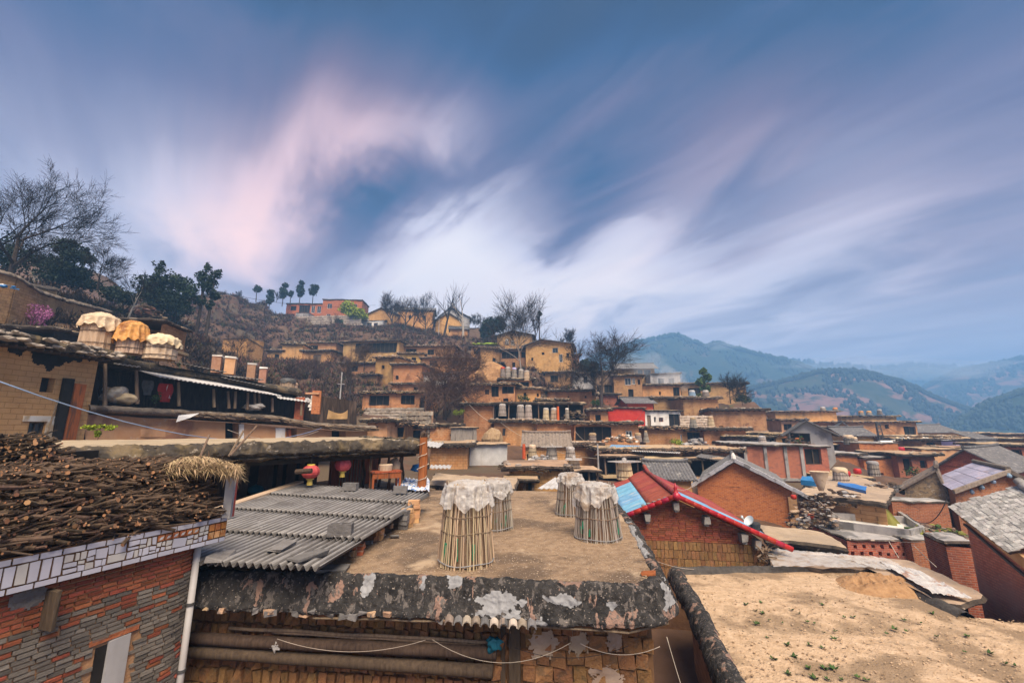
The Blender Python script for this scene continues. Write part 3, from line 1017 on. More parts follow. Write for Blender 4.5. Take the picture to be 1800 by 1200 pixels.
def leafy(label, base, H, blobs, seed=1, leaf='leaf_dark', mt='bark', size=.22, dens=900, name='evergreen_tree', cat='tree', trunk_r=None, group=None, stem=True, flat=.6):
 """trunk with limbs and a crown of many small leaf faces; blobs = (dx, dy, z, rx, rz)"""
 rg = random.Random(seed)
 root = thing(name, label, cat, base, 0, group)
 if stem:
  t = MB()
  tr = trunk_r or H * .022
  t.tube([(0, 0, -.5), (rg.uniform(-.1, .1), 0, H * .35), (rg.uniform(-.15, .15), rg.uniform(-.1, .1), H * .85)], [tr, tr * .8, tr * .3], 6)
  for b in blobs:
   t.tube([(0, 0, max(.2, b[2] * .6)), (b[0] * .6, b[1] * .6, b[2] * .9), (b[0], b[1], b[2])], [tr * .5, tr * .35, tr * .15], 5)
  t.build('trunk', M[mt], root)
 rs = np.random.RandomState(seed)
 V, Fc = [], []
 for (dx, dy, z, rx, rz) in blobs:
  n = int(dens * max(.15, rx * rx))
  u = rs.normal(size=(n, 3))
  u /= np.linalg.norm(u, axis=1)[:, None]
  r = rs.uniform(.25, 1.0, n) ** .45
  # clumps: pull points to a few sub-centres so that gaps open
  k = max(5, int(9 * rx))
  cc = rs.normal(size=(k, 3))
  cc /= np.linalg.norm(cc, axis=1)[:, None]
  cc *= rs.uniform(.45, .85, (k, 1))
  pid = rs.randint(0, k, n)
  pt = cc[pid] * .78 + u * r[:, None] * .50
  c = pt * np.array([rx, rx, rz]) + np.array([dx, dy, z])
  for q in c:
   a = rs.normal(size=3)
   a /= np.linalg.norm(a)
   b = np.cross(a, rs.normal(size=3))
   b /= np.linalg.norm(b) + 1e-6
   s = size * rs.uniform(.6, 1.3)
   o = len(V)
   V.extend([tuple(q - a * s), tuple(q + b * s * flat), tuple(q + a * s), tuple(q - b * s * flat)])
   Fc.append((o, o + 1, o + 2, o + 3))
 m = MB()
 m.v, m.f, m.m = V, Fc, [0] * len(Fc)
 m.build('crown', M[leaf], root)
 return root


# ------------------------------------------------------------------ the village: houses by depth, far to near
# --- ridge top
house('brick_house', 'two-storey red brick house on the hilltop, left of the yellow-green tree', 568, 637, 527, 560, 150, 4, 9, 'brick_orange', 'flat',
  [(.12, .24, .55, .80, 'white'), (.52, .60, .55, .8, 'white'), (.12, .22, .06, .25, 'white'), (.78, .88, .55, .8, 'white')], over=.25, th=.4, stones=0, rafters=False, top='concrete')
house('brick_house', 'red brick house with open dark loft at the left end of the hilltop terrace', 504, 567, 534, 558, 150, 2, 9, 'brick_orange', 'flat',
  [(.12, .28, .52, .85, 'dark'), (.36, .66, .38, .92, 'dark'), (.70, .80, .35, .85, 'white'), (.86, .97, .35, .85, 'white'), (.02, .25, 0, .28, 'dark')], over=.25, th=.35, stones=0, rafters=False, top='concrete')
house('brick_shed', 'low orange brick shed at the far left of the hilltop stone wall', 476, 504, 553, 564, 147, 0, 5, 'brick_orange', 'flat', [(.3, .75, .1, .5, 'dark')], over=.3, th=.25, stones=0, cat='shed', rafters=False)
house('concrete_block', 'grey unfinished block in front of the hilltop brick houses', 520, 543, 550, 562, 144, 0, 4, 'concrete', 'flat', over=.1, th=.15, stones=0, cat='shed', rafters=False)
house('arched_house', 'small pale house with three arched windows under the yellow-green tree', 630, 674, 564, 577, 140, -3, 5, 'plaster_white', 'flat',
  [(.06, .20, .2, .7, 'red'), (.36, .54, .1, .75, 'red'), (.62, .78, .2, .7, 'red')], over=.15, th=.2, stones=0, rafters=False, top='concrete')
house('adobe_house', 'adobe house with gabled tile roof, right of the yellow-green tree on the hilltop', 648, 700, 551, 576, 142, 8, 9, 'adobe', 'gy', [(.55, .65, .4, .6, 'dark')], rise=2.2, apex=.42)
house('adobe_house', 'grey gabled house peeping over the hilltop adobe roofs', 684, 712, 543, 566, 152, 0, 8, 'plaster_grey', 'gy', rise=1.8)
house('adobe_house', 'large yellow adobe house with straight tiled ridge on the hilltop', 700, 762, 543, 573, 145, 6, 8, 'adobe_yellow', 'gx', [(.3, .38, .45, .65, 'dark'), (.7, .78, .45, .65, 'dark')], rise=1.5)
house('adobe_house', 'yellow gabled hall with second roof behind, right end of the hilltop', 766, 812, 562, 590, 138, 12, 9, 'adobe_yellow', 'gy', [(.6, .7, .3, .6, 'dark')], rise=2.6, apex=.48)
house('adobe_house', 'tall tiled gable rising behind the yellow hall', 772, 826, 556, 585, 143, 8, 9, 'plaster_grey', 'gy', rise=3.4, apex=.35)
house('tiled_shed', 'little tile-roofed adobe shed at the end of the hilltop timber wall', 791, 822, 577, 594, 130, 5, 4, 'adobe_yellow', 'gx', rise=1.0, cat='shed')
house('timber_barn', 'weathered plank barn wall right of the little tiled shed', 823, 868, 577, 596, 131, -4, 4, 'wood_old', 'flat', over=.2, th=.15, stones=0, cat='shed', rafters=False)
# --- upper slope
house('adobe_house', 'gabled adobe house behind the pale-trunked tall tree', 874, 935, 590, 606, 118, -8, 8, 'adobe_dark', 'gy', rise=1.2, over=.8, apex=.45)
house('adobe_house', 'broad adobe house with bluish window and low tiled gable, right of the tall pale tree', 924, 1003, 607, 646, 100, -12, 11, 'adobe', 'gy',
  [(.36, .42, .55, .66, 'dark'), (.60, .72, .62, .84, 'blue'), (.74, .82, .2, .55, 'white'), (.9, .96, .4, .6, 'dark'), (.12, .17, .3, .45, 'dark')], rise=1.2, over=.9, apex=.35)
house('adobe_annex', 'narrow adobe annex stepping down beside the broad tiled-gable house', 1003, 1018, 625, 648, 101, 0, 6, 'adobe_dark', 'flat', [(.3, .6, .4, .7, 'dark')], stones=3)
house('adobe_house', 'adobe house under the moss-covered terrace with an open upper loft', 845, 880, 612, 644, 104, 14, 7, 'adobe', 'flat', [(.6, .75, .3, .5, 'dark')])
house('loft_house', 'open-lofted adobe house with orange maize hung under its eave', 881, 930, 616, 650, 102, -8, 7, 'adobe_dark', 'flat', [(.02, .62, .58, .95, 'dark'), (.72, .9, .6, .9, 'dark'), (.4, .5, .1, .38, 'dark')])
house('adobe_house', 'pair of flat-roofed adobe rooms alone on the scrubby slope, left room', 497, 533, 605, 642, 98, 8, 7, 'adobe', 'flat', base=.15)
house('adobe_house', 'low recessed adobe wing with a dark door beside the lone slope house', 533, 582, 618, 642, 99, -6, 6, 'adobe', 'flat', [(.38, .66, 0, .75, 'door')])
house('storey_wing', 'dark upper storey slab behind the lone slope house', 506, 592, 603, 622, 104, 2, 5, 'adobe_dark', 'flat', [(.3, .62, .1, .8, 'dark')])
house('adobe_lean_to', 'small leaning adobe store at the left of the lone slope house', 470, 497, 617, 635, 98, 6, 5, 'adobe', 'flat', [(.5, .8, .2, .7, 'dark')], stones=4, cat='shed')
house('adobe_tower', 'lone square adobe tower in the scrub with one dark window', 392, 436, 596, 636, 78, -10, 4, 'adobe', 'shed', [(.3, .55, .15, .42, 'dark')], rise=-1.1, over=.15, cat='tower')
house('long_shed', 'long open shed with pale roof edge across the slope', 604, 702, 602, 622, 100, -6, 5, 'adobe_dark', 'flat', [(.22, .96, .05, .9, 'dark')], stones=2)
house('adobe_house', 'adobe house with slanting slab roof, left of the big brown thicket tree', 661, 696, 630, 672, 86, -16, 7, 'adobe', 'flat', [(.3, .45, .55, .7, 'dark')])
house('adobe_house', 'adobe house with rough dark roof behind the bare thicket tree', 692, 742, 642, 678, 84, -4, 7, 'adobe', 'flat', [(.1, .2, .3, .5, 'dark')])
house('adobe_store', 'small adobe store with projecting flat roof at the thicket edge', 636, 662, 660, 677, 84, -6, 4, 'adobe', 'flat', stones=3, cat='shed')
house('white_house', 'whitewashed house half hidden behind the bare thicket tree', 714, 800, 658, 680, 85, 2, 6, 'plaster_white', 'flat', [(.3, .36, .1, .6, 'dark'), (.55, .62, .1, .6, 'dark'), (.84, .92, .1, .6, 'dark')])
house('adobe_house', 'adobe house with reddish roof edge to the right of the thicket tree', 816, 853, 648, 672, 90, 8, 6, 'adobe_yellow', 'flat', [(.55, .75, .2, .6, 'dark')])
house('terrace_house', 'grey terraced wall with dark recess below the moss strip', 828, 874, 610, 624, 108, 2, 5, 'adobe_dark', 'flat', [(.1, .9, .1, .8, 'dark')], stones=2)
house('slab_house', 'long slab-roofed house half hidden behind the crown of the thicket tree', 704, 800, 610, 626, 102, -4, 6, 'adobe_dark', 'flat', [(.1, .3, .2, .8, 'dark'), (.5, .62, .1, .7, 'dark')])
house('slab_house', 'second slab-roofed house a terrace lower behind the thicket tree', 742, 830, 630, 648, 94, 3, 6, 'adobe', 'flat', [(.15, .3, .2, .8, 'dark'), (.6, .9, .3, .9, 'dark')])
house('slab_house', 'small house squeezed between the thicket tree and the reddish-edged house', 796, 818, 655, 672, 88, 0, 5, 'adobe', 'flat', [(.3, .6, .2, .7, 'dark')])
house('slab_house', 'low dark house under the lone slope house', 600, 660, 640, 655, 92, -8, 5, 'adobe_dark', 'flat', [(.2, .5, .1, .8, 'dark')])
house('slab_house', 'little adobe room below the long open shed', 702, 745, 622, 640, 96, 6, 5, 'adobe_yellow', 'flat', [(.5, .7, .3, .7, 'dark')])
house('slab_house', 'stepped adobe room left of the tall pale trunk', 852, 882, 640, 660, 94, -4, 5, 'adobe', 'flat', [(.3, .5, .3, .7, 'dark')])
house('slab_house', 'dark-roofed adobe room beneath the broad tiled-gable house', 958, 1004, 656, 676, 88, -10, 5, 'adobe_dark', 'flat', [(.2, .5, .2, .8, 'dark')])
house('slab_house', 'low adobe room at the foot of the boulder slope', 880, 935, 668, 680, 78, 4, 4, 'adobe', 'flat', [(.5, .9, .1, .8, 'dark')], stones=8)
house('slab_house', 'narrow adobe room stacked above the rounded black-roofed house', 1012, 1048, 694, 706, 78, 0, 4, 'adobe', 'flat', stones=6)
house('slab_house', 'ochre room wedged left of the orange-red house', 1036, 1068, 722, 745, 64, 6, 5, 'adobe', 'flat', [(.3, .6, .2, .7, 'dark')])
house('slab_house', 'slab-roofed ochre room above the ragged two-storey house', 690, 752, 676, 690, 78, -3, 4, 'adobe', 'flat', [(.6, .8, .2, .7, 'dark')], stones=8)
house('slab_house', 'small adobe room under the two-little-windows house roof line', 712, 757, 752, 774, 50, 4, 4, 'adobe', 'flat', [(.3, .6, .1, .8, 'dark')], stones=8)
# --- middle of the slope
house('tower_house', 'adobe house with pale plaster patch on its upper floor, left of the great bare tree', 1006, 1042, 658, 690, 88, 10, 7, 'plaster_grey', 'flat', [(.55, .75, .55, .9, 'dark')], base=.0)
house('timber_house', 'grey plank loft house behind the trunk of the great bare tree', 1046, 1077, 655, 692, 87, 0, 7, 'wood_old', 'flat', [(.5, .95, .05, .42, 'dark'), (.05, .4, .1, .4, 'dark')])
house('adobe_house', 'tall adobe house with a white upper wall, right of the great bare tree', 1078, 1128, 662, 698, 86, -12, 8, 'adobe_dark', 'flat', [(.40, .62, .58, .92, 'white'), (.66, .76, .6, .9, 'white'), (.50, .68, 0, .38, 'dark'), (.85, .93, .6, .85, 'dark')])
house('tiled_house', 'bluish tiled house with upturned ridge on the crest beyond the great bare tree', 1086, 1150, 647, 665, 104, -6, 9, 'adobe_dark', 'gx', [(.55, .68, .2, .8, 'blue'), (.72, .9, .2, .8, 'blue')], rise=1.6, over=.9)
house('concrete_house', 'pale modern concrete house veiled by smoke on the crest', 1143, 1195, 658, 686, 98, -8, 9, 'plaster_grey', 'flat', [(.25, .45, .4, .75, 'blue'), (.6, .8, .3, .75, 'blue')], over=.4, th=.3, stones=0, rafters=False, top='concrete')
house('adobe_house', 'low ochre adobe house below the smoking crest house', 1129, 1196, 678, 698, 86, -4, 7, 'adobe', 'flat', [(.42, .47, .2, .5, 'dark'), (.8, .97, .1, .85, 'dark')])
house('adobe_house', 'plain adobe house with dark roof above the orange-red house', 1148, 1200, 700, 735, 76, 4, 7, 'adobe_dark', 'flat')
house('red_annex', 'small red wall with dark tile roof above the orange-red house', 1103, 1148, 707, 722, 74, 4, 5, 'red_paint', 'gx', rise=.9, stones=0)
house('red_house', 'orange-red painted house with a white side and red railing', 1067, 1133, 718, 748, 66, -3, 7, 'red_paint', 'flat', over=.3, th=.22, stones=0, rafters=False)
house('white_wing', 'white wing of the orange-red house with two dark windows', 1133, 1196, 722, 752, 66, 14, 6, 'plaster_white', 'flat', [(.06, .16, .1, .75, 'door'), (.24, .30, .35, .65, 'dark'), (.38, .50, .35, .62, 'red'), (.66, .98, .05, .85, 'dark')], over=.4, th=.2, stones=0)
house('adobe_house', 'big plain adobe house with two blue-capped baskets on its roof', 1200, 1262, 701, 746, 72, 6, 9, 'adobe_dark', 'flat', [(.92, .98, .5, .7, 'dark')])
house('adobe_house', 'broad windowless adobe house with long dark roof slab, centre right', 1250, 1345, 722, 766, 68, -8, 9, 'adobe_dark', 'flat', [(.12, .20, .25, .40, 'dark')], rops=[(.1, .3, .6, .85, 'dark'), (.5, .62, .3, .5, 'dark')], base=.22)
house('crest_house', 'long low adobe wall on the crest under the round bare tree', 1197, 1310, 676, 704, 92, -6, 6, 'adobe_dark', 'flat', [(.1, .3, .3, .8, 'dark')])
house('adobe_house', 'low adobe house with white roof edge left of the dark passage', 1134, 1200, 754, 786, 56, -3, 5, 'adobe', 'flat', [(.93, .98, .1, .7, 'white')])
house('passage_house', 'dark open passage between the two white-edged adobe houses', 1200, 1236, 756, 788, 57, 2, 4, 'adobe_dark', 'flat', [(.2, .85, .0, .9, 'dark')], stones=2)
house('adobe_house', 'low adobe house with white roof edge right of the dark passage', 1236, 1311, 756, 786, 56, -2, 5, 'adobe', 'flat', [(.80, .86, .45, .65, 'dark'), (.16, .28, 0, .3, 'door')])
house('adobe_house', 'two-windowed adobe house with patterned roof below the boulders, centre of the slope', 812, 905, 678, 706, 70, -10, 7, 'adobe', 'flat', [(.44, .52, .45, .75, 'dark'), (.56, .70, .3, .95, 'dark'), (.76, .98, .48, .92, 'dark'), (.78, .88, .0, .2, 'dark')], over=.7)
house('adobe_house', 'narrow adobe house with a red corner post, centre of the slope', 905, 950, 684, 708, 70, 12, 6, 'adobe_yellow', 'flat', [(.35, .45, .5, .75, 'dark'), (.85, .93, .5, .75, 'dark')])
house('adobe_house', 'rounded adobe house with rough black roof left of the great bare tree', 962, 1040, 689, 718, 72, -10, 8, 'adobe', 'flat', [(.45, .49, .6, .75, 'dark'), (.84, .88, .6, .75, 'dark')])
house('tin_shed', 'small shed roofs stepping between the red post house and the rounded house', 948, 994, 704, 714, 66, 2, 4, 'adobe_dark', 'flat', cat='shed', stones=8)
house('ruined_house', 'two-storey adobe house with ragged dark upper openings on a stone base', 638, 750, 692, 730, 66, -5, 8, 'adobe', 'flat', [(.10, .42, .45, .92, 'dark'), (.60, .82, .5, .92, 'dark'), (.90, .98, .1, .9, 'dark')], base=.22, ext=5)
house('red_trim_house', 'low brick cottage with dark tile roof beneath the great bare tree', 1060, 1086, 694, 708, 80, 0, 4, 'brick_red', 'flat', [(.9, .99, .1, .8, 'dark')], stones=2)
# --- lower slope, centre
house('adobe_house', 'two-storey adobe house with long white-edged roof behind the line of baskets', 816, 867, 713, 768, 57, 0, 8, 'adobe', 'flat', stones=4)
roofbox('open_loft', 'long open loft behind the line of baskets, full of dark timber', 862, 1032, 706, 56, 2, 5, .3, 2.6, posts=7)
house('adobe_house', 'adobe house with small barred window under the line of baskets', 868, 942, 742, 782, 52, -2, 5.5, 'adobe', 'flat', [(.20, .27, .4, .72, 'w')], over=.5)
house('adobe_house', 'curved adobe house between the barred-window house and the red porch', 944, 1009, 744, 775, 51, 4, 6, 'adobe', 'flat', over=.5)
house('porch_house', 'adobe house with a deep dark-red porch and hanging straw hats', 1009, 1122, 746, 776, 50, -5, 6, 'adobe', 'flat', [(.02, .58, .02, .88, 'dark'), (.80, .90, .1, .62, 'white')], over=.6)
house('adobe_house', 'adobe room left of the grey plank shed', 757, 800, 750, 778, 50, -6, 5, 'adobe', 'flat', [(.8, .86, .4, .55, 'dark')], over=.15, stones=3)
house('plank_shed', 'grey plank shed with a thin flat roof, right of the adobe room', 793, 838, 752, 778, 47, 6, 4, 'bamboo_grey', 'flat', over=.2, th=.1, stones=0, cat='shed', rafters=False)
house('adobe_house', 'adobe house at the end of the porch row with two little windows', 646, 682, 742, 774, 44, -8, 5, 'adobe_pale', 'flat', [(.28, .38, .55, .80, 'dark'), (.46, .56, .55, .80, 'dark')], over=.6)
house('dark_shed', 'dark open shed beside the two-little-windows house', 683, 712, 748, 774, 46, 0, 4, 'adobe_dark', 'flat', [(.05, .95, .2, .9, 'dark')], cat='shed')
house('brick_room', 'low adobe-brick room with sooty roof edge behind the red stove pipe', 756, 822, 786, 820, 36, 2, 5, 'adobe', 'flat', over=.6, stones=6)
house('sheet_shed', 'shed with a white corrugated front and dark slanting roof', 826, 892, 782, 812, 38, 4, 4, 'sheet_white', 'flat', over=.3, th=.12, stones=0, cat='shed', rafters=False)
house('tiled_barn', 'adobe barn with a ragged pan-tile roof behind the foreground baskets', 922, 1000, 783, 812, 42, -4, 4, 'adobe', 'gx', [(.05, .2, .0, .5, 'dark')], rise=1.1, over=.35, rmat='tile_brown', cat='barn', apex=.6)
house('adobe_house', 'ochre adobe house with bullet-like holes right of the pan-tile barn', 986, 1052, 784, 822, 44, 6, 5, 'adobe', 'flat', over=.5)
house('brick_room', 'low brick room behind the far edge of the basket roof', 896, 993, 826, 862, 27, -2, 4, 'adobe', 'flat', [(.02, .12, .2, .6, 'dark')], over=.5, th=.3, terr=False)
house('timber_store', 'dark timber store with layered slab roof and pale sheets on top', 1062, 1200, 794, 838, 40, 3, 6, 'adobe_dark', 'flat', [(.05, .5, .15, .85, 'dark'), (.58, .95, .1, .8, 'dark')], over=.7, stones=10)
house('timber_store', 'dark store under a mossy slab to the left of the brick-framed house', 1200, 1296, 794, 838, 42, -4, 6, 'adobe_dark', 'flat', [(.1, .9, .1, .85, 'dark')], over=.6, stones=8)
house('tiled_hut', 'small ochre hut with a grey scaly tile roof behind the red-roofed house', 1146, 1216, 840, 905, 28, -10, 2.6, 'adobe_yellow', 'gx', rise=.75, over=.3, apex=.85, cat='hut', period=.2, terr=False)
# --- right side of the town
house('adobe_house', 'long pale adobe row with thin white roof edge, far right of the broad house', 1362, 1470, 724, 750, 90, -6, 8, 'adobe', 'flat', [(.3, .34, .3, .6, 'dark')], th=.25, stones=3)
house('awning_house', 'adobe room with pale blue projecting awning right of the broad house', 1372, 1414, 739, 758, 76, -4, 5, 'adobe_pale', 'flat', [(.1, .45, .1, .7, 'dark')], stones=0)
house('adobe_house', 'long low adobe house with round baskets on its roof at the town edge', 1478, 1575, 732, 742, 96, -3, 7, 'adobe', 'flat', th=.25, stones=2)
house('adobe_house', 'wide adobe house with one dark window near the lattice mast', 1467, 1610, 742, 766, 82, -4, 8, 'adobe', 'flat', [(.61, .66, .55, .85, 'dark'), (.84, .98, .1, .7, 'dark')], th=.25, stones=3)
house('adobe_house', 'gabled adobe house left of the lattice mast', 1465, 1500, 755, 775, 72, -34, 9, 'adobe', 'gy', rise=1.2, over=.5)
house('adobe_house', 'little tiled adobe house touching the lattice mast', 1482, 1534, 764, 778, 64, -6, 5, 'adobe', 'gx', rise=1.0, over=.5)
house('adobe_house', 'hipped tile house with a gable end at the far right of the town', 1612, 1684, 759, 776, 84, -4, 8, 'adobe_yellow', 'gx', rise=1.3, over=.5)
house('adobe_house', 'far right low adobe house under a dark slab by the valley', 1686, 1752, 763, 775, 88, -3, 7, 'adobe_dark', 'flat', stones=2)
house('slab_house', 'dark open rooms under a pale slab right of the lattice mast', 1556, 1676, 768, 795, 68, -2, 7, 'adobe_dark', 'flat', [(.05, .3, .1, .8, 'dark'), (.4, .7, .1, .8, 'dark'), (.8, .95, .1, .8, 'dark')], th=.25)
house('slab_house', 'rambling slab-roofed rooms at the right edge of the town', 1672, 1800, 772, 800, 66, -4, 7, 'adobe_dark', 'flat', [(.1, .4, .1, .8, 'dark'), (.55, .9, .1, .7, 'dark')], th=.25)
house('slab_house', 'dark slab-roofed house under the gabled porch right of centre', 1452, 1512, 782, 798, 58, 0, 6, 'brick_red', 'flat', [(.05, .9, .1, .85, 'dark')], th=.2, stones=2)
house('brick_house', 'tall red brick block with a blue-grey tank in front of the lattice mast', 1510, 1578, 779, 806, 54, -3, 6, 'brick_orange', 'flat', over=.12, th=.12, stones=0, rafters=False, top='concrete')
house('brick_house', 'long orange-red brick house with a blue window and concrete band', 1440, 1518, 800, 842, 50, -5, 6, 'brick_orange', 'flat', [(.06, .32, .2, .75, 'blue')], over=.3, th=.3, stones=0, rafters=False, top='concrete')
house('brick_house', 'low orange-red brick house with white corner, right of the blue window', 1518, 1598, 806, 846, 49, -3, 6, 'brick_orange', 'flat', [(.3, .38, .1, .4, 'dark')], over=.2, th=.25, stones=0, rafters=False, top='concrete')
house('ochre_house', 'plain ochre wall with a dark stain behind the orange gable', 1618, 1702, 790, 816, 52, -3, 6, 'adobe_pale', 'flat', over=.1, th=.12, stones=0, rafters=False)
house('gabled_house', 'orange brick gabled house with grey tile roof near the right edge', 1650, 1772, 818, 842, 40, -58, 11, 'brick_orange', 'gy', rise=1.5, over=.5, apex=.45)
FR, _, _ = house('framed_brick_house', 'red brick house with three pale concrete columns and a planted balcony', 1306, 1410, 784, 838, 42, -5, 7, 'brick_red', 'flat', over=.35, th=.22, stones=0, rafters=False, top='concrete')
house('brick_annex', 'brick annex with curtained dark window beside the concrete-columned house', 1410, 1452, 786, 838, 43, 4, 6, 'brick_red', 'flat', [(.05, .75, .42, .95, 'dark')], over=.3, th=.2, stones=0, rafters=False, top='concrete')
house('porch_gable', 'grey tiled gable over the planted balcony', 1386, 1462, 760, 786, 47, -30, 6, 'plaster_grey', 'gy', [(.02, .5, .1, .95, 'dark')], rise=1.2, over=.6, apex=.45)

for x0, x1, yt, yb, D, a, mt_, lab in [(1576, 1642, 800, 832, 48, -4, 'brick_red', 'brick-red room with thin slab roof left of the orange gable'), (1702, 1766, 790, 812, 53, -2, 'adobe_dark', 'dull adobe room behind the orange gable'), (1762, 1850, 784, 815, 50, -6, 'brick_orange', 'brick room cut by the right picture edge above the violet roof'),
          (1618, 1682, 774, 792, 62, 4, 'adobe', 'adobe room under a dark slab left of the lilac tank'), (1518, 1562, 768, 780, 70, -4, 'adobe', 'low ochre room behind the lattice mast'), (1412, 1458, 752, 766, 76, 5, 'adobe', 'low ochre room behind the porch gable'),
          (1345, 1392, 764, 786, 56, 6, 'adobe', 'ochre room between the broad house and the porch gable'), (1300, 1352, 770, 786, 52, -3, 'plaster_grey', 'grey-plastered low room right of the dark passage houses'), (1455, 1520, 842, 868, 40, -6, 'brick_red', 'low brick room behind the sack-heaped basket'), (1752, 1830, 764, 780, 84, 0, 'adobe', 'last ochre house by the valley at the right picture edge')]:
 house('town_house', lab, x0, x1, yt, yb, D, a, 5, mt_, 'flat', [(.15, .38, .15, .8, 'dark'), (.6, .78, .3, .7, 'dark')], th=.28, stones=5)
for x0, x1, yt, D, a, lab in [(1058, 1132, 801, 37, 3, 'ragged dark slab roof on posts before the timber store, left one'), (1126, 1216, 808, 36, -5, 'ragged dark slab roof on posts before the timber store, right one'), (1208, 1292, 806, 38, 2, 'ragged slab shelter below the mossy slab'), (878, 950, 842, 25, -3, 'sooty ragged slab shelter beyond the far edge of the basket roof'), (1000, 1062, 826, 33, 4, 'low slab shelter under the ochre house with small holes')]:
 roofbox('slab_shelter', lab, x0, x1, yt, D, a, 3, .22, 1.6, posts=4)

# concrete frame on the brick house
p = P(1306, 784, 42)
fr = MB()
L = on_column(p, rad(-5), 1410)
HF = p.z - FR.location.z
for t in (.02, .36, .70, .97):
 b = MB()
 b.box((L * t, -.05, HF - 1.5), (.28, .16, 3.1))
 b.build('column', M['concrete'], FR)
b = MB()
b.box((L / 2, -.06, HF - 3.0), (L, .18, .25))
b.build('beam', M['concrete'], FR)

# --- ridge stone wall, van and moss terrace
def rubble_wall(name, label, a, b, h, t, cat='wall', mt='stone', size=.35, back=None):
 a, b = Vector(a), Vector(b)
 d = b - a
 root = thing(name, label, cat, a, math.atan2(d.y, d.x))
 L = d.xy.length
 c = MB()
 c.box((L / 2, t / 2 + .08, h / 2 - .6), (L, t, h + 1.2))
 c.build('core', M['rubble_wall'], root)
 s = MB()
 z = -.3
 while z < h:
  x = 0
  while x < L:
   w = RND.uniform(.6, 1.5) * size
   hh = RND.uniform(.7, 1.0) * size
   s.box((x + w / 2, .04, z + hh / 2), (w * .94, .3, hh * .92), 0, 0, size * .08)
   x += w
  z += size
 o = s.build('stone_facing', M[mt], root)
 o['kind'] = 'stuff'
 return root


rubble_wall('stone_wall', 'long pale stone retaining wall along the hilltop terrace', P(462, 575, 141), P(632, 577, 137), 2.8, .6, size=.75)
rubble_wall('stone_wall', 'stone plinth under the ragged two-storey adobe house', P(640, 732, 64), P(744, 738, 62), 1.2, .5, size=.4)
rubble_wall('stone_wall', 'rough stone bank beneath the thicket tree', P(700, 770, 55), P(752, 790, 50), 3.2, .5, size=.5)
rubble_wall('stone_wall', 'low stone wall at the foot of the tall adobe house by the dark passage', P(1196, 752, 62), P(1254, 754, 61), 1.6, .5, size=.35)


def make_van(px, py, D, a):
 c = P(px, py, D)
 root = thing('parked_van', 'small white van parked against the hilltop stone wall', 'van', c, rad(a))
 b = MB()
 prof = [(-2.1, .35), (2.1, .35), (2.15, .85), (1.75, 1.05), (1.2, 1.75), (-1.9, 1.85), (-2.1, 1.6)]
 n = len(prof)
 vs = [(x, y, z) for y in (-.8, .8) for x, z in prof]
 b.add(vs, [tuple(range(n)), tuple(reversed(range(n, 2 * n)))] + [(i, i + n, (i + 1) % n + n, (i + 1) % n) for i in range(n)])
 b.build('body', M['white_paint'], root)
 for x in (-1.35, -.35, .65):
  w = MB()
  w.box((x, -.81, 1.42), (.8, .02, .42))
  w.build('side_window', M['glass_dark'], root)
 for x in (-1.3, 1.3):
  for y in (-.72, .72):
   w = MB()
   w.tube([(x, y - .1, .34), (x, y + .1, .34)], .34, 12)
   w.build('wheel', M['wire_black'], root)


make_van(596, 574.5, 139, 176)
TERR.append((*P(596, 575.5, 139).xy, P(596, 575.5, 139).z - .05))
pm = P(829, 604, 112)
ms = MB()
Lm = on_column(pm, 0, 874)
ms.grid(30, 6, lambda u, v: (u * Lm, v * 5, .25 * mnoise.noise(Vector((u * 9, v * 4, 0))) + (0 if v < .05 or v > .95 else .35)))
mo = ms.build('moss_bed', M['moss'])
mo.location = pm
tag(mo, 'bright green mossy planting on the terrace under the plank barn', 'planting')

# ------------------------------------------------------------------ ground, hillside
for q in [(-150, 470, 38), (0, 500, 40), (100, 525, 46), (60, 560, 36), (0, 585, 30), (200, 548, 50), (300, 560, 62), (290, 600, 50), (350, 600, 62), (400, 655, 62), (450, 650, 78), (560, 690, 72), (600, 722, 58), (360, 530, 112),
   (300, 528, 105), (400, 521, 132), (470, 526, 146), (520, 560, 150), (600, 572, 146), (700, 572, 142), (760, 588, 136), (480, 585, 122), (600, 598, 118), (700, 606, 116), (400, 575, 110),
   (560, 580, 135), (650, 584, 133), (440, 560, 125), (760, 640, 96), (780, 735, 58), (1010, 655, 105), (1100, 668, 108), (1200, 690, 104), (1300, 706, 104), (1400, 726, 105), (1500, 742, 112), (1700, 768, 112), (1800, 778, 112),
   (1260, 706, 84), (960, 660, 92), (900, 668, 84), (680, 690, 76), (450, 700, 55)]:
 v = P(*q)
 TERR.append((v.x, v.y, v.z))
for x, y, z in [(-30, 8, -1.5), (-30, 20, 1), (-18, 10, -1.5), (-14, 16, -1.5), (0, 4, -8), (-8, 2, -7), (10, 4, -8), (20, 8, -8), (0, 14, -8), (-6, 14, -5), (14, 14, -8.2), (24, 16, -8), (0, 24, -7), (10, 24, -7.6), (22, 24, -7.6),
    (34, 24, -7.5), (34, 40, -6.5), (46, 40, -6.5), (-6, 26, -4), (4, 32, -5.5), (0, -20, -8), (30, -10, -8), (-30, -10, -3), (60, 30, -8), (80, 60, -6), (-60, 30, 8), (-80, 60, 22), (-120, 110, 42), (60, 0, -8),
    (-90, 30, 14), (110, 90, -4), (-100, 150, 45), (-60, 190, 32), (0, 190, 22), (60, 190, 6), (120, 170, -12), (20, 250, -20), (-60, 260, 0), (150, 120, -14), (120, 250, -40), (60, 160, 6), (-20, 165, 30)]:
 TERR.append((x, y, z))
TP = np.array(TERR)


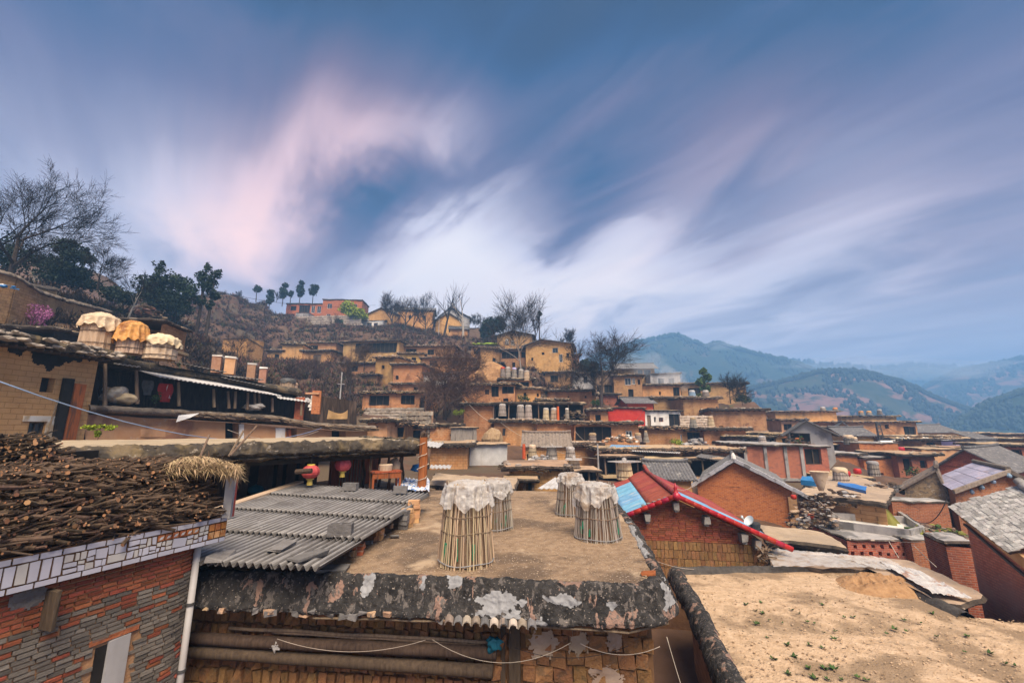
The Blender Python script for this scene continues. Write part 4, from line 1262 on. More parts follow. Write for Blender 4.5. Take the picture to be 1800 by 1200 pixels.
def terrain_z(X, Y):
 X, Y = np.asarray(X, float), np.asarray(Y, float)
 out = np.zeros(X.shape)
 fx = X.ravel()
 fy = Y.ravel()
 res = np.zeros(fx.shape)
 for i in range(0, len(fx), 4000):
  dx = fx[i:i + 4000, None] - TP[None, :, 0]
  dy = fy[i:i + 4000, None] - TP[None, :, 1]
  w = 1.0 / (dx * dx + dy * dy + 1.5) ** 1.9
  res[i:i + 4000] = (w * TP[None, :, 2]).sum(1) / w.sum(1)
 return res.reshape(X.shape)


def ground_z(x, y):
 return float(terrain_z(np.array([x]), np.array([y]))[0])


def build_ground():
 rr = np.concatenate([np.linspace(0, 170, 171) ** 1.0 - 20, np.linspace(153, 330, 60)])
 xs = np.concatenate([np.linspace(-260, -121, 36), np.linspace(-120, 120, 200), np.linspace(122, 260, 36)])
 X, Y = np.meshgrid(xs, rr)
 Z = terrain_z(X, Y)
 nz = np.array([[mnoise.noise(Vector((x * .11, y * .11, 0))) * .35 + mnoise.noise(Vector((x * .4, y * .4, 3))) * .3 for x in xs] for y in rr])
 far = np.clip((Y - 35) / 30, 0, 1)
 Z = Z + nz * far * .8 - .1
 edge = np.clip((Y - 230) / 100, 0, 1) + np.clip((np.abs(X) - 170) / 90, 0, 1) * (X > 0)
 Z = Z - edge * 40
 nv, nu = X.shape
 verts = list(zip(X.ravel().tolist(), Y.ravel().tolist(), Z.ravel().tolist()))
 faces = [(j * nu + i, j * nu + i + 1, (j + 1) * nu + i + 1, (j + 1) * nu + i) for j in range(nv - 1) for i in range(nu - 1)]
 me = bpy.data.meshes.new('ground')
 me.from_pydata(verts, [], faces)
 me.polygons.foreach_set('use_smooth', [True] * len(faces))
 me.materials.append(M['earth'])
 g = bpy.data.objects.new('ground', me)
 COL.objects.link(g)
 tag(g, 'brown earthen hillside and valley floor beneath the village', 'ground', None, 'structure')


build_ground()

# ------------------------------------------------------------------ far mountains
def mountain_mat(name, f1, f2, field, thr, fscale):
 m = bpy.data.materials.new(name)
 m.use_nodes = True
 T = NT(m.node_tree)
 bs = T.n['Principled BSDF']
 co = T.new('ShaderNodeTexCoord').outputs['Object']
 n1 = T.noise(co, .045, 8, .7)
 col = T.ramp(n1, [(.35, f1), (.65, f2)])
 n2 = T.noise(T.vmath('MULTIPLY', co, (1, 1, 3.0)), fscale, 6, .6, .6)
 n3 = T.noise(co, .09, 4, .6)
 col = T.mix(T.math('MULTIPLY', T.step(n2, *thr), T.step(n3, .30, .52)), col, field)
 T.l.new(col, bs.inputs['Base Color'])
 bs.inputs['Roughness'].default_value = 1
 bs.inputs['Specular IOR Level'].default_value = 0
 return m


MM = {'forest': mountain_mat('mountain_forest', (.018, .034, .020), (.045, .06, .032), (.16, .09, .065), (.60, .70), .010),
  'terrace': mountain_mat('mountain_terraces', (.022, .038, .022), (.06, .065, .036), (.22, .115, .085), (.49, .56), .016)}


def ridge_mountain(label, pts, D, depth, zb, mt, amp, trees, seed, ts):
 """a range whose crest runs through the given sight lines at distance D; the near slope falls to zb over `depth` metres"""
 rg = random.Random(seed)
 cr = [P(x, y, D if not hasattr(D, '__len__') else D[i]) for i, (x, y) in enumerate(pts)]
 nu = 150
 crest = []
 seg = len(cr) - 1
 for i in range(nu + 1):
  t = i / nu * seg
  j = min(int(t), seg - 1)
  f = t - j
  q = cr[j].lerp(cr[j + 1], f)
  q.z += amp * .10 * mnoise.noise(Vector((q.x * .03, seed, 0)))
  crest.append(q)
 nv = 40
 V = []
 for j in range(nv + 1):
  for i in range(nu + 1):
   t = j / 30.0                     # 0 crest, 1 foot; beyond the last rows the back slope
   q = crest[i]
   if j <= 30:
    to = -Vector((q.x, q.y, 0)).normalized()
    zz = q.z + (zb - q.z) * (t ** .85)
    pt = Vector((q.x, q.y, 0)) + to * depth * t
    k = min(1, t * 4) * min(1, (1 - t) * 5 + .2)
    zz += amp * k * (mnoise.noise(Vector((pt.x * .012, pt.y * .012, seed))) + .5 * mnoise.noise(Vector((pt.x * .035, pt.y * .035, seed))))
   else:
    tb = (j - 30) / 10
    to = Vector((q.x, q.y, 0)).normalized()
    pt = Vector((q.x, q.y, 0)) + to * depth * .6 * tb
    zz = q.z - (q.z - zb) * tb
   V.append((pt.x, pt.y, zz))
 rows = list(range(31))
 order = [40 - k for k in range(10)] + rows    # back foot ... crest ... front foot
 W = nu + 1
 idx = lambda r, i: order[r] * W + i
 Fc = [(idx(r, i), idx(r, i + 1), idx(r + 1, i + 1), idx(r + 1, i)) for r in range(len(order) - 1) for i in range(nu)]
 me = bpy.data.meshes.new('mountain')
 me.from_pydata(V, [], [tuple(reversed(f)) for f in Fc])
 me.polygons.foreach_set('use_smooth', [True] * len(Fc))
 me.materials.append(MM[mt])
 o = bpy.data.objects.new('mountain', me)
 COL.objects.link(o)
 tag(o, label, 'mountain', None, 'structure')
 # trees on the slope: small crowns joined into one wooded mass
 tv, tf = [], []
 ico_v, ico_f = ICO[1]
 base = [(v.x, v.y, v.z) for v in ico_v]
 for k in range(trees):
  if k < trees * .25:
   i = rg.randint(0, nu - 1)
   q = crest[i].lerp(crest[i + 1], rg.random())
   x, y, z = q
  else:
   i = rg.randint(0, nu - 1)
   j = min(29, int(30 * rg.random() ** 1.1))
   a = V[j * W + i]
   b = V[(j + 1) * W + i + 1]
   f = rg.random()
   x, y, z = (a[0] + (b[0] - a[0]) * f, a[1] + (b[1] - a[1]) * f, a[2] + (b[2] - a[2]) * f)
   if mnoise.noise(Vector((x * .02, y * .02, seed + 3))) < -.02:
    continue
  h = ts * rg.uniform(.5, 1.35) * (1.2 if rg.random() < .15 else 1)
  w = h * rg.uniform(.28, .5)
  o2 = len(tv)
  tv.extend([(x + bx * w, y + by * w, z + h * .5 + bz * h * .6) for bx, by, bz in base])
  tf.extend([tuple(o2 + c for c in fc) for fc in ico_f])
 me = bpy.data.meshes.new('forest')
 me.from_pydata(tv, [], tf)
 me.materials.append(M['leaf_dark'])
 fo = bpy.data.objects.new('forest', me)
 COL.objects.link(fo)
 tag(fo, 'dark woodland covering ' + label, 'woodland', None, 'stuff')


ridge_mountain('the blue double-peaked mountain rising behind the great bare tree', [(900, 700), (1000, 652), (1050, 628), (1110, 606), (1150, 598), (1190, 591), (1213, 600), (1240, 612), (1262, 605), (1300, 617), (1350, 629), (1400, 640), (1440, 657), (1480, 676), (1540, 708), (1620, 740)],
    [760] * 16, 300, -45, 'forest', 22, 4600, 1, 6.2)
ridge_mountain('the terraced ridge with reddish fields in the middle of the valley', [(1180, 720), (1300, 690), (1400, 668), (1440, 656), (1490, 656), (1535, 660), (1590, 676), (1640, 700), (1700, 722), (1760, 742), (1900, 770)],
    520, 260, -45, 'terrace', 16, 4200, 2, 4.8)
ridge_mountain('the misty farthest ridge under the low cloud', [(1250, 660), (1380, 636), (1440, 642), (1500, 648), (1560, 650), (1600, 644), (1660, 648), (1720, 650), (1800, 642), (1950, 640)],
    1150, 320, -45, 'forest', 20, 1200, 3, 11)
ridge_mountain('the broad hazy mountain at the right edge', [(1560, 720), (1640, 676), (1690, 654), (1740, 645), (1800, 632), (1880, 620), (2000, 610), (2200, 640)],
    840, 330, -45, 'terrace', 20, 3000, 4, 7)
ridge_mountain('the near dark wooded spur at the right edge', [(1600, 790), (1680, 750), (1730, 718), (1780, 698), (1840, 680), (1950, 660), (2150, 650)],
    400, 150, -45, 'forest', 10, 2600, 5, 4.6)

vf = MB()
vf.quad((-900, -300, -46), (1700, -300, -46), (1700, 1700, -46), (-900, 1700, -46))
vo = vf.build('valley_floor', MM['terrace'])
tag(vo, 'dim valley floor below the town reaching to the mountains', 'valley', None, 'structure')


# ------------------------------------------------------------------ haze and mist
SC.cycles.volume_bounces = 1
def volume_mat(name, col, dens, aniso=0.0):
 m = bpy.data.materials.new(name)
 m.use_nodes = True
 t = m.node_tree
 t.nodes.clear()
 o = t.nodes.new('ShaderNodeOutputMaterial')
 v = t.nodes.new('ShaderNodeVolumePrincipled')
 v.inputs['Color'].default_value = (*col, 1)
 v.inputs['Density'].default_value = dens
 v.inputs['Anisotropy'].default_value = aniso
 t.links.new(v.outputs[0], o.inputs['Volume'])
 return m


hz = MB()
hz.box((330, 560, 57), (2100, 1900, 208))
h = hz.build('haze', volume_mat('air', (.27, .56, .98), .0011))
tag(h, 'thin bluish haze filling the valley air', 'haze', None, 'stuff')


def mist(label, px, py, D, sx, sy, sz, dens, name='mist', col=(.93, .94, .97), parts=5):
 c = P(px, py, D)
 m = MB()
 vs, fs = ICO[3]
 sd = RND.uniform(0, 90)
 m.add([c + Vector((v.x * sx, v.y * sy, v.z * sz)) * (1 + .8 * mnoise.noise(v * 1.6 + Vector((sd, 0, 0)))) for v in vs], fs)
 o = m.build(name, volume_mat(name, col, dens), smooth=True)
 tag(o, label, name, None, 'stuff')


mist('low pale cloud lying on the middle ridge', 1480, 642, 640, 90, 60, 8, .003)
mist('low pale cloud hiding the top of the hazy right mountain', 1640, 650, 720, 130, 60, 16, .004)
mist('thin cloud touching the saddle of the double-peaked mountain', 1275, 606, 700, 34, 30, 6, .005)
mist('drifting smoke above the pale concrete house on the crest', 1180, 668, 92, 3.2, 2, 2.6, .14, 'smoke', (.9, .92, .96))
mist('faint blue smoke spreading left of the crest house', 1135, 640, 96, 5, 3, 2.2, .05, 'smoke', (.8, .87, .95))


# ================================================================== foreground
def project(v):
 c = v[1] * CP + v[2] * SP
 if c <= .05:
  return (-9999, -9999)
 return (900 + F * v[0] / c, 600 - F * (v[2] * CP - v[1] * SP) / c)


def in_view(v, m=6):
 x, y = project(v)
 return -m < x < 1800 + m and -m < y < 1200 + m


def on_plane(px, py, p0, n):
 d = pdir(px, py)
 return d * (Vector(p0).dot(n) / d.dot(n))


def resample(pts, step, rnd=0.0):
 """resample an open polyline (Vectors) and round its corners a little"""
 pts = [Vector(q) for q in pts]
 out = []
 for a, b in zip(pts[:-1], pts[1:]):
  k = max(1, int((b - a).length / step))
  out += [a.lerp(b, i / k) for i in range(k)]
 out.append(pts[-1])
 for _ in range(int(rnd)):
  out = [out[0]] + [(out[i - 1] + out[i] * 2 + out[i + 1]) / 4 for i in range(1, len(out) - 1)] + [out[-1]]
 return out


def sweep(path, prof, amp=.03, sc=3.0, seed=0, sub=3):
 """surface function for a moulded rim: profile (out, z) carried along the path; interior lies left of the path"""
 P2 = [Vector((q[0], q[1])) for q in path]
 Zs = [q[2] for q in path]
 nn = []
 for i in range(len(P2)):
  d = (P2[min(i + 1, len(P2) - 1)] - P2[max(i - 1, 0)]).normalized()
  nn.append(Vector((d.y, -d.x)))

 def base(s, t):
  s = min(max(s, 0), 1) * (len(P2) - 1)
  i = min(int(s), len(P2) - 2)
  f = s - i
  p, n, z = P2[i].lerp(P2[i + 1], f), nn[i].lerp(nn[i + 1], f), Zs[i] + (Zs[i + 1] - Zs[i]) * f
  t = min(max(t, 0), 1) * (len(prof) - 1)
  j = min(int(t), len(prof) - 2)
  g = t - j
  a, b = prof[j], prof[j + 1]
  o, h = a[0] + (b[0] - a[0]) * g, a[1] + (b[1] - a[1]) * g
  return Vector((p.x + n.x * o, p.y + n.y * o, z + h))

 def surf(s, t, off=0):
  q = base(s, t)
  e = .004
  nrm = (base(s + e, t) - base(s - e, t)).cross(base(s, t + .03) - base(s, t - .03))
  if nrm.length > 1e-9:
   nrm.normalize()
  w = q * sc + Vector((seed, 0, 0))
  k = amp * (mnoise.noise(w) + .6 * mnoise.noise(w * 2.7) + .35 * mnoise.noise(w * 6.1))
  return q - nrm * (k + off)
 return surf


# ------------------------------------------------------------------ main flat roof house
ZR = -2.2
ro = [PZ(200, 990, ZR), PZ(345, 1003, ZR), PZ(570, 1010, ZR), PZ(800, 1017, ZR), PZ(1000, 1026, ZR), PZ(1125, 1030, ZR), PZ(1158, 1018, ZR), PZ(1138, 975, ZR), PZ(1108, 920, ZR), PZ(1064, 863, ZR)]
main = thing('flat_roof_house', 'mud-brick house whose flat roof in the foreground carries four bamboo baskets', 'house', (ro[2].x, ro[2].y, -5.2))
rim = resample(ro, .12, 4)
far_l = PZ(700, 862, ZR)
top = MB()
poly = [q for q in rim] + [PZ(755, 862, ZR), PZ(540, 862, ZR), PZ(330, 900, ZR)]
cx = sum((q for q in poly), Vector()) / len(poly)
# top as a fine sheet so that it can be slightly uneven
bx0, bx1, by0, by1 = min(q.x for q in poly), max(q.x for q in poly), min(q.y for q in poly), max(q.y for q in poly)


def inside(x, y, pl):
 c = False
 for i in range(len(pl)):
  a, b = pl[i], pl[i - 1]
  if (a[1] > y) != (b[1] > y) and x < (b[0] - a[0]) * (y - a[1]) / (b[1] - a[1]) + a[0]:
   c = not c
 return c


def sheet_poly(mb, pl, z, step, amp, seed=0, sc=.8, mi=0, clip=.0):
 x0, x1 = min(q[0] for q in pl), max(q[0] for q in pl)
 y0, y1 = min(q[1] for q in pl), max(q[1] for q in pl)
 nu, nv = int((x1 - x0) / step) + 1, int((y1 - y0) / step) + 1
 fn = lambda u, v: (x0 + (x1 - x0) * u, y0 + (y1 - y0) * v, z + amp * (mnoise.noise(Vector((x0 + (x1 - x0) * u, y0 + (y1 - y0) * v, seed)) * sc) + .35 * mnoise.noise(Vector((x0 + (x1 - x0) * u, y0 + (y1 - y0) * v, seed)) * sc * 4)))
 mb.grid(nu, nv, fn, mi, keep=lambda u, v: inside(x0 + (x1 - x0) * u, y0 + (y1 - y0) * v, pl))


sheet_poly(top, poly, ZR, .10, .022)
top.build('roof_surface', M['roof_main'], main, smooth=True, world=True)
prof = [(-.10, -.05), (-.06, .02), (.0, .04), (.07, .02), (.12, -.04), (.165, -.13), (.20, -.22), (.25, -.31), (.29, -.38), (.285, -.43), (.17, -.46), (-.05, -.47), (-.40, -.46)]
es = sweep(rim, prof, .04, 4.2, 4)
e = MB()
e.grid(len(rim) * 5, 60, lambda s, t: es(s, t))
eave = e.build('eave', M['eave_black'], main, smooth=True, world=True)


def lime(s0, s1, t0, t1, thr, seed, name='lime_patch', sc=(9, 5), mt='lime_patch'):
 m = MB()
 n1, n2 = max(8, int((s1 - s0) * 1300)), max(8, int((t1 - t0) * 110))

 def keep(u, v):
  edge = min(u, 1 - u, .5) * 2.2 * min(v, 1 - v, .5) * 2.2
  us_, vs_ = u * (s1 - s0) * 12, v * (t1 - t0) * 1.4
  return edge + .62 * mnoise.noise(Vector((us_ * 3.2, vs_ * 3.2, seed))) + .42 * mnoise.noise(Vector((us_ * 9, vs_ * 7, seed))) + .25 * mnoise.noise(Vector((us_ * 26, vs_ * 20, seed))) > thr + .12
 m.grid(n1, n2, lambda u, v: es(s0 + (s1 - s0) * u, t0 + (t1 - t0) * v, .007 + .004 * mnoise.noise(Vector((u * 30, v * 30, seed)))), 0, keep)
 if m.f:
  m.build(name, M[mt], eave, smooth=True)
  # eave is at the same origin as the house
  o = eave.children[-1]
  mi = Matrix.Translation(main.location).inverted()
  for v in o.data.vertices:
   v.co = mi @ v.co


def rim_s(px, py):
 """path parameter nearest to a sight line on the roof plane"""
 q = PZ(px, py, ZR)
 k = min(range(len(rim)), key=lambda i: (rim[i] - q).length)
 return k / (len(rim) - 1)


lime(rim_s(800, 1017), rim_s(965, 1024), .30, .66, .34, 1.0)
lime(rim_s(940, 1024), rim_s(962, 1024), .50, .88, .22, 2.0, sc=(4, 5))
lime(rim_s(960, 1024), rim_s(1050, 1028), .34, .56, .42, 3.0)
lime(rim_s(780, 1017), rim_s(812, 1018), .06, .40, .20, 4.0, sc=(5, 4))
lime(rim_s(640, 1012), rim_s(668, 1012), .12, .50, .24, 5.0, sc=(5, 4))
lime(rim_s(735, 1015), rim_s(756, 1015), .10, .40, .24, 6.0, sc=(5, 4))
lime(rim_s(1050, 1028), rim_s(1096, 1029), .36, .58, .36, 7.0)
lime(rim_s(1140, 1026), rim_s(1156, 1010), .16, .72, .22, 8.0, sc=(3, 5))
lime(rim_s(1152, 1000), rim_s(1105, 918), .00, .20, .10, 9.0, sc=(3, 3))
lime(rim_s(800, 1017), rim_s(880, 1020), .00, .14, .22, 10.0, sc=(4, 3))

# broken pan tiles showing in the rim
for i, px in enumerate([806, 818, 832, 846, 858, 872, 884, 896, 908, 920, 932]):
 t = MB()
 s = rim_s(px, 1019)
 c = es(s, .66)
 rr = .062
 n = 7
 vs = []
 for y, dz in ((-.10, -.05), (.22, .05)):
  for r in (rr, rr - .014):
   for k in range(n):
    an = math.pi * k / (n - 1)
    vs.append((c.x + r * math.cos(an), c.y + y + RND.uniform(-.004, .004), c.z - .03 + dz + r * math.sin(an)))
 for k in range(n - 1):
  t.f += [(k, k + 1, 2 * n + k + 1, 2 * n + k), (n + k, 3 * n + k, 3 * n + k + 1, n + k + 1), (k, n + k, n + k + 1, k + 1)]
 t.v = vs
 t.m = [0] * len(t.f)
 t.build('eave_tile', M[('tile_brown', 'tile_grey', 'stone')[i % 3]], main, world=True)
# stones bedded in the rim's lower edge
sm = [MB() for _ in range(18)]
for i, m in enumerate(sm):
 s = rim_s(RND.uniform(350, 800) if i < 18 else RND.uniform(950, 1140), 1015)
 c = es(s, RND.uniform(.66, .80))
 m.box(c, (RND.uniform(.06, .15), .09, RND.uniform(.03, .07)), RND.uniform(-.5, .5), 0, .018)
 m.build('rim_stone', M[RND.choice(('grey_block', 'grey_block', 'rubble_wall'))], main, world=True)
# edge lath under the rim
lt = MB()
lt.tube([es(rim_s(px, 1015), .80) + Vector((0, -.02, -.03)) for px in range(560, 1150, 40)], .018, 5)
lt.build('eave_lath', M['wood_old'], main, world=True)
for px in range(380, 1140, 62):
 lt = MB()
 c = es(rim_s(px, 1015), .86)
 lt.tube([c + Vector((0, .02, 0)), c + Vector((0, .6, .02))], .035, 6)
 lt.build('rafter', M['wood_dark'], main, world=True)

# wall under the eave: mud bricks one by one
W0, W1 = Vector((-5.2, 7.42, 0)), Vector((2.02, 6.86, 0))
wd = (W1 - W0).normalized()
wn = Vector((wd.y, -wd.x, 0))               # towards the camera
WL = (W1 - W0).length
core = MB()
c0, c1 = W0 - wn * .02, W1 - wn * .02
core.hexa([(*c0.xy, -6), (*c1.xy, -6), (*(c0 - wn * .35).xy, -6), (*(c1 - wn * .35).xy, -6), (*c0.xy, -2.6), (*c1.xy, -2.6), (*(c0 - wn * .35).xy, -2.6), (*(c1 - wn * .35).xy, -2.6)])
side = MB()
s0 = W1 - wn * .36
side.hexa([Vector((s0.x - .3, s0.y, -6)), Vector((s0.x, s0.y, -6)), Vector((s0.x - .3 + .1, 15.2, -6)), Vector((s0.x + .4, 15.2, -6)),
   Vector((s0.x - .3, s0.y, -2.6)), Vector((s0.x, s0.y, -2.6)), Vector((s0.x - .3 + .1, 15.2, -2.6)), Vector((s0.x + .4, 15.2, -2.6))])
core.build('wall_core', M['adobe_mortar'], main, world=True)
side.build('side_wall', M['adobe_dark'], main, world=True)
bb = []
POST_X = (PZ(905, 1150, -3.2).x - W0.x) / wd.x
for row in range(9):
 z = -2.86 - row * .205
 x = RND.uniform(0, .1)
 while x < WL - .1:
  right = x > POST_X
  w = RND.uniform(.17, .27) if right else RND.uniform(.095, .145)
  if row in (0, 4) and right:
   w = RND.uniform(.12, .16)
  w = min(w, WL - x)
  bb.append((x, w, z, RND.uniform(.17, .192), right))
  x += w + RND.uniform(.008, .02)
bmesh_v = []
for q in range(8):
 m = MB()
 m.box((0, 0, 0), (1, .10, 1), 0, 0, .06)
 bmesh_v.append(m.mesh('adobe_brick', [M['adobe_brick']]))


def brick_field(items, parent, meshes_for, name, stuff_name, stuff_mat, limit=300):
 """items: (centre, rotation z, (sx, sy, sz), kind); the nearest ones in view become parts, the rest one mass"""
 items = sorted(items, key=lambda it: (not in_view(it[0]), Vector(it[0]).length))
 inv = Matrix.LocRotScale(parent.location, parent.rotation_euler, None).inverted()
 rest = {}
 cnt = 0
 for c, rz, s, kind in items:
  if cnt < limit and in_view(c):
   o = link_mesh(name, RND.choice(meshes_for[kind]), parent, inv @ Vector(c), (RND.uniform(-.015, .015), RND.uniform(-.012, .012), rz - parent.rotation_euler.z), s)
   cnt += 1
  else:
   rest.setdefault(kind, MB()).box(c, s, rz, 0, min(s) * .05)
 for kind, m in rest.items():
  o = m.build(stuff_name, stuff_mat[kind], parent, world=True)
  o['kind'] = 'stuff'


its = []
ang = math.atan2(wd.y, wd.x)
for x, w, z, hh, right in bb:
 c = W0 + wd * (x + w / 2) + wn * (RND.uniform(-.012, .014))
 if abs(x + w / 2 - POST_X) < .12:
  continue
 its.append(((c.x, c.y, z), ang, (w, 1.0, hh), 0))
brick_field([((c[0], c[1], c[2]), a, (s[0], .1 * 10 / 10, s[2]), k) for c, a, s, k in its], main, {0: bmesh_v}, 'adobe_brick', 'adobe_brick_mass', {0: M['adobe_brick']}) if False else None
inv_main = Matrix.Translation(main.location).inverted()
its.sort(key=lambda it: (not in_view(it[0]), it[0][2] < -3.8, Vector(it[0]).length))
mass = MB()
for k, (c, a, s, kd) in enumerate(its):
 if k < 290 and in_view(c, 10):
  link_mesh('adobe_brick', bmesh_v[k % 8], main, inv_main @ Vector(c), (0, 0, a), (s[0], 1, s[2]))
 else:
  mass.box(c, (s[0], .1, s[2]), a, 0, .006)
mo = mass.build('adobe_brick_mass', M['adobe_brick'], main, world=True)
mo['kind'] = 'stuff'
# mud smears over the right part
for k in range(4):
 m = MB()
 x, z = RND.uniform(POST_X + .3, WL - .2), RND.uniform(-3.5, -2.95)
 sx, sz = RND.uniform(.12, .3), RND.uniform(.1, .25)
 c = W0 + wd * x + wn * .055
 m.grid(40, 34, lambda u, v: c + wd * ((u - .5) * 2 * sx) + Vector((0, 0, z + (v - .5) * 2 * sz)) + wn * (.008 + .01 * mnoise.noise(Vector((u * 5, v * 5, k)))), 0,
   keep=lambda u, v: (u - .5) ** 2 + (v - .5) ** 2 + .16 * mnoise.noise(Vector((u * 5, v * 5, k * 3))) + .08 * mnoise.noise(Vector((u * 16, v * 16, k * 3))) < .15)
 m.build('mud_smear', M['smear'], main, world=True)
pt = MB()
c = W0 + wd * POST_X + wn * .03
pt.box((c.x, c.y, -4.2), (.17, .12, 3.2), ang, 0, .01)
pt.build('door_post', M['wood_dark'], main, world=True)
pt = MB()
c = W0 + wd * (POST_X - .17) + wn * .02
pt.box((c.x, c.y, -4.2), (.07, .12, 3.2), ang, 0, .01)
pt.build('door_post', M['wood_dark'], main, world=True)

# poles stored on pegs along the wall
for lab, za, zb_, r, xa, xb in (('thick weathered log, upper one of two lying along the wall under the roof edge', -3.13, -3.17, .085, .2, POST_X - .25), ('thick weathered log, lower one of two lying along the wall under the roof edge', -3.31, -3.40, .085, .1, POST_X - .3),
        ('thin bent pole resting on top of the stored logs', -3.0, -3.06, .026, .9, POST_X - .2), ('second thin pole just above the upper stored log', -3.045, -3.10, .022, 1.6, POST_X - .5)):
 m = MB()
 pts = []
 for i in range(15):
  t = i / 14
  c = W0 + wd * (xa + (xb - xa) * t) + wn * (.09 + r)
  pts.append((c.x, c.y, za + (zb_ - za) * t + .018 * mnoise.noise(Vector((t * 6, za * 9, 0)))))
 m.tube(pts, [r * (1 + .12 * mnoise.noise(Vector((i * .7, za, 3)))) for i in range(15)], 9)
 tag(m.build('log' if r > .05 else 'pole', M['wood_old'] if r < .05 else M['wood_dark'], smooth=True), lab, 'log' if r > .05 else 'pole', 'poles stored along the mud wall')


def wpt(px, z, out=.2):
 """point in front of the mud wall at a pixel column and height"""
 k = (px - 900) / F
 q = W0 + wn * out
 t = (k * (q.y * CP + z * SP) - q.x) / (wd.x - k * wd.y * CP)
 q = q + wd * t
 return Vector((q.x, q.y, z))


cable('pale string sagging across the stored logs, left loop', wpt(487, -3.04, .3), wpt(748, -2.98, .3), .16, .0035, 'cord', 'string')
cable('pale string hanging in a deep loop across the dark door post', wpt(760, -2.95, .35), wpt(1004, -2.92, .35), .27, .0035, 'cord', 'string')
cable('thin string looping at the right end of the mud wall', wpt(1020, -2.95, .3), wpt(1160, -2.95, .3), .12, .004, 'cord', 'string')
cable('pale string falling down beside the right wall end', wpt(1172, -2.85, .25), wpt(1222, -3.9, .25), .05, .006, 'cord', 'string')
cable('dark thin wire sagging over the smeared wall', wpt(905, -3.08, .2), wpt(1105, -3.0, .2), .14, .004, 'wire_black', 'wire')
for lab, px, z, m1, r in (('crumpled teal plastic bag tucked beside the door post', 870, -3.02, 'teal', .07), ('small white and blue bag hanging on the logs', 483, -3.16, 'plastic', .05)):
 m = MB()
 m.blob(wpt(px, z, .24), r, 0, 1.1, 3, (1.3, .55, 1.0))
 m.blob(wpt(px - 7, z + r * .5, .23), r * .55, 0, 1.1, 3, (1.2, .5, .8))
 m.jitter(.03, 17, px)
 m.jitter(.015, 40, px)
 tag(m.build('plastic_bag', M[m1], smooth=True), lab, 'bag')

# ------------------------------------------------------------------ bamboo baskets on the main roof
def near_basket(px, pyb, wpx, pyt, label, skew=0, seed=0, mt='bamboo', ncane=46, taper=.76, cap_w=1.35, drape=.16, lean=0.0, back=None):
 rg = random.Random(seed)
 c = PZ(px, pyb, ZR)
 dep = c.y * CP + c.z * SP
 r0 = wpx / 2 / F * dep
 h = P(px, pyt, c.y).z - ZR
 root = thing('bamboo_basket', label, 'basket', c, 0, 'bamboo storage baskets on the foreground roof')
 r1 = r0 * taper
 # dark stored crop inside
 core = MB()
 core.lathe((0, 0, 0), [(r0 * .86, .02), (r1 * .86, h * .97)], 20)
 core.build('stored_crop', M['stored'], root)
 canes = []
 for k in range(5):
  m = MB()
  n = 6
  w = [rg.uniform(-.012, .012) for _ in range(n)]
  m.tube([(w[i] * .6, w[(i + 2) % n] * .6, i / (n - 1)) for i in range(n)], [.0115 * (1 - .15 * (i % 2)) for i in range(n)], 6)
  canes.append(m.mesh('cane', [M[mt]]))
 for k in range(ncane):
  a = 2 * math.pi * (k + rg.uniform(-.45, .45)) / ncane
  rb, rt = r0 * rg.uniform(.97, 1.03), r1 * rg.uniform(.95, 1.03)
  b = Vector((rb * math.cos(a), rb * math.sin(a), 0))
  t = Vector((rt * math.cos(a + rg.uniform(-.06, .06)) + lean, rt * math.sin(a), h * rg.uniform(.9, 1.05)))
  d = t - b
  o = link_mesh('cane', canes[k % 5], root, b, d.to_track_quat('Z', 'X').to_euler(), (rg.uniform(.8, 1.5), rg.uniform(.8, 1.3), d.length))
 for f_, th in ((.055, .009), (.42, .008), (.62, .007)):
  m = MB()
  r = (r0 + (r1 - r0) * f_) * 1.035
  m.tube([(r * math.cos(t * .2618) + lean * f_, r * math.sin(t * .2618), h * f_ + .012 * math.sin(t * 1.1 + seed)) for t in range(25)], th, 5, cap=False)
  m.build('band', M['lime_patch'] if f_ < .1 else M['wood_old'], root)
 g = MB()
 for k in range(7):
  a = rg.uniform(-2.6, -.5)
  r = r0 * .92
  g.box((r * math.cos(a), r * math.sin(a), h * rg.uniform(.12, .3)), (.028, .015, h * rg.uniform(.08, .2)), a + 1.57, 0, .01)
 g.build('green_netting', M['green'], root)
 cv = MB()
 cover_mesh(cv, r1 * 1.04, h + .015, r1 * cap_w + drape, seed, skew)
 cv.v = [(x + lean, y, z + skew * .10 * x) for x, y, z in cv.v]
 cv.build('plastic_cover', M['plastic'], root, smooth=True)
 return root


M['stored'] = mat('stored', (.13, .085, .055), (.30, .20, .13), 5, bump=.5, stretch=(3, 3, .5), patch=(.35, .30, .27), pscale=3, pthr=(.60, .66))
near_basket(868, 928, 66, 846, 'weathered bamboo basket half hidden behind the front left basket on the flat roof', 0, 3, 'bamboo_grey', 54, .8, 1.25, .16)
near_basket(819, 988, 96, 850, 'tall pale bamboo basket at the front left of the flat roof, draped with plastic', .3, 5, 'bamboo', 62, .76, 1.40, .20)
near_basket(1004, 904, 54, 834, 'slim grey bamboo basket standing behind the front right basket', 0, 8, 'bamboo_grey', 50, .7, 1.3, .12)
near_basket(1051, 945, 82, 852, 'grey bamboo basket at the front right of the flat roof, its plastic cover slipping', -.9, 9, 'bamboo_grey', 64, .74, 1.40, .16)

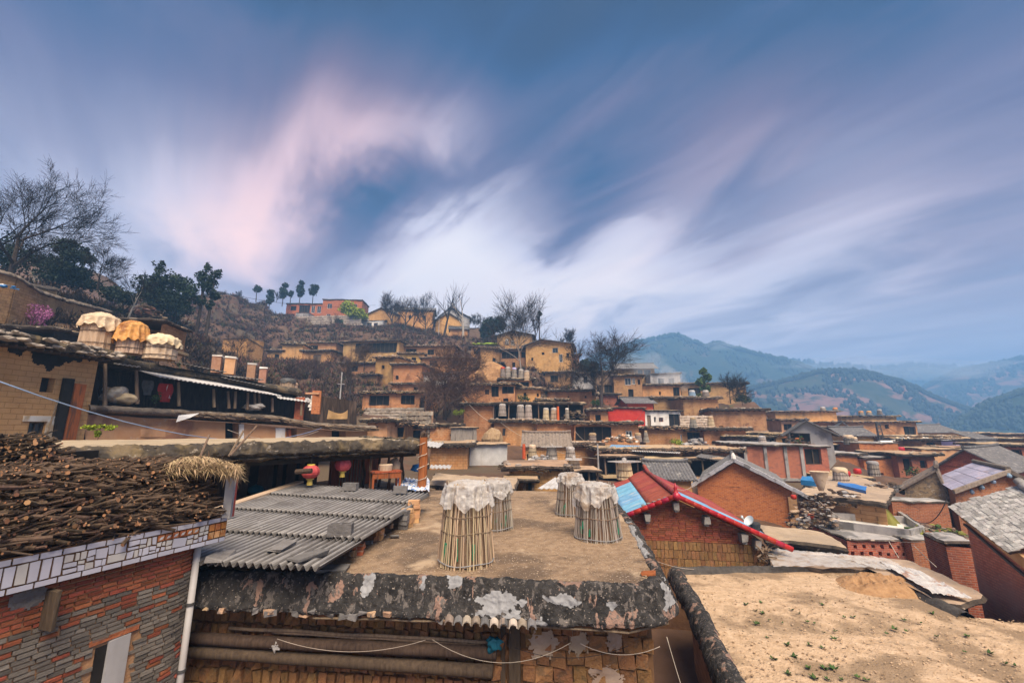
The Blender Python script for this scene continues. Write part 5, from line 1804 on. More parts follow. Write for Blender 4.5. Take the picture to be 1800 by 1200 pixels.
for k, (px, py, w, lab) in enumerate([(645, 957, .2, 'flat dark stone lying near the grey sheet roof edge'), (694, 945, .16, 'dark slate scrap on the flat roof near the brick props'), (1140, 1012, .2, 'broken red tile lying at the front right corner of the flat roof'), (585, 1003, .45, 'flat dark slab lying on the front rim below the grey sheet roof')]):
 m = MB()
 c = PZ(px, py, ZR)
 m.box((c.x, c.y, ZR + .035), (w, w * .6, .045), RND.uniform(-.4, .4), 0, .015)
 tag(m.build('flat_stone' if k != 2 else 'broken_tile', M['grey_block'] if k != 2 else M['wood_red']), lab, 'stone' if k != 2 else 'tile')

# ------------------------------------------------------------------ grey corrugated lean-to
TL, TR, BR, BL = PZ(532, 851, -1.72), PZ(757, 868, -1.76), PZ(562, 1006, -1.98), PZ(150, 984, -2.02)
lean = thing('corrugated_roof', 'grey corrugated sheet roof weighted with blocks, left of the baskets', 'roof', tuple(BR))
rows, colsn = 4, 5
for r in range(rows):
 for c_ in range(colsn):
  f0, f1 = r / rows - (.012 if r else 0), (r + 1) / rows
  g0, g1 = c_ / colsn, (c_ + 1) / colsn + (.012 if c_ < colsn - 1 else 0)
  L0, L1 = BL.lerp(TL, f0), BL.lerp(TL, f1)
  R0, R1 = BR.lerp(TR, f0), BR.lerp(TR, f1)
  lift = Vector((0, 0, .0))
  j = RND.uniform(-.02, .02)
  up0, up1 = Vector((0, 0, .055)), Vector((0, 0, .0))
  m = MB()
  a, b = L0.lerp(R0, g0) + up0, L0.lerp(R0, g1) + up0
  c2, d2 = L1.lerp(R1, g1) + up1, L1.lerp(R1, g0) + up1
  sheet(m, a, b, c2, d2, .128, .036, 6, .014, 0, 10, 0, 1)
  m.build('corrugated_sheet', [M['fibre'], M['fibre_valley_shade'], M['fibre_crest_light']], lean, smooth=True, world=True)
m = MB()
m.beam(BL.lerp(TL, -.02) + Vector((-.12, .02, .06)), TL + Vector((-.12, .05, .07)), .24, .05)
m.build('edge_plank', M['wood_pale'], lean, world=True)
for f in (.2, .5, .8):
 m = MB()
 m.beam(BL.lerp(TL, f) + Vector((0, 0, -.10)), BR.lerp(TR, f) + Vector((0, 0, -.10)), .08, .08)
 m.build('purlin', M['wood_dark'], lean, world=True)
EN = (BR - BL).cross(TL - BL).normalized()


def on_lean(px, py):
 return on_plane(px, py, BR + Vector((0, 0, .05)), EN)


def hollow_block(px, py, s, rz, label):
 c = on_lean(px, py)
 root = thing('concrete_block', label, 'block', c, rz, 'blocks weighing down the sheet roof')
 b = MB()
 L, W, H = .40 * s, .19 * s, .20 * s
 for x in (-L / 2 + .02, 0, L / 2 - .02):
  b.box((x, 0, H / 2), (.04, W - .08, H))
 for y in (-W / 2 + .02, W / 2 - .02):
  b.box((0, y, H / 2), (L, .04, H))
 b.build('shell', M['grey_block'], root)
 f = MB()
 f.box((0, 0, .02), (L - .09, W - .09, .03))
 f.build('web', M['grey_block'], root)


hollow_block(598, 941, 1.0, .12, 'hollow grey block weighing down the middle of the sheet roof')
hollow_block(616, 861, .95, -.1, 'hollow grey block at the top edge of the sheet roof, left one')
hollow_block(704, 866, .85, .05, 'hollow dark block at the top edge of the sheet roof, right one')
for px, py, w, a, lab in ((497, 965, .42, .3, 'broken slate slab on the lower sheet roof, middle one'), (541, 982, .50, -.15, 'larger broken slate slab near the bottom right of the sheet roof'), (388, 982, .40, .5, 'pale flat stone at the bottom left of the sheet roof')):
 c = on_lean(px, py)
 m = MB()
 rt = EN.to_track_quat('Z', 'X').to_matrix() @ Matrix.Rotation(a, 3, 'Z')
 m.box(c + EN * .045, (w, w * .55, .05), 0, 0, .03, rt)
 tag(m.build('slate_slab', M['grey_block']), lab, 'slab', 'slabs lying on the sheet roof')
# brick and stone props under the high edge
for k, (px, py, s, h, mt) in enumerate([(727, 918, .34, .42, 'adobe_pale'), (716, 926, .30, .36, 'adobe_pale'), (662, 948, .30, .22, 'adobe_pale'), (621, 975, .42, .16, 'brick_red'), (709, 930, .24, .34, 'grey_block'), (648, 950, .5, .14, 'adobe_dark')]):
 c = PZ(px, py, ZR)
 root = thing('brick_prop', ('stack of pale bricks propping the top corner of the sheet roof', 'second stack of pale bricks under the sheet roof edge', 'single pale brick prop halfway along the sheet roof edge', 'red brick lump under the lower sheet roof edge', 'leaning grey stone under the sheet roof edge', 'low mud prop under the middle of the sheet roof edge')[k], 'prop', c, RND.uniform(-.3, .3))
 z = 0
 while z < h:
  m = MB()
  m.box((RND.uniform(-.02, .02), RND.uniform(-.02, .02), z + .05), (s * .8, .16, .095), RND.uniform(-.1, .1), 0, .012)
  m.build('brick', M[mt], root)
  z += .10
m = MB()
m.blob(PZ(668, 945, ZR) + Vector((0, 0, .06)), .07, 0, .6, 2, (1.4, .8, .9))
tag(m.build('plastic_bag', M['plastic'], smooth=True), 'small white plastic bag caught under the sheet roof edge', 'bag')


# ------------------------------------------------------------------ brick house with tiled parapet, left
ZA = -1.34
qa, qb = PZ(-160, 1022, ZA), PZ(400, 906, ZA)
qm = PZ(0, 985, ZA)
d_ = (qb - qm)
d_.z = 0
d_.normalize()
qa = qm - d_ * 1.1
lb = thing('brick_house', 'old brick house with a tile-mosaic parapet and firewood on its roof, bottom left', 'house', (qb.x, qb.y, -5.0))
n_out = Vector((d_.y, -d_.x, 0))
par = [qa, qm, qb]
PLEN = (qb - qa).length


def apt(s, z, out=0):
 return qa + d_ * s + Vector((0, 0, z - ZA)) + n_out * out


BH = .36
# backing of the parapet, roof deck
m = MB()
m.hexa([apt(0, ZA - BH, -.14), apt(PLEN, ZA - BH, -.14), apt(0, ZA - BH, -.012), apt(PLEN, ZA - BH, -.012), apt(0, ZA, -.14), apt(PLEN, ZA, -.14), apt(0, ZA, -.012), apt(PLEN, ZA, -.012)])
back = Vector((-d_.y * 1, d_.x, 0))
m.build('parapet_core', M['adobe_mortar'], lb, world=True)
m = MB()
far = apt(PLEN, ZA - .08, -.14)
m.hexa([apt(0, ZA - .3, -3.6), apt(PLEN, ZA - .3, -3.6), apt(0, ZA - .3, -.145), apt(PLEN, ZA - .3, -.145), apt(0, ZA - .06, -3.6), apt(PLEN, ZA - .06, -3.6), apt(0, ZA - .06, -.145), apt(PLEN, ZA - .06, -.145)])
m.build('roof_deck', M['concrete'], lb, world=True)
# return of the parapet round the corner
m = MB()
m.hexa([apt(PLEN + .004, ZA - BH, -1.6), apt(PLEN + .13, ZA - BH, -1.6), apt(PLEN + .004, ZA - BH, -.012), apt(PLEN + .012, ZA - BH, -.012),
  apt(PLEN + .004, ZA, -1.6), apt(PLEN + .13, ZA, -1.6), apt(PLEN + .004, ZA, -.012), apt(PLEN + .012, ZA, -.012)])
m.build('parapet_return', M['mortar'], lb, world=True)


def ptile(s0, s1, z0, z1, mt, jit=.0, tw=0):
 """one glazed tile on the parapet face (corner jitter makes broken pieces)"""
 m = MB()
 g = .009
 co = [(s0 + g, z0 + g), (s1 - g, z0 + g), (s1 - g, z1 - g), (s0 + g, z1 - g)]
 co = [(a + RND.uniform(-jit, jit), b + RND.uniform(-jit, jit)) for a, b in co]
 o0, o1 = -.006, .006 + RND.uniform(0, .004)
 lo = [apt(a, ZA - BH + b, o0) for a, b in co]
 hi = [apt(a, ZA - BH + b, o1) for a, b in co]
 m.add(lo + hi, [(4, 5, 6, 7), (0, 1, 5, 4), (1, 2, 6, 5), (2, 3, 7, 6), (3, 0, 4, 7)])
 return m.build('parapet_tile', M[mt], lb, world=True)


sx = 0.0
while sx < PLEN - .05:
 w = min(RND.choice((.19, .2, .21)), PLEN - sx)
 ptile(sx, sx + w, BH - .075, BH, 'tile_white')
 ptile(sx + .0, sx + w, 0, .07, 'tile_white')
 sx += w
mid0, mid1 = .07, BH - .075


def split(s0, s1, z0, z1, depth):
 w, h = s1 - s0, z1 - z0
 if depth <= 0 or (w < .10 and h < .10) or (RND.random() < .12 and w < .22):
  r = RND.random()
  ptile(s0, s1, z0, z1, 'tile_orange' if r < .03 else ('tile_cream' if r < .35 else 'tile_white'), min(w, h) * .10)
  return
 if w > h * 1.1:
  k = s0 + w * RND.uniform(.35, .65)
  split(s0, k, z0, z1, depth - 1)
  split(k, s1, z0, z1, depth - 1)
 else:
  k = z0 + h * RND.uniform(.35, .65)
  split(s0, s1, z0, k, depth - 1)
  split(s0, s1, k, z1, depth - 1)


S0 = 1.1                                      # parameter where the picture edge falls
s = 0.0
while s < S0 + .42:
 ptile(s, s + .095, mid0, mid1, 'tile_white' if RND.random() < .7 else 'tile_cream', .004)
 s += .095
split(s, PLEN - .95, mid0, mid1, 5)
# orange ornament strip and orange squares at the right end
u0 = PLEN - .95
for k in range(6):
 ptile(u0 + k * .09, u0 + (k + 1) * .09, mid1 - .09, mid1, 'tile_orange', 0)
 m = MB()
 c = apt(u0 + k * .09 + .045, ZA - BH + mid1 - .045, .014)
 m.add([c - d_ * .03 + Vector((0, 0, -.02)), c + d_ * .012 + Vector((0, 0, -.016)), c + d_ * .03 + Vector((0, 0, .022)), c - d_ * .012 + Vector((0, 0, .014))], [(0, 1, 2, 3)])
 m.build('leaf_ornament', M['tile_cream'], lb, world=True)
split(u0, u0 + .54, mid0, mid1 - .09, 4)
split(u0 + .54, u0 + .68, mid0, mid1, 3)
for i in range(3):
 for j in range(2):
  hh = (mid1 - mid0) / 2
  ptile(u0 + .68 + i * .09, u0 + .77 + i * .09, mid0 + j * hh, mid0 + (j + 1) * hh, 'tile_orange', .003)

# wall bricks along the front and round the curved corner
WT = ZA - BH - .01
rc = .55
LS = PLEN - rc - .08                           # straight run, then an arc that turns left


def wpath(s, out=0):
 if s <= LS:
  p = qa + d_ * s - n_out * .13
  return p + n_out * out, d_, n_out
 a = (s - LS) / rc
 c = qa + d_ * LS - n_out * (.13 + rc)
 n = n_out * math.cos(a) + d_ * math.sin(a)
 t = d_ * math.cos(a) - n_out * math.sin(a)
 return c + n * (rc + out), t, n


m = MB()
LT = LS + rc * 1.75
m.grid(60, 2, lambda u, v: (*wpath(u * LT, -.006)[0].xy, -5.2 + (WT + 5.2) * v))
m.build('wall_mortar', M['mortar'], lb, smooth=True, world=True)
vr, vg = [], []
for k in range(6):
 for lst, mt in ((vr, 'brick_old_red'), (vg, 'brick_old_grey')):
  q = MB()
  q.box((0, 0, 0), (1, 1, 1), 0, 0, .0)
  q.v = [(x + RND.uniform(-.035, .035), y + RND.uniform(-.05, .05), z + RND.uniform(-.09, .09)) for x, y, z in q.v]
  lst.append(q.mesh('brick', [M[mt]]))
OP = None
iv = Matrix.Translation(lb.location).inverted()
items = []
row = 0
z = WT - .04
# opening with pale jamb: pixel box (172-230, 1140-1200)
def s_at(px, z):
 best = min((abs(project((*wpath(i * .01)[0].xy, z))[0] - px), i * .01) for i in range(int(LT / .01)))
 return best[1]


so0, so1 = s_at(168, -2.65), s_at(226, -2.65)
zo = -2.56
while z > -3.75:
 s = RND.uniform(0, .2)
 while s < LT:
  head = RND.random() < .12
  w = RND.uniform(.065, .085) if head else RND.uniform(.13, .165)
  cs = s + w / 2
  if not (so0 - w / 2 < cs < so1 + w / 2 and z < zo):
   red = (z > -2.02 - .22 * (1 - s / LT) + .10 * mnoise.noise(Vector((s * 3, z * 4, 0)))) or RND.random() < .20
   p, t, n = wpath(cs, -.028 + RND.uniform(0, .012))
   items.append(((p.x, p.y, z), math.atan2(t.y, t.x), (w, .085, RND.uniform(.034, .041)), red))
  s += w + RND.uniform(.012, .02)
 z -= .053
 row += 1
items.sort(key=lambda it: (not in_view(it[0], 4), Vector(it[0]).length))
mr, mg = MB(), MB()
for k, (c, a, sz, red) in enumerate(items):
 if k < 296 and in_view(c, 4):
  link_mesh('brick', RND.choice(vr if red else vg), lb, iv @ Vector(c), (0, 0, a), sz)
 else:
  (mr if red else mg).box(c, sz, a, 0, .004)
for q, mt, nm in ((mr, 'brick_old_red', 'red_brick_mass'), (mg, 'brick_old_grey', 'grey_brick_mass')):
 if q.f:
  o = q.build(nm, M[mt], lb, world=True)
  o['kind'] = 'stuff'
# slit opening and pale jamb
pm_, t_, nn_ = wpath((so0 + so1) / 2)
a_ = math.atan2(t_.y, t_.x)
wo = so1 - so0
m = MB()
c = wpath(so0 + wo * .66, -.03)[0]
m.box((c.x, c.y, zo - .9), (wo * .66, .14, 1.8), a_, 0, .008)
m.build('opening_jamb', M['plaster_grey'], lb, world=True)
m = MB()
c = wpath(so0 + wo * .16, -.002)[0]
m.box((c.x, c.y, zo - .92), (wo * .33, .02, 1.76), a_)
m.build('opening_shade', M['soot'], lb, world=True)  # flat near-black plate painted as the shade in the slit
m = MB()
c = wpath(so0 + wo * .5, -.02)[0]
m.box((c.x, c.y, zo + .035), (wo * 1.5, .10, .06), a_, 0, .006)
m.build('brick_lintel', M['brick_old_red'], lb, world=True)
# projecting board and grey mortar patch
sb = s_at(80, -1.95)
c, t_, n_ = wpath(sb, .10)
m = MB()
m.box((c.x, c.y, -1.97), (.045, .24, .40), math.atan2(t_.y, t_.x) + .05, 0, .008)
m.build('projecting_board', M['wood_dark'], lb, world=True)
m = MB()
m.grid(16, 12, lambda u, v: Vector((*wpath(sb - .34 + u * .36, .028 + .012 * mnoise.noise(Vector((u * 4, v * 4, 0))))[0].xy, -1.93 + .24 * v)), 0, keep=lambda u, v: (u - .5) ** 2 + (v - .5) ** 2 + .1 * mnoise.noise(Vector((u * 5, v * 5, 2))) < .2)
m.build('mortar_patch', M['grey_block'], lb, world=True)
# drainpipe at the corner
sp_ = s_at(352, -1.8)
c, t_, n_ = wpath(LS + rc * .62, .07)
dp = MB()
dp.tube([(c.x, c.y, WT + .05), (c.x, c.y, -3.2), (c.x + .0, c.y, -5)], .045, 12)
dp.build('drainpipe', M['pipe_white'], lb, smooth=True, world=True)
for z in (-2.5, -3.35):
 q = MB()
 q.tube([(c.x, c.y, z - .02), (c.x, c.y, z + .02)], .055, 12)
 q.build('pipe_clamp', M['metal_dark'], lb, world=True)

# ------------------------------------------------------------------ firewood
def stick_meshes(n, r0, r1):
 out = []
 for k in range(n):
  m = MB()
  r = RND.uniform(r0, r1)
  pts = [(x, RND.uniform(-.035, .035), RND.uniform(-.025, .025)) for x in (-.5, -.2, .1, .5)]
  m.tube(pts, [r * RND.uniform(.85, 1.15) for _ in pts], 6, 0, True, 1)
  out.append(m)
 return out


def wood_pile(label, loc, place, n_parts, n_mass, rmin, rmax, seed, core=None):
 """place(k) -> (centre, direction, length); the first n_parts become parts"""
 root = thing('firewood_pile', label, 'firewood', loc)
 iv = Matrix.Translation(root.location).inverted()
 protos = stick_meshes(14, rmin, rmax)
 meshes = [q.mesh('stick', [M['stick'], M['stick_end']]) for q in protos]
 mass = MB()
 cand = [place(k) for k in range(n_parts + n_mass)]
 cand.sort(key=lambda c: (not in_view(c[0]), c[0].length - c[3] * 3))
 for k, (c, d, L, up) in enumerate(cand):
  e = rot_to(d)
  if k < n_parts:
   o = link_mesh('stick', meshes[k % 14], root, iv @ c, e, (L, *([RND.choice((.4, .6, .8, 1, 1.2, 1.7))] * 2)))
  else:
   q = protos[RND.randint(0, 13)]
   R_ = e.to_matrix()
   s_ = RND.choice((.35, .5, .7, .8, 1, 1.2, 1.6))
   o0 = len(mass.v)
   mass.v.extend([tuple(R_ @ Vector((x * L, y * s_, zz * s_)) + c) for x, y, zz in q.v])
   mass.f.extend([tuple(i + o0 for i in f) for f in q.f])
   mass.m.extend(q.m)
 o = mass.build('stick_mass', [M['stick'], M['stick_end']], root, world=True)
 o['kind'] = 'stuff'
 if core:
  core.build('pile_heart', M['soot'], root, world=True)
 return root


def mound(s, v):
 """height of the main pile above the roof deck, s along the parapet, v inwards"""
 f = min(1, v / .62)
 top = .74 + .08 * mnoise.noise(Vector((s * 1.3, v, 0))) - .10 * (1 - min(1, s / (PLEN * .4)))
 end = min(1, max(0, (PLEN + .02 - s) / .22)) ** .5
 return (.04 + top * (f ** .8)) * (.25 + .75 * end)


def place_main(k):
 s = RND.uniform(-.1, PLEN - .12)
 v = .02 + 1.7 * RND.random() ** 1.3
 h = mound(s, v) - RND.random() ** 2 * .13 + .03 * RND.random()
 yaw = RND.gauss(.1, .45) + (RND.choice((.8, -.6)) if RND.random() < .3 else 0)
 d = (d_ * math.cos(yaw) + n_out * math.sin(yaw))
 d.z = RND.gauss(0, .16)
 L = RND.uniform(.18, .55) if RND.random() < .8 else RND.uniform(.5, .9)
 c = apt(s, ZA + h, -v)
 L = min(L, max(.2, (PLEN - s) * 1.6))
 return c, d, L, h * .2 - v * .12


cm = MB()
cm.grid(30, 14, lambda u, v: apt(u * PLEN, ZA - .05 + max(0, mound(u * PLEN, v * 1.9) - .12), -v * 1.9))
wood_pile('great stack of dry firewood filling the tiled brick roof, bottom left', tuple(apt(PLEN * .5, ZA, -.8)), place_main, 300, 3800, .008, .019, 1, cm)


def place_back(k):
 x = RND.uniform(-90, 132)
 t = RND.random()
 edge = min(1, max(0, (140 - x) / 60)) ** .5
 y = 868 - (105 * edge) * t
 D = 7.6 + RND.uniform(-.15, .45) + t * .6
 c = P(x, y, D)
 d = Vector((RND.gauss(.25, .45), -1, RND.gauss(0, .15))).normalized() if RND.random() < .7 else Vector((1, RND.gauss(0, .3), RND.gauss(0, .1))).normalized()
 return c, d, RND.uniform(.2, .5), RND.random() * .2


cm = MB()
cm.box(P(20, 845, 8.6), (2.3, .8, 1.1), .1)
wood_pile('separate higher heap of cut branches at the left edge behind the tiled parapet', tuple(P(40, 870, 8.2)), place_back, 240, 900, .011, .024, 2, cm)

# straw bundle on the pile end, concrete post, plank
sr = thing('straw_bundle', 'bundle of dry straw lying on the far right end of the firewood', 'straw', P(355, 850, 6.6))
for kk in range(3):
 m = MB()
 for k in range(700):
  a = P(RND.uniform(285, 420), 0, 6.6)
  u = RND.random()
  px = 285 + 138 * u
  py = 800 + 14 * (1 - math.sin(math.pi * min(1, u * 1.1))) + RND.uniform(0, 32) * (1 - .25 * u)
  c = P(px, py, 6.55 + RND.uniform(-.12, .35))
  d = Vector((RND.gauss(.8, .5), RND.gauss(0, .5), RND.gauss(-.15 + .3 * (RND.random() - .5), .35))).normalized()
  L = RND.uniform(.07, .2)
  w = d.cross(Vector((0, 0, 1))).normalized() * RND.uniform(.004, .010)
  m.add([c - w, c + w, c + d * L + Vector((0, 0, -.04))], [(0, 1, 2)])
 o = m.build('straw_stems', M['straw'], sr, world=True)
 o['kind'] = 'stuff'
m = MB()
c = P(404, 868, 6.9)
m.box((c.x, c.y, c.z - .02), (.11, .11, .62), .3, 0, .006)
tag(m.build('concrete_post', M['plaster_grey']), 'square grey concrete post behind the right end of the firewood', 'post')
m = MB()
m.beam(P(128, 824, 8.3), P(250, 832, 7.3), .22, .03)
tag(m.build('plank', M['plaster_grey']), 'pale grey plank lying between the two firewood heaps', 'plank')
for a, b, lab in (((348, 812), (368, 764), 'rusty thin rod leaning behind the straw'), ((405, 800), (452, 748), 'grey crooked pole leaning behind the straw'), ((402, 802), (428, 757), 'thin brown stick leaning beside the crooked pole')):
 m = MB()
 m.tube([P(*a, 9.2), P(*b, 9.6)], .022, 6)
 tag(m.build('leaning_pole', M['wood_old']), lab, 'pole')

# ------------------------------------------------------------------ dirt-roofed house, lower right
ZG = -4.6
gp = [PZ(1290, 1200, ZG) + Vector((.15, -2.2, 0)), PZ(1292, 1200, ZG), PZ(1255, 1128, ZG), PZ(1226, 1066, ZG), PZ(1196, 1006, ZG), PZ(1300, 1003, ZG), PZ(1440, 1001, ZG), PZ(1535, 1003, ZG), PZ(1570, 1014, ZG), PZ(1600, 1034, ZG), PZ(1640, 1058, ZG), PZ(1700, 1087, ZG), PZ(1800, 1091, ZG), PZ(1900, 1096, ZG), Vector((13, 5, ZG))]
gh = thing('dirt_roof_house', 'house with a broad bare earth roof dotted with weeds, bottom right', 'house', (gp[4].x, gp[4].y, -8))
m = MB()
sheet_poly(m, gp, ZG, .14, .05, 5, .6)
m.build('earth_roof', M['roof_dirt'], gh, smooth=True, world=True)
pr = [(.25, -.05), (.12, .12), (-.02, .17), (-.16, .10), (-.24, -.04), (-.28, -.25), (-.2, -.42), (.3, -.45)]
lip = resample([gp[4] + Vector((-.1, .05, 0)), gp[5], gp[6], gp[7], gp[8], gp[9], gp[10], gp[11]], .2, 3)
ls = sweep(lip, [(-a, b) for a, b in reversed(pr)] if False else [(-.25, -.05), (-.12, .10), (.02, .15), (.16, .09), (.24, -.04), (.28, -.25), (.2, -.42), (-.3, -.45)], .03, 2.5, 7)
lip2 = list(reversed(lip))
ls = sweep(lip2, [(-.25, -.05), (-.12, .10), (.02, .15), (.16, .09), (.24, -.04), (.28, -.25), (.2, -.42), (-.3, -.45)], .03, 2.5, 7)
m = MB()
m.grid(len(lip2), 18, lambda s, t: ls(s, t))
m.build('roof_lip', M['lip'], gh, smooth=True, world=True)
ll = resample(list(reversed([gp[0], gp[1], gp[2], gp[3], gp[4] + Vector((-.05, .3, 0))])), .15, 3)
l2 = sweep(ll, [(-.32, -.05), (-.2, .14), (.0, .24), (.2, .2), (.34, .02), (.42, -.25), (.36, -.5), (-.2, -.6)], .05, 2.5, 9)
l2 = sweep(list(reversed(ll)), [(.20, -.05), (.12, .08), (.0, .13), (-.13, .10), (-.22, .0), (-.27, -.18), (-.24, -.36), (.2, -.45)], .05, 3.0, 9)
m = MB()
m.grid(len(ll) * 2, 20, lambda s, t: l2(s, t))
m.build('roof_kerb', M['eave_black'], gh, smooth=True, world=True)
w = MB()
ga = [gp[0] + Vector((.2, 0, 0)), gp[3] + Vector((.2, 0, 0)), gp[4] + Vector((.2, -.1, 0)), gp[7] + Vector((0, -.2, 0)), gp[11] + Vector((-.2, 0, 0)), Vector((12.5, 5, 0))]
for a, b in zip(ga[:-1], ga[1:]):
 w.quad((a.x, a.y, -9), (b.x, b.y, -9), (b.x, b.y, ZG - .3), (a.x, a.y, ZG - .3))
w.build('wall', M['adobe_dark'], gh, world=True)
# heap of red earth
m = MB()
c = PZ(1548, 1030, ZG)
m.grid(40, 20, lambda u, v: (c.x + (u - .5) * 2.6, c.y + (v - .5) * 1.9, ZG - .02 + max(0, 1 - ((u - .5) ** 2 + (v - .5) ** 2) * 4.2) * (.28 + .16 * mnoise.noise(Vector((u * 7, v * 6, 1))) + .08 * mnoise.noise(Vector((u * 19, v * 17, 1))))))
tag(m.build('earth_heap', M['dirt_red'], smooth=False), 'low heap of reddish earth near the far edge of the bare earth roof', 'earth heap')


def make_weed(seed):
 rg = random.Random(seed)
 root = thing('weed', 'tiny dark green weed sprouting on the bare earth roof', 'weed', (0, 0, 0), 0, 'weeds sprouting on the bare earth roof')
 m = MB()
 for k in range(16):
  a = rg.uniform(0, 6.28)
  L = rg.uniform(.5, 1.0)
  d = Vector((math.cos(a), math.sin(a), rg.uniform(.3, 1.1))).normalized()
  s_ = Vector((-math.sin(a), math.cos(a), 0)) * .22
  m.add([(0, 0, 0), d * L * .5 + s_ * L, d * L, d * L * .5 - s_ * L], [(0, 1, 2, 3)])
 m.build('leaves', M['leaf_green'], root)
 return root


wp = [make_weed(k) for k in range(3)]
spots = [(1328, 1074), (1341, 1079), (1352, 1091), (1404, 1079), (1419, 1094), (1432, 1097), (1391, 1073), (1446, 1064), (1484, 1086), (1312, 1064), (1338, 1060), (1330, 1098), (1376, 1096), (1349, 1122), (1384, 1135), (1424, 1136), (1446, 1140), (1468, 1111), (1448, 1113),
   (1421, 1176), (1450, 1177), (1466, 1178), (1432, 1194), (1455, 1196), (1508, 1192), (1524, 1197), (1385, 1186), (1559, 1115), (1589, 1091), (1646, 1120), (1594, 1111), (1696, 1147), (1768, 1168), (1786, 1172), (1500, 1086), (1572, 1107), (1617, 1096), (1466, 1124), (1396, 1156), (1360, 1160), (1700, 1120), (1740, 1150), (1640, 1080), (1480, 1196)]
used = set()
for k, (px, py) in enumerate(spots):
 c = PZ(px, py, ZG)
 o = wp[k % 3] if k < 3 else copy_tree(wp[k % 3])
 sz = RND.uniform(.06, .12) * (1.15 if py > 1165 else 1)
 o.location = (c.x, c.y, ZG + .02)
 o.scale = (sz, sz, sz * .8)
 o.rotation_euler.z = RND.uniform(0, 6)

# clods and pebbles on the earth roof and on the main roof
m = MB()
for k in range(1100):
 px, py = RND.uniform(1200, 1800), RND.uniform(1010, 1200)
 c = PZ(px, py, ZG)
 if inside(c.x, c.y, gp):
  m.blob(c + Vector((0, 0, .03)), RND.uniform(.008, .026), 0, .5, 1, (1.2, 1, .7))
tag(m.build('clods', M['roof_dirt']), 'loose clods scattered over the bare earth roof', 'clods', None, 'stuff')
m = MB()
for k in range(1200):
 px, py = RND.uniform(600, 1150), RND.uniform(868, 1022)
 c = PZ(px, py, ZR)
 if inside(c.x, c.y, poly):
  m.blob(c + Vector((0, 0, .018)), RND.uniform(.005, .012), 0, .5, 1, (1.2, 1, .7))
tag(m.build('grit', M['grit']), 'pale grit and chaff scattered over the basket roof', 'grit', None, 'stuff')


# ------------------------------------------------------------------ red-tiled gable house right of the baskets
A0 = P(1188, 872, 16.5)
hd = Vector((.985, -.176, 0))                # along the gable, left to right
hr = (P(1132, 826, 26.0) - A0)
hr.z = 0
HL = hr.length
hr.normalize()
hrot = math.atan2(hd.y, hd.x)
rh = thing('red_tiled_house', 'brick house with a red tiled gable roof and sky-blue roof panels', 'house', (A0.x, A0.y, -7.5), hrot)
za = A0.z
lw, rw = 1.95, 3.55                          # half widths to the eaves
zl, zr_ = za - .80, za - 1.60
hp = lambda t, b, z: Vector((A0.x, A0.y, 0)) + hd * t + hr * b + Vector((0, 0, z))
# gable wall: brick above, mud brick below
bot = za - 1.62
wl, wr = -1.62, 2.72
zt = lambda t: za - .14 + (t / lw * .80 if t < 0 else -t / rw * 1.60)
m = MB()
m.add([hp(wl, .35, bot), hp(wr, .35, bot), hp(wr, .35, zt(wr)), hp(0, .35, zt(0)), hp(wl, .35, zt(wl)),
  hp(wl, .6, bot), hp(wr, .6, bot), hp(wr, .6, zt(wr)), hp(0, .6, zt(0)), hp(wl, .6, zt(wl))], [(0, 1, 2, 3, 4), (0, 4, 9, 5), (1, 6, 7, 2), (5, 9, 8, 7, 6)])
m.build('gable_core', M['mortar'], rh, world=True)
its = []
z = bot + .04
row = 0
while z < za - .15:
 t = wl + RND.uniform(0, .12)
 while t < wr:
  w = RND.uniform(.20, .245)
  if z + .04 < zt(t + w / 2) and t + w < wr + .05:
   c = hp(t + w / 2, .335 + RND.uniform(-.008, .008), z)
   its.append(((c.x, c.y, c.z), hrot, (w, .07, .058), 0))
  t += w + .014
 z += .073
hb = []
for k in range(6):
 q = MB()
 q.box((0, 0, 0), (1, 1, 1), 0, 0, .04)
 hb.append(q.mesh('brick', [M['brick_old_red']]))
brick_field(its, rh, {0: hb}, 'brick', 'brick_mass', {0: M['brick_old_red']}, 300)
m = MB()
m.hexa([hp(wl - .05, .32, -8), hp(2.95, .32, -8), hp(wl - .05, .8, -8), hp(2.95, .8, -8), hp(wl - .05, .32, bot - .01), hp(2.95, .32, bot - .01), hp(wl - .05, .8, bot - .01), hp(2.95, .8, bot - .01)])
m.build('lower_wall_core', M['adobe_mortar'], rh, world=True)
its = []
for r in range(5):
 z = bot - .14 - r * .29
 t = wl
 while t < 2.9:
  w = RND.uniform(.11, .155)
  c = hp(t + w / 2, .30 + RND.uniform(-.012, .012), z)
  its.append(((c.x, c.y, c.z), hrot, (w, .06, RND.uniform(.255, .275)), 0))
  t += w + .012
hb = []
for k in range(6):
 q = MB()
 q.box((0, 0, 0), (1, 1, 1), 0, 0, .05)
 hb.append(q.mesh('adobe_brick', [M['adobe_brick']]))
brick_field(its, rh, {0: hb}, 'adobe_brick', 'adobe_brick_mass', {0: M['adobe_brick']}, 160)
m = MB()
for b0, t in ((.5, wl), (.5, wr)):
 m.hexa([hp(t - .12, .5, -8), hp(t + .12, .5, -8), hp(t - .12, HL - .3, -8), hp(t + .12, HL - .3, -8), hp(t - .12, .5, zt(t) - .1), hp(t + .12, .5, zt(t) - .1), hp(t - .12, HL - .3, zt(t) - .1), hp(t + .12, HL - .3, zt(t) - .1)])
m.build('side_wall', M['adobe_dark'], rh, world=True)
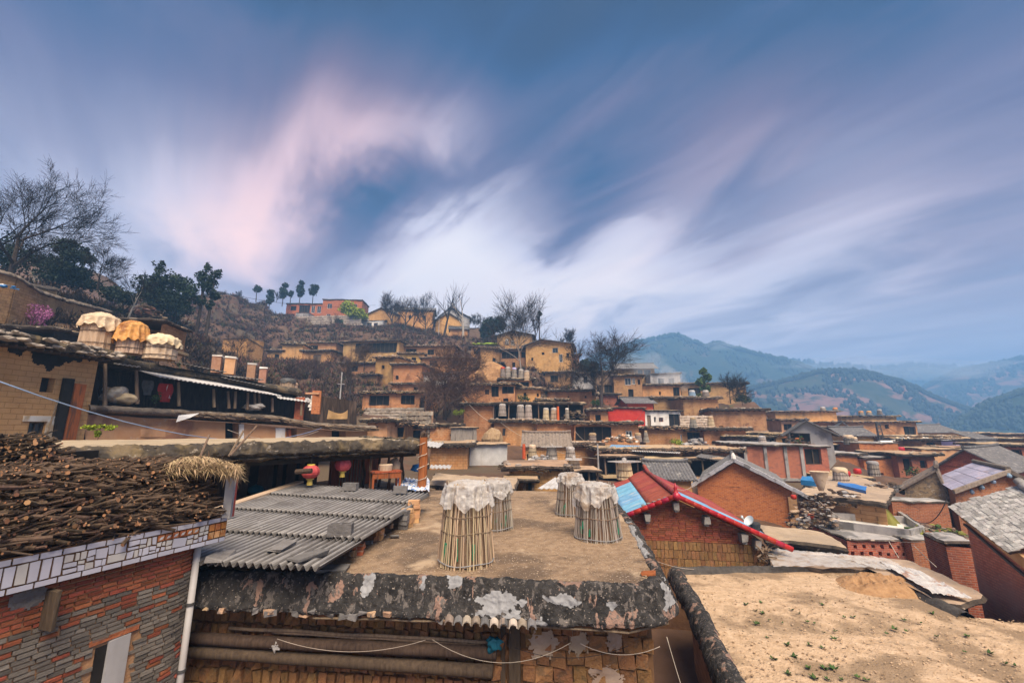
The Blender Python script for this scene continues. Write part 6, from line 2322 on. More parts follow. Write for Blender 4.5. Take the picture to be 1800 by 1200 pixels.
# roof slopes: sheets in strips across the slope, some of them blue
def slope(t_e, z_e, blue):
 n = 9
 e0 = -.05
 for k in range(n):
  b0, b1 = e0 + (HL - e0) * k / n, e0 + (HL - e0) * (k + 1) / n
  for half, (f0, f1) in enumerate(((0, .52), (.50, 1.0))):
   q = MB()
   lift = .03 if half else 0
   pa = lambda b, f: hp(t_e * (1 - f), b, z_e + (za - z_e) * f + lift)
   args = (pa(b0 + .006, f0), pa(b1 - .006, f0), pa(b1 - .006, f1), pa(b0 + .006, f1))
   sheet(q, *args, .21, .018, 5, .02, 0, 6)
   col = 'blue_sheet' if (k, half) in blue else 'red_tile'
   q.build('roof_sheet', M[col], rh, smooth=True, world=True)


slope(-lw, zl, {(k, 0) for k in range(0, 7)})
slope(rw, zr_, {(k, h_) for k in range(0, 3) for h_ in (0, 1)})
# verge tiles
def verge(t_e, z_e, n):
 L = Vector((t_e, z_e - za))
 for k in range(n):
  f0, f1 = k / n, (k + 1.12) / n
  q = MB()
  a, b = hp(t_e * f0, -.12, za + .03 + (z_e - za) * f0), hp(t_e * f1, -.12, za + .03 + (z_e - za) * f1)
  q.tube([b, a.lerp(b, .12), a], [.094, .090, .086], 12)
  q.build('verge_tile', M['red_glaze'], rh, smooth=True, world=True)


verge(-lw - .05, zl - .02, 8)
verge(rw + .08, zr_ - .03, 14)
for k in range(20):
 q = MB()
 b0, b1 = -.1 + HL * k / 20, -.1 + HL * (k + 1.12) / 20
 up = .28 * max(0, (k - 15) / 5) ** 2
 q.tube([hp(0, b0, za + .08 + up), hp(0, b1, za + .08 + up + .02)], [.10, .088], 10)
 q.build('ridge_tile', M['red_tile'], rh, smooth=True, world=True)
q = MB()
q.lathe(hp(0, -.02, za + .10), [(.11, 0), (.09, .08), (.05, .12), (.075, .18), (.05, .24), (.012, .38)], 10)
q.build('finial', M['red_glaze'], rh, smooth=True, world=True)
q = MB()
q.tube([hp(0, -.26, za + .03), hp(0, -.10, za + .03)], .14, 14)
q.build('apex_cap', M['red_glaze'], rh, smooth=True, world=True)
M['purlin'] = mat('purlin', (.22, .20, .185), (.38, .36, .335), 5, bump=.5, patch=(.24, .20, .17), pscale=3, rand=.1)
for t in (-1.05, 0.0, 1.0, 2.2, 2.62):
 q = MB()
 zc = zt(t) - .20
 q.box(hp(t, .12, zc), (.19, .40, .24), hrot, 0, .022)
 q.box(hp(t, .16, zc - .16), (.15, .30, .10), hrot, 0, .02)
 q.build('purlin_end', M['purlin'], rh, world=True)
for tz, lab in ((-.95, 'stones'),):
 q = MB()
 for k in range(5):
  q.blob(hp(-.35 - .2 * k, .05 + .05 * k, za - .08 - .08 * k), .09, 0, .5, 1, (1.3, 1, .6))
 q.build('verge_mortar', M['grey_block'], rh, world=True)

# satellite dish on the wall behind the red roof
c = P(1318, 922, 17.5)
sd = thing('satellite_dish', 'white satellite dish standing behind the red verge tiles', 'dish', c)
q = MB()
q.tube([(0, 0, -.9), (0, 0, 0)], .03, 6)
q.build('mast', M['metal_dark'], sd)
q = MB()
nrm = Vector((-.75, -.25, .55)).normalized()
e1 = nrm.orthogonal().normalized()
e2 = nrm.cross(e1)
for off in (0, .02):
 q.grid(18, 4, lambda u, v: nrm * (.09 * v * v - off) + (e1 * math.cos(6.2832 * u) + e2 * math.sin(6.2832 * u)) * .20 * v + Vector((.03, 0, .12)))
q.build('reflector', M['white_paint'], sd, smooth=True)
q = MB()
q.tube([(-.02, 0, -.1), nrm * .32 + Vector((-.05, 0, .10))], .012, 5)
q.box(nrm * .34 + Vector((-.05, 0, .12)), (.06, .06, .08))
q.build('receiver_arm', M['white_paint'], sd)
q = MB()
q.lathe(P(1328, 932, 17.7), [(.16, 0), (.2, .25), (.17, .3)], 12)
tag(q.build('black_tub', M['wire_black']), 'black plastic tub beside the satellite dish', 'tub')

# ------------------------------------------------------------------ brick gable house with grey tile verge
root, L, H = house('brick_gable_house', 'large red brick gable house with a pale grey tiled verge, centre right', 1226, 1392, 852, 940, 30, -26, 9, 'brick_orange', 'gy', (), over=.02, rise=1.55, apex=.43, rmat='tile_grey')
for (x0, z0, x1, z1) in ((-.35, H - .05, L * .43, H + 1.72), (L * .43, H + 1.72, L + .9, H - .40)):
 k = 9
 for i in range(k):
  f0, f1 = i / k, (i + 1.06) / k
  q = MB()
  q.beam((x0 + (x1 - x0) * f0, -.10, z0 + (z1 - z0) * f0 + .02 * (i % 2)), (x0 + (x1 - x0) * f1, -.10, z0 + (z1 - z0) * f1 + .02 * (i % 2)), .62, .20)
  q.build('verge_slab', M['verge'] if 'verge' in M else M.setdefault('verge', mat('verge', (.30, .295, .315), (.47, .46, .48), 3, bump=.5, bscale=18, patch=(.20, .19, .19), pscale=1.2, rand=.12)), root)
q = MB()
q.lathe((L * .43, -.12, H + 1.78), [(.16, 0), (.14, .2), (.05, .38)], 8)
q.build('finial', M['plaster_white'], root)
q = MB()
q.box((L - .05, -.12, -.0 + H * .4), (.45, .14, H * .95))
q.build('corner_pier', M['adobe_pale'], root)

# ------------------------------------------------------------------ slate-roofed house at the right edge
Ef, En = P(1670, 890, 14.4), P(1770, 966, 12.15)
Rf = P(1792, 856, 13.6)
dr = (En - Ef)
Rn = Rf + dr
En2, Rn2 = En, Rn
sh = thing('slate_roof_house', 'brick house with a large weathered slate roof at the right edge', 'house', (Ef.x, Ef.y, -7.5))
pl = lambda u, v: Ef.lerp(En, u).lerp(Rf.lerp(Rn, u), v)
sn = (En - Ef).cross(Rf - Ef).normalized()
if sn.z < 0:
 sn = -sn
q = MB()
q.hexa([pl(0, 0) - sn * .14, pl(1, 0) - sn * .14, pl(0, 1) - sn * .14, pl(1, 1) - sn * .14, pl(0, 0) - sn * .02, pl(1, 0) - sn * .02, pl(0, 1) - sn * .02, pl(1, 1) - sn * .02])
q.build('roof_deck', M['wood_dark'], sh, world=True)
q = MB()
Bf, Bn = Rf + (Rf - Ef) * 1.0, Rn + (Rn - En) * 1.0
Bf.z, Bn.z = Ef.z, En.z
sheet(q, Bn, Bf, Rf, Rn, .3, .03, 3, .08)
q.build('back_slope', M['slate'], sh, world=True)
its = []
sm_ = []
for k in range(8):
 q = MB()
 q.box((0, 0, 0), (1, 1, 1))
 q.v = [(x + RND.uniform(-.05, .05), y + RND.uniform(-.07, .07), z + RND.uniform(-.15, .15)) for x, y, z in q.v]
 sm_.append(q.mesh('slate', [M['slate']]))
LU, LV = (En - Ef).length, (Rf - Ef).length
ax = (En - Ef).normalized()
ay = sn.cross(ax)
if ay.z < 0:
 ay = -ay
RM = Matrix((ax, ay, ax.cross(ay))).transposed()
iv = Matrix.Translation(sh.location).inverted()
cand = []
nv = int(LV / .105)
for j in range(nv + 1):
 u = -RND.uniform(0, .14) / LU
 while u < 1:
  w = RND.uniform(.11, .17)
  c = pl(u + w / 2 / LU, min(1.0, (j + .3) / nv)) + sn * (.005 + RND.uniform(0, .014))
  cand.append((c, w * .96))
  u += w / LU
cand.sort(key=lambda c: (not in_view(c[0]), c[0].length))
mass = MB()
for k, (c, w) in enumerate(cand):
 tilt = Matrix.Rotation(RND.uniform(-.05, .05), 3, 'Z') @ Matrix.Rotation(-.06, 3, 'X')
 if k < 300:
  link_mesh('slate', sm_[k % 8], sh, iv @ c, (RM @ tilt).to_euler(), (w, .165, .02))
 else:
  mass.box(c, (w, .165, .02), 0, 0, .006, RM @ tilt)
o = mass.build('slate_mass', M['slate'], sh, world=True)
o['kind'] = 'stuff'
for k in range(14):
 q = MB()
 a, b = Rf.lerp(Rn, k / 14), Rf.lerp(Rn, (k + 1.08) / 14)
 up = Vector((0, 0, .07 + .12 * max(0, 1 - k / 2)))
 q.tube([a + up, b + Vector((0, 0, .07 + .12 * max(0, 1 - (k + 1) / 2)))], [.12, .10], 8)
 q.build('ridge_tile', M['slate'], sh, smooth=True, world=True)
# walls: the long brick face, then the far gable
win = (ay * 1)
win.z = 0
win.normalize()
dx_ = Vector((dr.x, dr.y, 0)).normalized()
F0, F1 = Ef + win * .30, En + win * .30 + dr * (2.6 / dr.length)
zt_ = F0.z - .06
RMh = math.atan2((F1 - F0).y, (F1 - F0).x)
LW = (F1 - F0).xy.length
q = MB()
q.add([(0, 0, 0), (LW, 0, 0), (LW, 0, F1.z - .1 + 8), (0, 0, zt_ + 8), (0, .3, 0), (LW, .3, 0), (LW, .3, F1.z - .1 + 8), (0, .3, zt_ + 8)], [(0, 1, 2, 3), (5, 4, 7, 6), (3, 2, 6, 7)])
M['brick_salmon'] = mat('brick_salmon', (.46, .16, .09), (.60, .26, .155), 4, bump=.6, brick=(.25, .08, (.30, .14, .09), .016, (.38, .13, .08)), patch=(.47, .23, .15), pscale=.5, pthr=(.52, .72), streak=((.24, .10, .07), .8, .35))
o = q.build('long_wall', M['brick_salmon'], sh)
o.location = iv @ Vector((F0.x, F0.y, -8.0))
o.rotation_euler = (0, 0, RMh)
q = MB()
q.beam(F0 + Vector((0, 0, -.22)), F1 + Vector((0, 0, -.26)), .16, .30)
q.build('eave_band', M['adobe_pale'], sh, world=True)
z0 = zt_ - .5
q = MB()
g0, g1 = F0 + Vector((0, 0, 0)), Bf - win * .4
q.add([(*g0.xy, -8), (*g1.xy, -8), (*g1.xy, Bf.z - .1), (*Rf.xy, Rf.z - .1), (*g0.xy, zt_)], [(0, 1, 2, 3, 4)])
q.build('gable_wall', M['brick_salmon'], sh, world=True)
q = MB()
q.beam(F0 - win * .05 + Vector((0, 0, -.5)), F1 - win * .05 + Vector((0, 0, -.75)), .05, .06)
q.build('cable_duct', M['metal_dark'], sh, world=True)

# ------------------------------------------------------------------ violet sheet-roofed house
kR0, kR1 = P(1773, 826, 26.0), P(1712, 812, 31.0)
kE0, kE1 = P(1674, 862, 25.2), P(1640, 841, 30.4)
kh = thing('violet_roof_house', 'dark brick house with a violet-grey sheet roof near the right edge', 'house', (kR0.x, kR0.y, -7.5))
nc, nr = 6, 4
for i in range(nc):
 for j in range(nr):
  q = MB()
  u0, u1, v0, v1 = i / nc + .004, (i + 1) / nc - .004, j / nr, (j + 1.05) / nr
  f = lambda u, v: kE0.lerp(kE1, u).lerp(kR0.lerp(kR1, u), min(v, 1.0))
  up = Vector((0, 0, .025))
  sheet(q, f(u0, v0) + up, f(u1, v0) + up, f(u1, v1), f(u0, v1), .22, .016, 2, .02, 0, 4)
  q.build('roof_sheet', M['slate_blue'], kh, world=True)
rgt0, rgt1 = P(1850, 868, 25.0), P(1800, 850, 30.0)
q = MB()
sheet(q, rgt0, rgt1, kR1, kR0, .25, .02, 3, .03)
q.build('back_slope', M['slate_blue'], kh, world=True)
q = MB()
q.tube([kR0.lerp(kR1, k / 8) + Vector((0, 0, .08)) for k in range(9)], .13, 8)
q.build('ridge', M['tile_brown'], kh, world=True)
for a, b in ((kE0, kR0), (kR0, rgt0)):
 q = MB()
 q.beam(a + Vector((0, -.06, -.05)), b + Vector((0, -.06, -.05)), .12, .22)
 q.build('verge_board', M['tile_brown'], kh, world=True)
q = MB()
g = [kE0 + (kR0 - kE0) * .12, rgt0 - (rgt0 - kR0) * .1]
q.add([(g[0].x, g[0].y + .35, -9), (g[1].x, g[1].y + .35, -9), (g[1].x, g[1].y + .35, g[1].z - .15), (kR0.x, kR0.y + .35, kR0.z - .2), (g[0].x, g[0].y + .35, g[0].z - .15)], [(0, 1, 2, 3, 4)])
k2 = kE1 + (kR1 - kE1) * .12
q.add([(g[0].x, g[0].y + .35, -9), (g[0].x, g[0].y + .35, g[0].z - .15), (k2.x, k2.y, k2.z - .15), (k2.x, k2.y, -9)], [(0, 1, 2, 3)])
q.build('wall', M['brick_red'], kh, world=True)
for px, py in ((1686, 870), (1704, 862), (1722, 854), (1742, 844), (1770, 834)):
 c = P(px, py, 25.9)
 q = MB()
 q.lathe((c.x, c.y - .1, c.z - .1), [(.05, .2), (.13, .05), (.10, -.05)], 8)
 q.build('purlin_end', M['frame_blue'], kh, world=True)
house('adobe_house', 'adobe house with a slanting pale roof edge left of the violet roof', 1590, 1664, 856, 900, 29, -44, 4, 'rubble_wall', 'gy', (), rise=1.2, apex=.86, over=.2, rmat='tile_brown')

# ------------------------------------------------------------------ courtyards and terraces between the gables and the slate roof
house('lattice_wall', 'red brick yard wall pierced by two rows of dark cross-shaped holes', 1488, 1602, 948, 992, 21.5, -4, 3, 'brick_red', 'flat',
  [(.06 + .128 * i + (.05 if j else 0), .11 + .128 * i + (.05 if j else 0), .38 + .28 * j, .54 + .28 * j) for i in range(7) for j in range(2)], over=.05, th=.06, stones=0, rafters=False, cat='wall', terr=False, top='concrete')
house('brick_wall', 'plain red brick yard wall between the lattice wall and the capped pillar', 1602, 1664, 950, 1010, 20.8, -10, 2.5, 'brick_red', 'flat', over=.05, th=.06, stones=0, rafters=False, cat='wall', terr=False, top='concrete')
house('capped_pillar', 'thick dark brick pillar with a flat pale concrete cap', 1662, 1716, 957, 1060, 16.6, -20, 1.4, 'brick_red', 'flat', over=.10, th=.16, stones=0, rafters=False, cat='pillar', terr=False, top='concrete')
house('brick_wall', 'dark red brick wall with pale coping below the stone-walled house', 1567, 1664, 882, 912, 26, -6, 1.0, 'brick_red', 'flat', over=.08, th=.12, stones=0, rafters=False, cat='wall', terr=False, top='concrete')
zt2 = -5.15
tp = [PZ(1462, 928, zt2), PZ(1600, 946, zt2), PZ(1624, 940, zt2), PZ(1578, 908, zt2), PZ(1452, 895, zt2)]
tr_ = thing('white_terrace', 'white-floored roof terrace with dark concrete kerbs', 'terrace', tuple(tp[0]))
q = MB()
q.add([(*v.xy, zt2) for v in tp] + [(*v.xy, zt2 - .3) for v in tp], [(0, 1, 2, 3, 4)] + [((i + 1) % 5, i, i + 5, (i + 1) % 5 + 5) for i in range(5)])
q.build('floor', M['plaster_white'], tr_, world=True)
for i in range(5):
 q = MB()
 q.beam(tp[i] + Vector((0, 0, .12)), tp[(i + 1) % 5] + Vector((0, 0, .12)), .16, .55)
 q.build('kerb', M['concrete'], tr_, world=True)
q = MB()
q.beam(tp[4].lerp(tp[0], .55) + Vector((0, 0, .1)), tp[3].lerp(tp[2], .4) + Vector((0, 0, .1)), .16, .5)
q.build('inner_kerb', M['concrete'], tr_, world=True)
q = MB()
c = PZ(1551, 918, zt2)
q.grid(16, 14, lambda u, v: (c.x + (u - .5) * 1.0 * (1 + .3 * v), c.y + (.25 * math.sin(u * 9) - .6 * v), c.z + .75 * (1 - v) + .08 * math.sin(u * 11)))
tag(q.build('green_cloth', M['olive'], smooth=True), 'olive green blanket hung over the white terrace kerb', 'blanket')
root = thing('water_tank', 'small black and white box standing on the white terrace', 'box', PZ(1532, 906, zt2))
q = MB()
q.box((0, 0, .3), (.42, .4, .6), 0, 0, .01)
q.build('tank_body', M['wire_black'], root)
q = MB()
q.box((0, 0, .66), (.46, .44, .12), 0, 0, .01)
q.build('tank_lid', M['white_paint'], root)
q = MB()
q.lathe(PZ(1471, 925, zt2) + Vector((0, 0, .0)), [(.12, 0), (.16, .3)], 10)
tag(q.build('flower_pot', M['wood_red']), 'terracotta pot on the kerb of the white terrace', 'pot')

# flat roofs stepping down between the red gable and the earth roof
def roof_slab(name, label, pts, z, th, cat='roof', mats=None, walls='adobe_dark', drop=3.0, inset=.5):
 pp = [PZ(x, y, z) for x, y in pts]
 c = sum(pp, Vector()) / len(pp)
 root = thing(name, label, cat, (c.x, c.y, z - drop))
 q = MB()
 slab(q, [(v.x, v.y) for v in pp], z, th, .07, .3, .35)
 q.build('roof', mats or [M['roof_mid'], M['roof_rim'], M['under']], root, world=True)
 w = MB()
 ii = [v.lerp(c, inset / max(.6, (v - c).length)) for v in pp]
 for a, b in zip(ii, ii[1:] + ii[:1]):
  w.quad((a.x, a.y, z - drop - 2), (b.x, b.y, z - drop - 2), (b.x, b.y, z - th), (a.x, a.y, z - th))
 w.build('wall', M[walls], root, world=True)
 return root


roof_slab('flat_roof_house', 'low house with a sunlit tan flat roof behind the red verge', [(1345, 948), (1420, 956), (1490, 962), (1478, 948), (1440, 932), (1330, 920)], -5.0, .3, 'house', None, 'under')
roof_slab('flat_roof_house', 'low house whose flat roof is partly hidden by plastic sheets', [(1560, 1000), (1640, 1050), (1700, 1064), (1738, 1050), (1650, 1004), (1600, 982), (1480, 972), (1345, 964), (1350, 992), (1440, 998)], -4.46, .16, 'house', None, 'under', 2.5, .45)
for k, (pts, lab, mt) in enumerate([([(1344, 966), (1460, 975), (1545, 1000), (1360, 998)], 'creased white plastic sheet spread behind the earth roof, left piece', 'plastic'),
          ([(1440, 973), (1560, 984), (1600, 1006), (1540, 1002)], 'creased white plastic sheet spread behind the earth roof, middle piece', 'plastic'),
          ([(1545, 990), (1610, 1004), (1712, 1056), (1640, 1046)], 'long plastic sheet lying along the sloping edge of the low roof', 'sheet_dirty')]):
 M.setdefault('sheet_dirty', mat('sheet_dirty', (.46, .42, .40), (.66, .63, .60), 4, rough=.5, bump=.4, patch=(.42, .26, .20), pscale=2.2, pthr=(.55, .64)))
 zz = -4.42 + .012 * k
 a, b, c, d2 = [PZ(x, y, zz) for x, y in pts]
 q = MB()
 q.grid(46, 22, lambda u, v: a.lerp(b, u).lerp(d2.lerp(c, u), v) + Vector((0, 0, .04 + .07 * abs(mnoise.noise(Vector((u * 7 + 3 * v, v * 4, k)))) + .06 * abs(mnoise.noise(Vector((u * 16 + 5 * v, v * 12, k)))))))
 tag(q.build('plastic_sheet', M[mt], smooth=True), lab, 'sheet')
q = MB()
for k in range(26):
 c = P(RND.uniform(1335, 1352), RND.uniform(962, 990), 15.4 + RND.random())
 q.beam(c, c + Vector((RND.uniform(-.3, .3), RND.uniform(-.4, .4), RND.uniform(-.05, .2))), .05, .03)
tag(q.build('lumber_scraps', M['wood_old']), 'scraps of lumber jammed between the red gable wall and the plastic sheets', 'lumber', None, 'stuff')

# ------------------------------------------------------------------ mid house with flat dark-rimmed roof and lantern porch
zD = -.45
d0, d1 = PZ(110, 790, zD), PZ(744, 773, zD)
dh = thing('lantern_house', 'long house with a thick dark roof rim and red lanterns in its open porch', 'house', (d1.x, d1.y, -2.6))
dd = (d1 - d0).normalized()
dn = Vector((-dd.y, dd.x, 0))
front = resample([d0, d0.lerp(d1, .5) + dn * .35, d1, d1 + dn * 5.5 + dd * .6], .2, 4)
dsf = sweep(front, [(-.2, .0), (-.1, .03), (.0, .04), (.1, .0), (.17, -.08), (.21, -.17), (.22, -.26), (.17, -.31), (.08, -.33), (.15, -.38), (.0, -.43), (-.6, -.45)], .075, 2.6, 21)
M['rim_mid'] = mat('rim_mid', (.028, .023, .019), (.085, .070, .055), 3, bump=.9, bscale=12, patch=(.17, .125, .075), pscale=1.1, pthr=(.52, .64), patch2=(.26, .22, .18), p2scale=6, p2thr=(.60, .68), rand=0, hrand=0, streak=((.18, .13, .065), 3, .7))
q = MB()
q.grid(len(front) * 5, 36, lambda s, t: dsf(s, t))
q.build('roof_rim', M['rim_mid'], dh, smooth=True, world=True)
q = MB()
dp_ = [(v.x, v.y) for v in front] + [tuple((d1 + dn * 6 + dd).xy), tuple((d0 + dn * 10 - dd * 4).xy), tuple((d0 - dd * 3).xy)]
sheet_poly(q, dp_, zD, .22, .03, 3, .7)
q.build('roof_surface', M['roof_mid'], dh, smooth=True, world=True)
q = MB()
q.beam(d0 + dn * .45 + Vector((0, 0, -.52)), d1 + dn * .45 + Vector((0, 0, -.50)), .14, .12)
q.build('front_beam', M['under'], dh, world=True)
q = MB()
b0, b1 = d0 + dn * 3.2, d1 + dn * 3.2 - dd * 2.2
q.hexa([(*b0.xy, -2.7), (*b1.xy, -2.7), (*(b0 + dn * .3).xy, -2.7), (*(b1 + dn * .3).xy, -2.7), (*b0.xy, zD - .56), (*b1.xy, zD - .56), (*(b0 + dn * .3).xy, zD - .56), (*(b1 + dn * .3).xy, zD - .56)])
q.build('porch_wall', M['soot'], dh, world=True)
q = MB()
for k in range(46):
 t = k / 46
 if RND.random() < .7:
  c = b0.lerp(b1, t) - dn * .05
  q.box((c.x, c.y, -1.85), (.16, .04, 1.6), math.atan2(dd.y, dd.x))
q.build('plank_wall', M['wood_dark'], dh, world=True)['kind'] = 'stuff'
q = MB()
pf = [d0 + dn * .0, d1 + dn * 0 + dd * .6, d1 + dn * 5.5 + dd * .6, d0 + dn * 3.4]
q.add([(*v.xy, -2.14) for v in pf] + [(*v.xy, -2.5) for v in pf], [(0, 1, 2, 3), (0, 4, 5, 1), (1, 5, 6, 2)])
q.build('porch_floor', M['roof_main'], dh, world=True)
for px, off in ((651, .3), (683, .4), (703, .45), (722, 1.2), (668, 2.0), (640, 2.2)):
 u = min(range(200), key=lambda i: abs(project(d0.lerp(d1, i / 199) + dn * off + Vector((0, 0, -1.0)))[0] - px)) / 199
 c = d0.lerp(d1, u) + dn * off
 q = MB()
 q.tube([(c.x, c.y, -2.14), (c.x + .05, c.y, -1.7), (c.x - .03, c.y, -1.3), (c.x, c.y, zD - .5)], [.055, .05, .05, .045], 6)
 q.build('post', M['wood_dark'], dh, world=True)
for j in range(9):
 c = d0.lerp(d1, .80 + .012 * j) + dn * 2.4
 q = MB()
 q.tube([(c.x, c.y, -2.14), (c.x, c.y, -.95)], .03, 5)
 q.build('bamboo_slat', M['wood_old'], dh, world=True)
q = MB()
c = d1 - dd * .9 + dn * 3.0
q.box((c.x, c.y, -1.45), (1.9, .12, 1.35), math.atan2(dd.y, dd.x))
q.build('striped_partition', M['wood_red'], dh, world=True)

def lantern(px, py, D, w, label):
 c = P(px, py, D)
 root = thing('paper_lantern', label, 'lantern', c, 0, 'red lanterns hanging in the porch')
 q = MB()
 n = 20
 prof = [(.10, -.17), (.17, -.13), (.215, -.06), (.225, 0), (.215, .06), (.17, .13), (.10, .17)]
 vs, fs = [], []
 for r, z in prof:
  for k in range(n):
   a = 2 * math.pi * k / n
   rr = r * w / .45 * (1.03 if k % 2 else .96)
   vs.append((rr * math.cos(a), rr * math.sin(a), z * w / .45))
 for j in range(len(prof) - 1):
  for k in range(n):
   fs.append((j * n + k, j * n + (k + 1) % n, (j + 1) * n + (k + 1) % n, (j + 1) * n + k))
 q.add(vs, fs)
 q.build('globe', M['lantern'], root)
 for z0, z1, mt, nm in ((-.17, -.20, 'yellow', 'lower_ring'), (.17, .20, 'yellow', 'upper_ring')):
  q = MB()
  q.tube([(0, 0, z0 * w / .45), (0, 0, z1 * w / .45)], .10 * w / .45, 12)
  q.build(nm, M[mt], root)
 q = MB()
 q.lathe((0, 0, -.34 * w / .45), [(.075 * w / .45, 0), (.06 * w / .45, .14 * w / .45)], 10)
 q.build('tassel', M['yellow'], root)
 q = MB()
 q.tube([(0, 0, .2 * w / .45), (0, 0, .45)], .01, 4)
 q.build('hanger', M['wire_black'], root)


lantern(603, 817, 13.9, .48, 'faded red lantern hanging in the porch nearest the posts')
lantern(546, 829, 12.8, .48, 'faded red lantern hanging further left, partly behind a dark pole')
m = MB()
m.tube([P(520, 829, 12.3), P(548, 827, 12.3)], .07, 8)
tag(m.build('hanging_pole', M['wood_dark']), 'dark pole hanging in front of the left lantern', 'pole')
# table, tarp, stove pipe
c = P(676, 858, 14.4)
tb = thing('wooden_table', 'orange wooden table between the porch posts', 'table', (c.x, c.y, -2.13), .5)
q = MB()
q.box((0, 0, .72), (.95, .55, .05))
q.build('tabletop', M['wood_red'], tb)
q = MB()
q.box((0, -.24, .60), (.88, .03, .16))
q.build('apron', M['wood_red'], tb)
for x in (-.42, .42):
 for y in (-.22, .22):
  q = MB()
  q.box((x, y, .35), (.06, .06, .70))
  q.build('leg', M['wood_red'], tb)
q = MB()
q.lathe((c.x, c.y, -2.13 + .745), [(.20, 0), (.22, .18), (.20, .2)], 14)
tag(q.build('steamer', M['wood_pale']), 'round wooden steamer standing on the porch table', 'steamer')
q = MB()
q.blob(P(694, 820, 15.2), .28, 0, .4, 2, (.7, .7, 1.1))
tag(q.build('straw_hat', M['wood_pale'], smooth=True), 'pale woven basket lid hung on a porch post', 'basket')
a, b, c2, d2 = P(690, 846, 14.6), P(755, 852, 13.9), P(756, 824, 16.6), P(700, 820, 17.4)
for v in (a, b, c2, d2):
 v.z = -1.98
q = MB()
q.grid(40, 26, lambda u, v: a.lerp(b, u).lerp(d2.lerp(c2, u), v) + Vector((0, 0, .14 * abs(mnoise.noise(Vector((u * 6, v * 5, 1)))) + .08 * mnoise.noise(Vector((u * 15, v * 13, 1))))))
M['tarp_mix'] = mat('tarp_mix', (.60, .60, .64), (.72, .72, .76), 3, rough=.5, bump=.2, patch=(.06, .19, .48), pscale=2.6, pthr=(.54, .57), rand=0, hrand=0, stretch=(1, 2.2, 1))
tag(q.build('tarpaulin', M['tarp_mix'], smooth=True), 'blue and white striped tarpaulin crumpled behind the porch posts', 'tarpaulin')
q = MB()
q.blob(P(738, 826, 15.8) + Vector((0, 0, .1)), .22, 0, .5, 2, (1.3, .8, .7))
tag(q.build('tarpaulin_bundle', M['tarp_blue'], smooth=True), 'bunched blue tarpaulin lump on top of the striped one', 'tarpaulin')
c = P(742, 832, 15.0)
sp = thing('rusty_post', 'rusty red iron post tangled with wire at the corner of the lantern porch', 'post', (c.x, c.y, -2.1))
q = MB()
q.tube([(0, 0, 0), (.03, 0, .9), (.0, 0, 1.75)], [.15, .15, .13], 10)
q.build('shaft', M['wood_red'], sp)
q = MB()
q.tube([(.18 * math.cos(t * .9) * (1 + .3 * math.sin(t * 2.3)), .18 * math.sin(t * .9), .1 + t * .055) for t in range(28)], .012, 4)
q.build('wire_wrap', M['cord'], sp)
q = MB()
q.blob((0, 0, 1.82), .15, 0, .5, 1)
q.build('head', M['wood_dark'], sp)
q = MB()
c = PZ(448, 868, -2.12) + Vector((0, 0, .14))
q.blob(c, .2, 0, .2, 2, (1.2, 1, .8))
tag(q.build('teal_pot', M['teal'], smooth=True), 'round teal basin standing in the dark porch beside the firewood', 'basin')
M['wood_dark_red'] = mat('wood_dark_red', (.07, .016, .014), (.13, .035, .028), 4)
M['teal_dark'] = mat('teal_dark', (.008, .06, .075), (.015, .09, .11), 4)
for px, w_, mt, lab in ((413, .10, 'wood_dark_red', 'dark red door post beside the firewood'),):
 q = MB()
 c = P(px, 850, 9.3)
 q.box((c.x, c.y, -1.35), (w_, .06, .9), .6)
 tag(q.build('door_post', M[mt]), lab, 'post')

# ------------------------------------------------------------------ big mud-brick house, left edge
zc0 = -.55
lw0, lw1 = P(-150, 600, 13.0), P(172, 640, 19.6)
la, lb_ = Vector((lw0.x - 1.0, lw0.y, 0)), Vector((lw1.x, lw1.y, 0))
hlen = (lb_ - la).length
ldir = (lb_ - la).normalized()
lrot = math.atan2(ldir.y, ldir.x)
ln_in = Vector((-ldir.y, ldir.x, 0))
mh = thing('mud_brick_house', 'soot-blackened mud-brick house with a thick stony roof edge, left edge', 'house', (la.x, la.y, zc0), lrot)


def lu(px, z):
 return min(range(600), key=lambda i: abs(project(la + ldir * (hlen * i / 599) + Vector((0, 0, z)))[0] - px)) / 599 * hlen


HC = 3.55
u_w0, u_w1 = lu(74, 2.0), lu(98, 2.0)
u_g0, u_g1 = lu(50, 0), lu(79, 0)
q = MB()
panel(q, (0, 0, 0), (1, 0, 0), (0, 1, 0), hlen, HC, 2, [(u_w0 / hlen, u_w1 / hlen, .55, .72), (u_g0 / hlen, u_g1 / hlen, .04, .21)], .3)
panel(q, (hlen, 0, 0), (0, 1, 0), (-1, 0, 0), 6, HC, 2, ())
M['adobe_big'] = mat('adobe_big', (.42, .235, .10), (.56, .34, .165), 1.4, bump=.7, bscale=12, brick=(.46, .21, (.30, .17, .075), .012, (.47, .275, .13)), patch=(.36, .21, .10), pscale=.5, pthr=(.55, .75), rand=0, hrand=0)
q.build('wall', [M['adobe_big'], M['soot']], mh)
# soot stain under the eave, a ragged blackened skin
q = MB()


def soot_keep(u, v):
 lim = .27 + .14 * mnoise.noise(Vector((u * 13, 0, 4))) + .26 * math.exp(-((u - .70) / .13) ** 2) + .10 * mnoise.noise(Vector((u * 25, v * 8, 1)))
 return v > 1.28 - lim


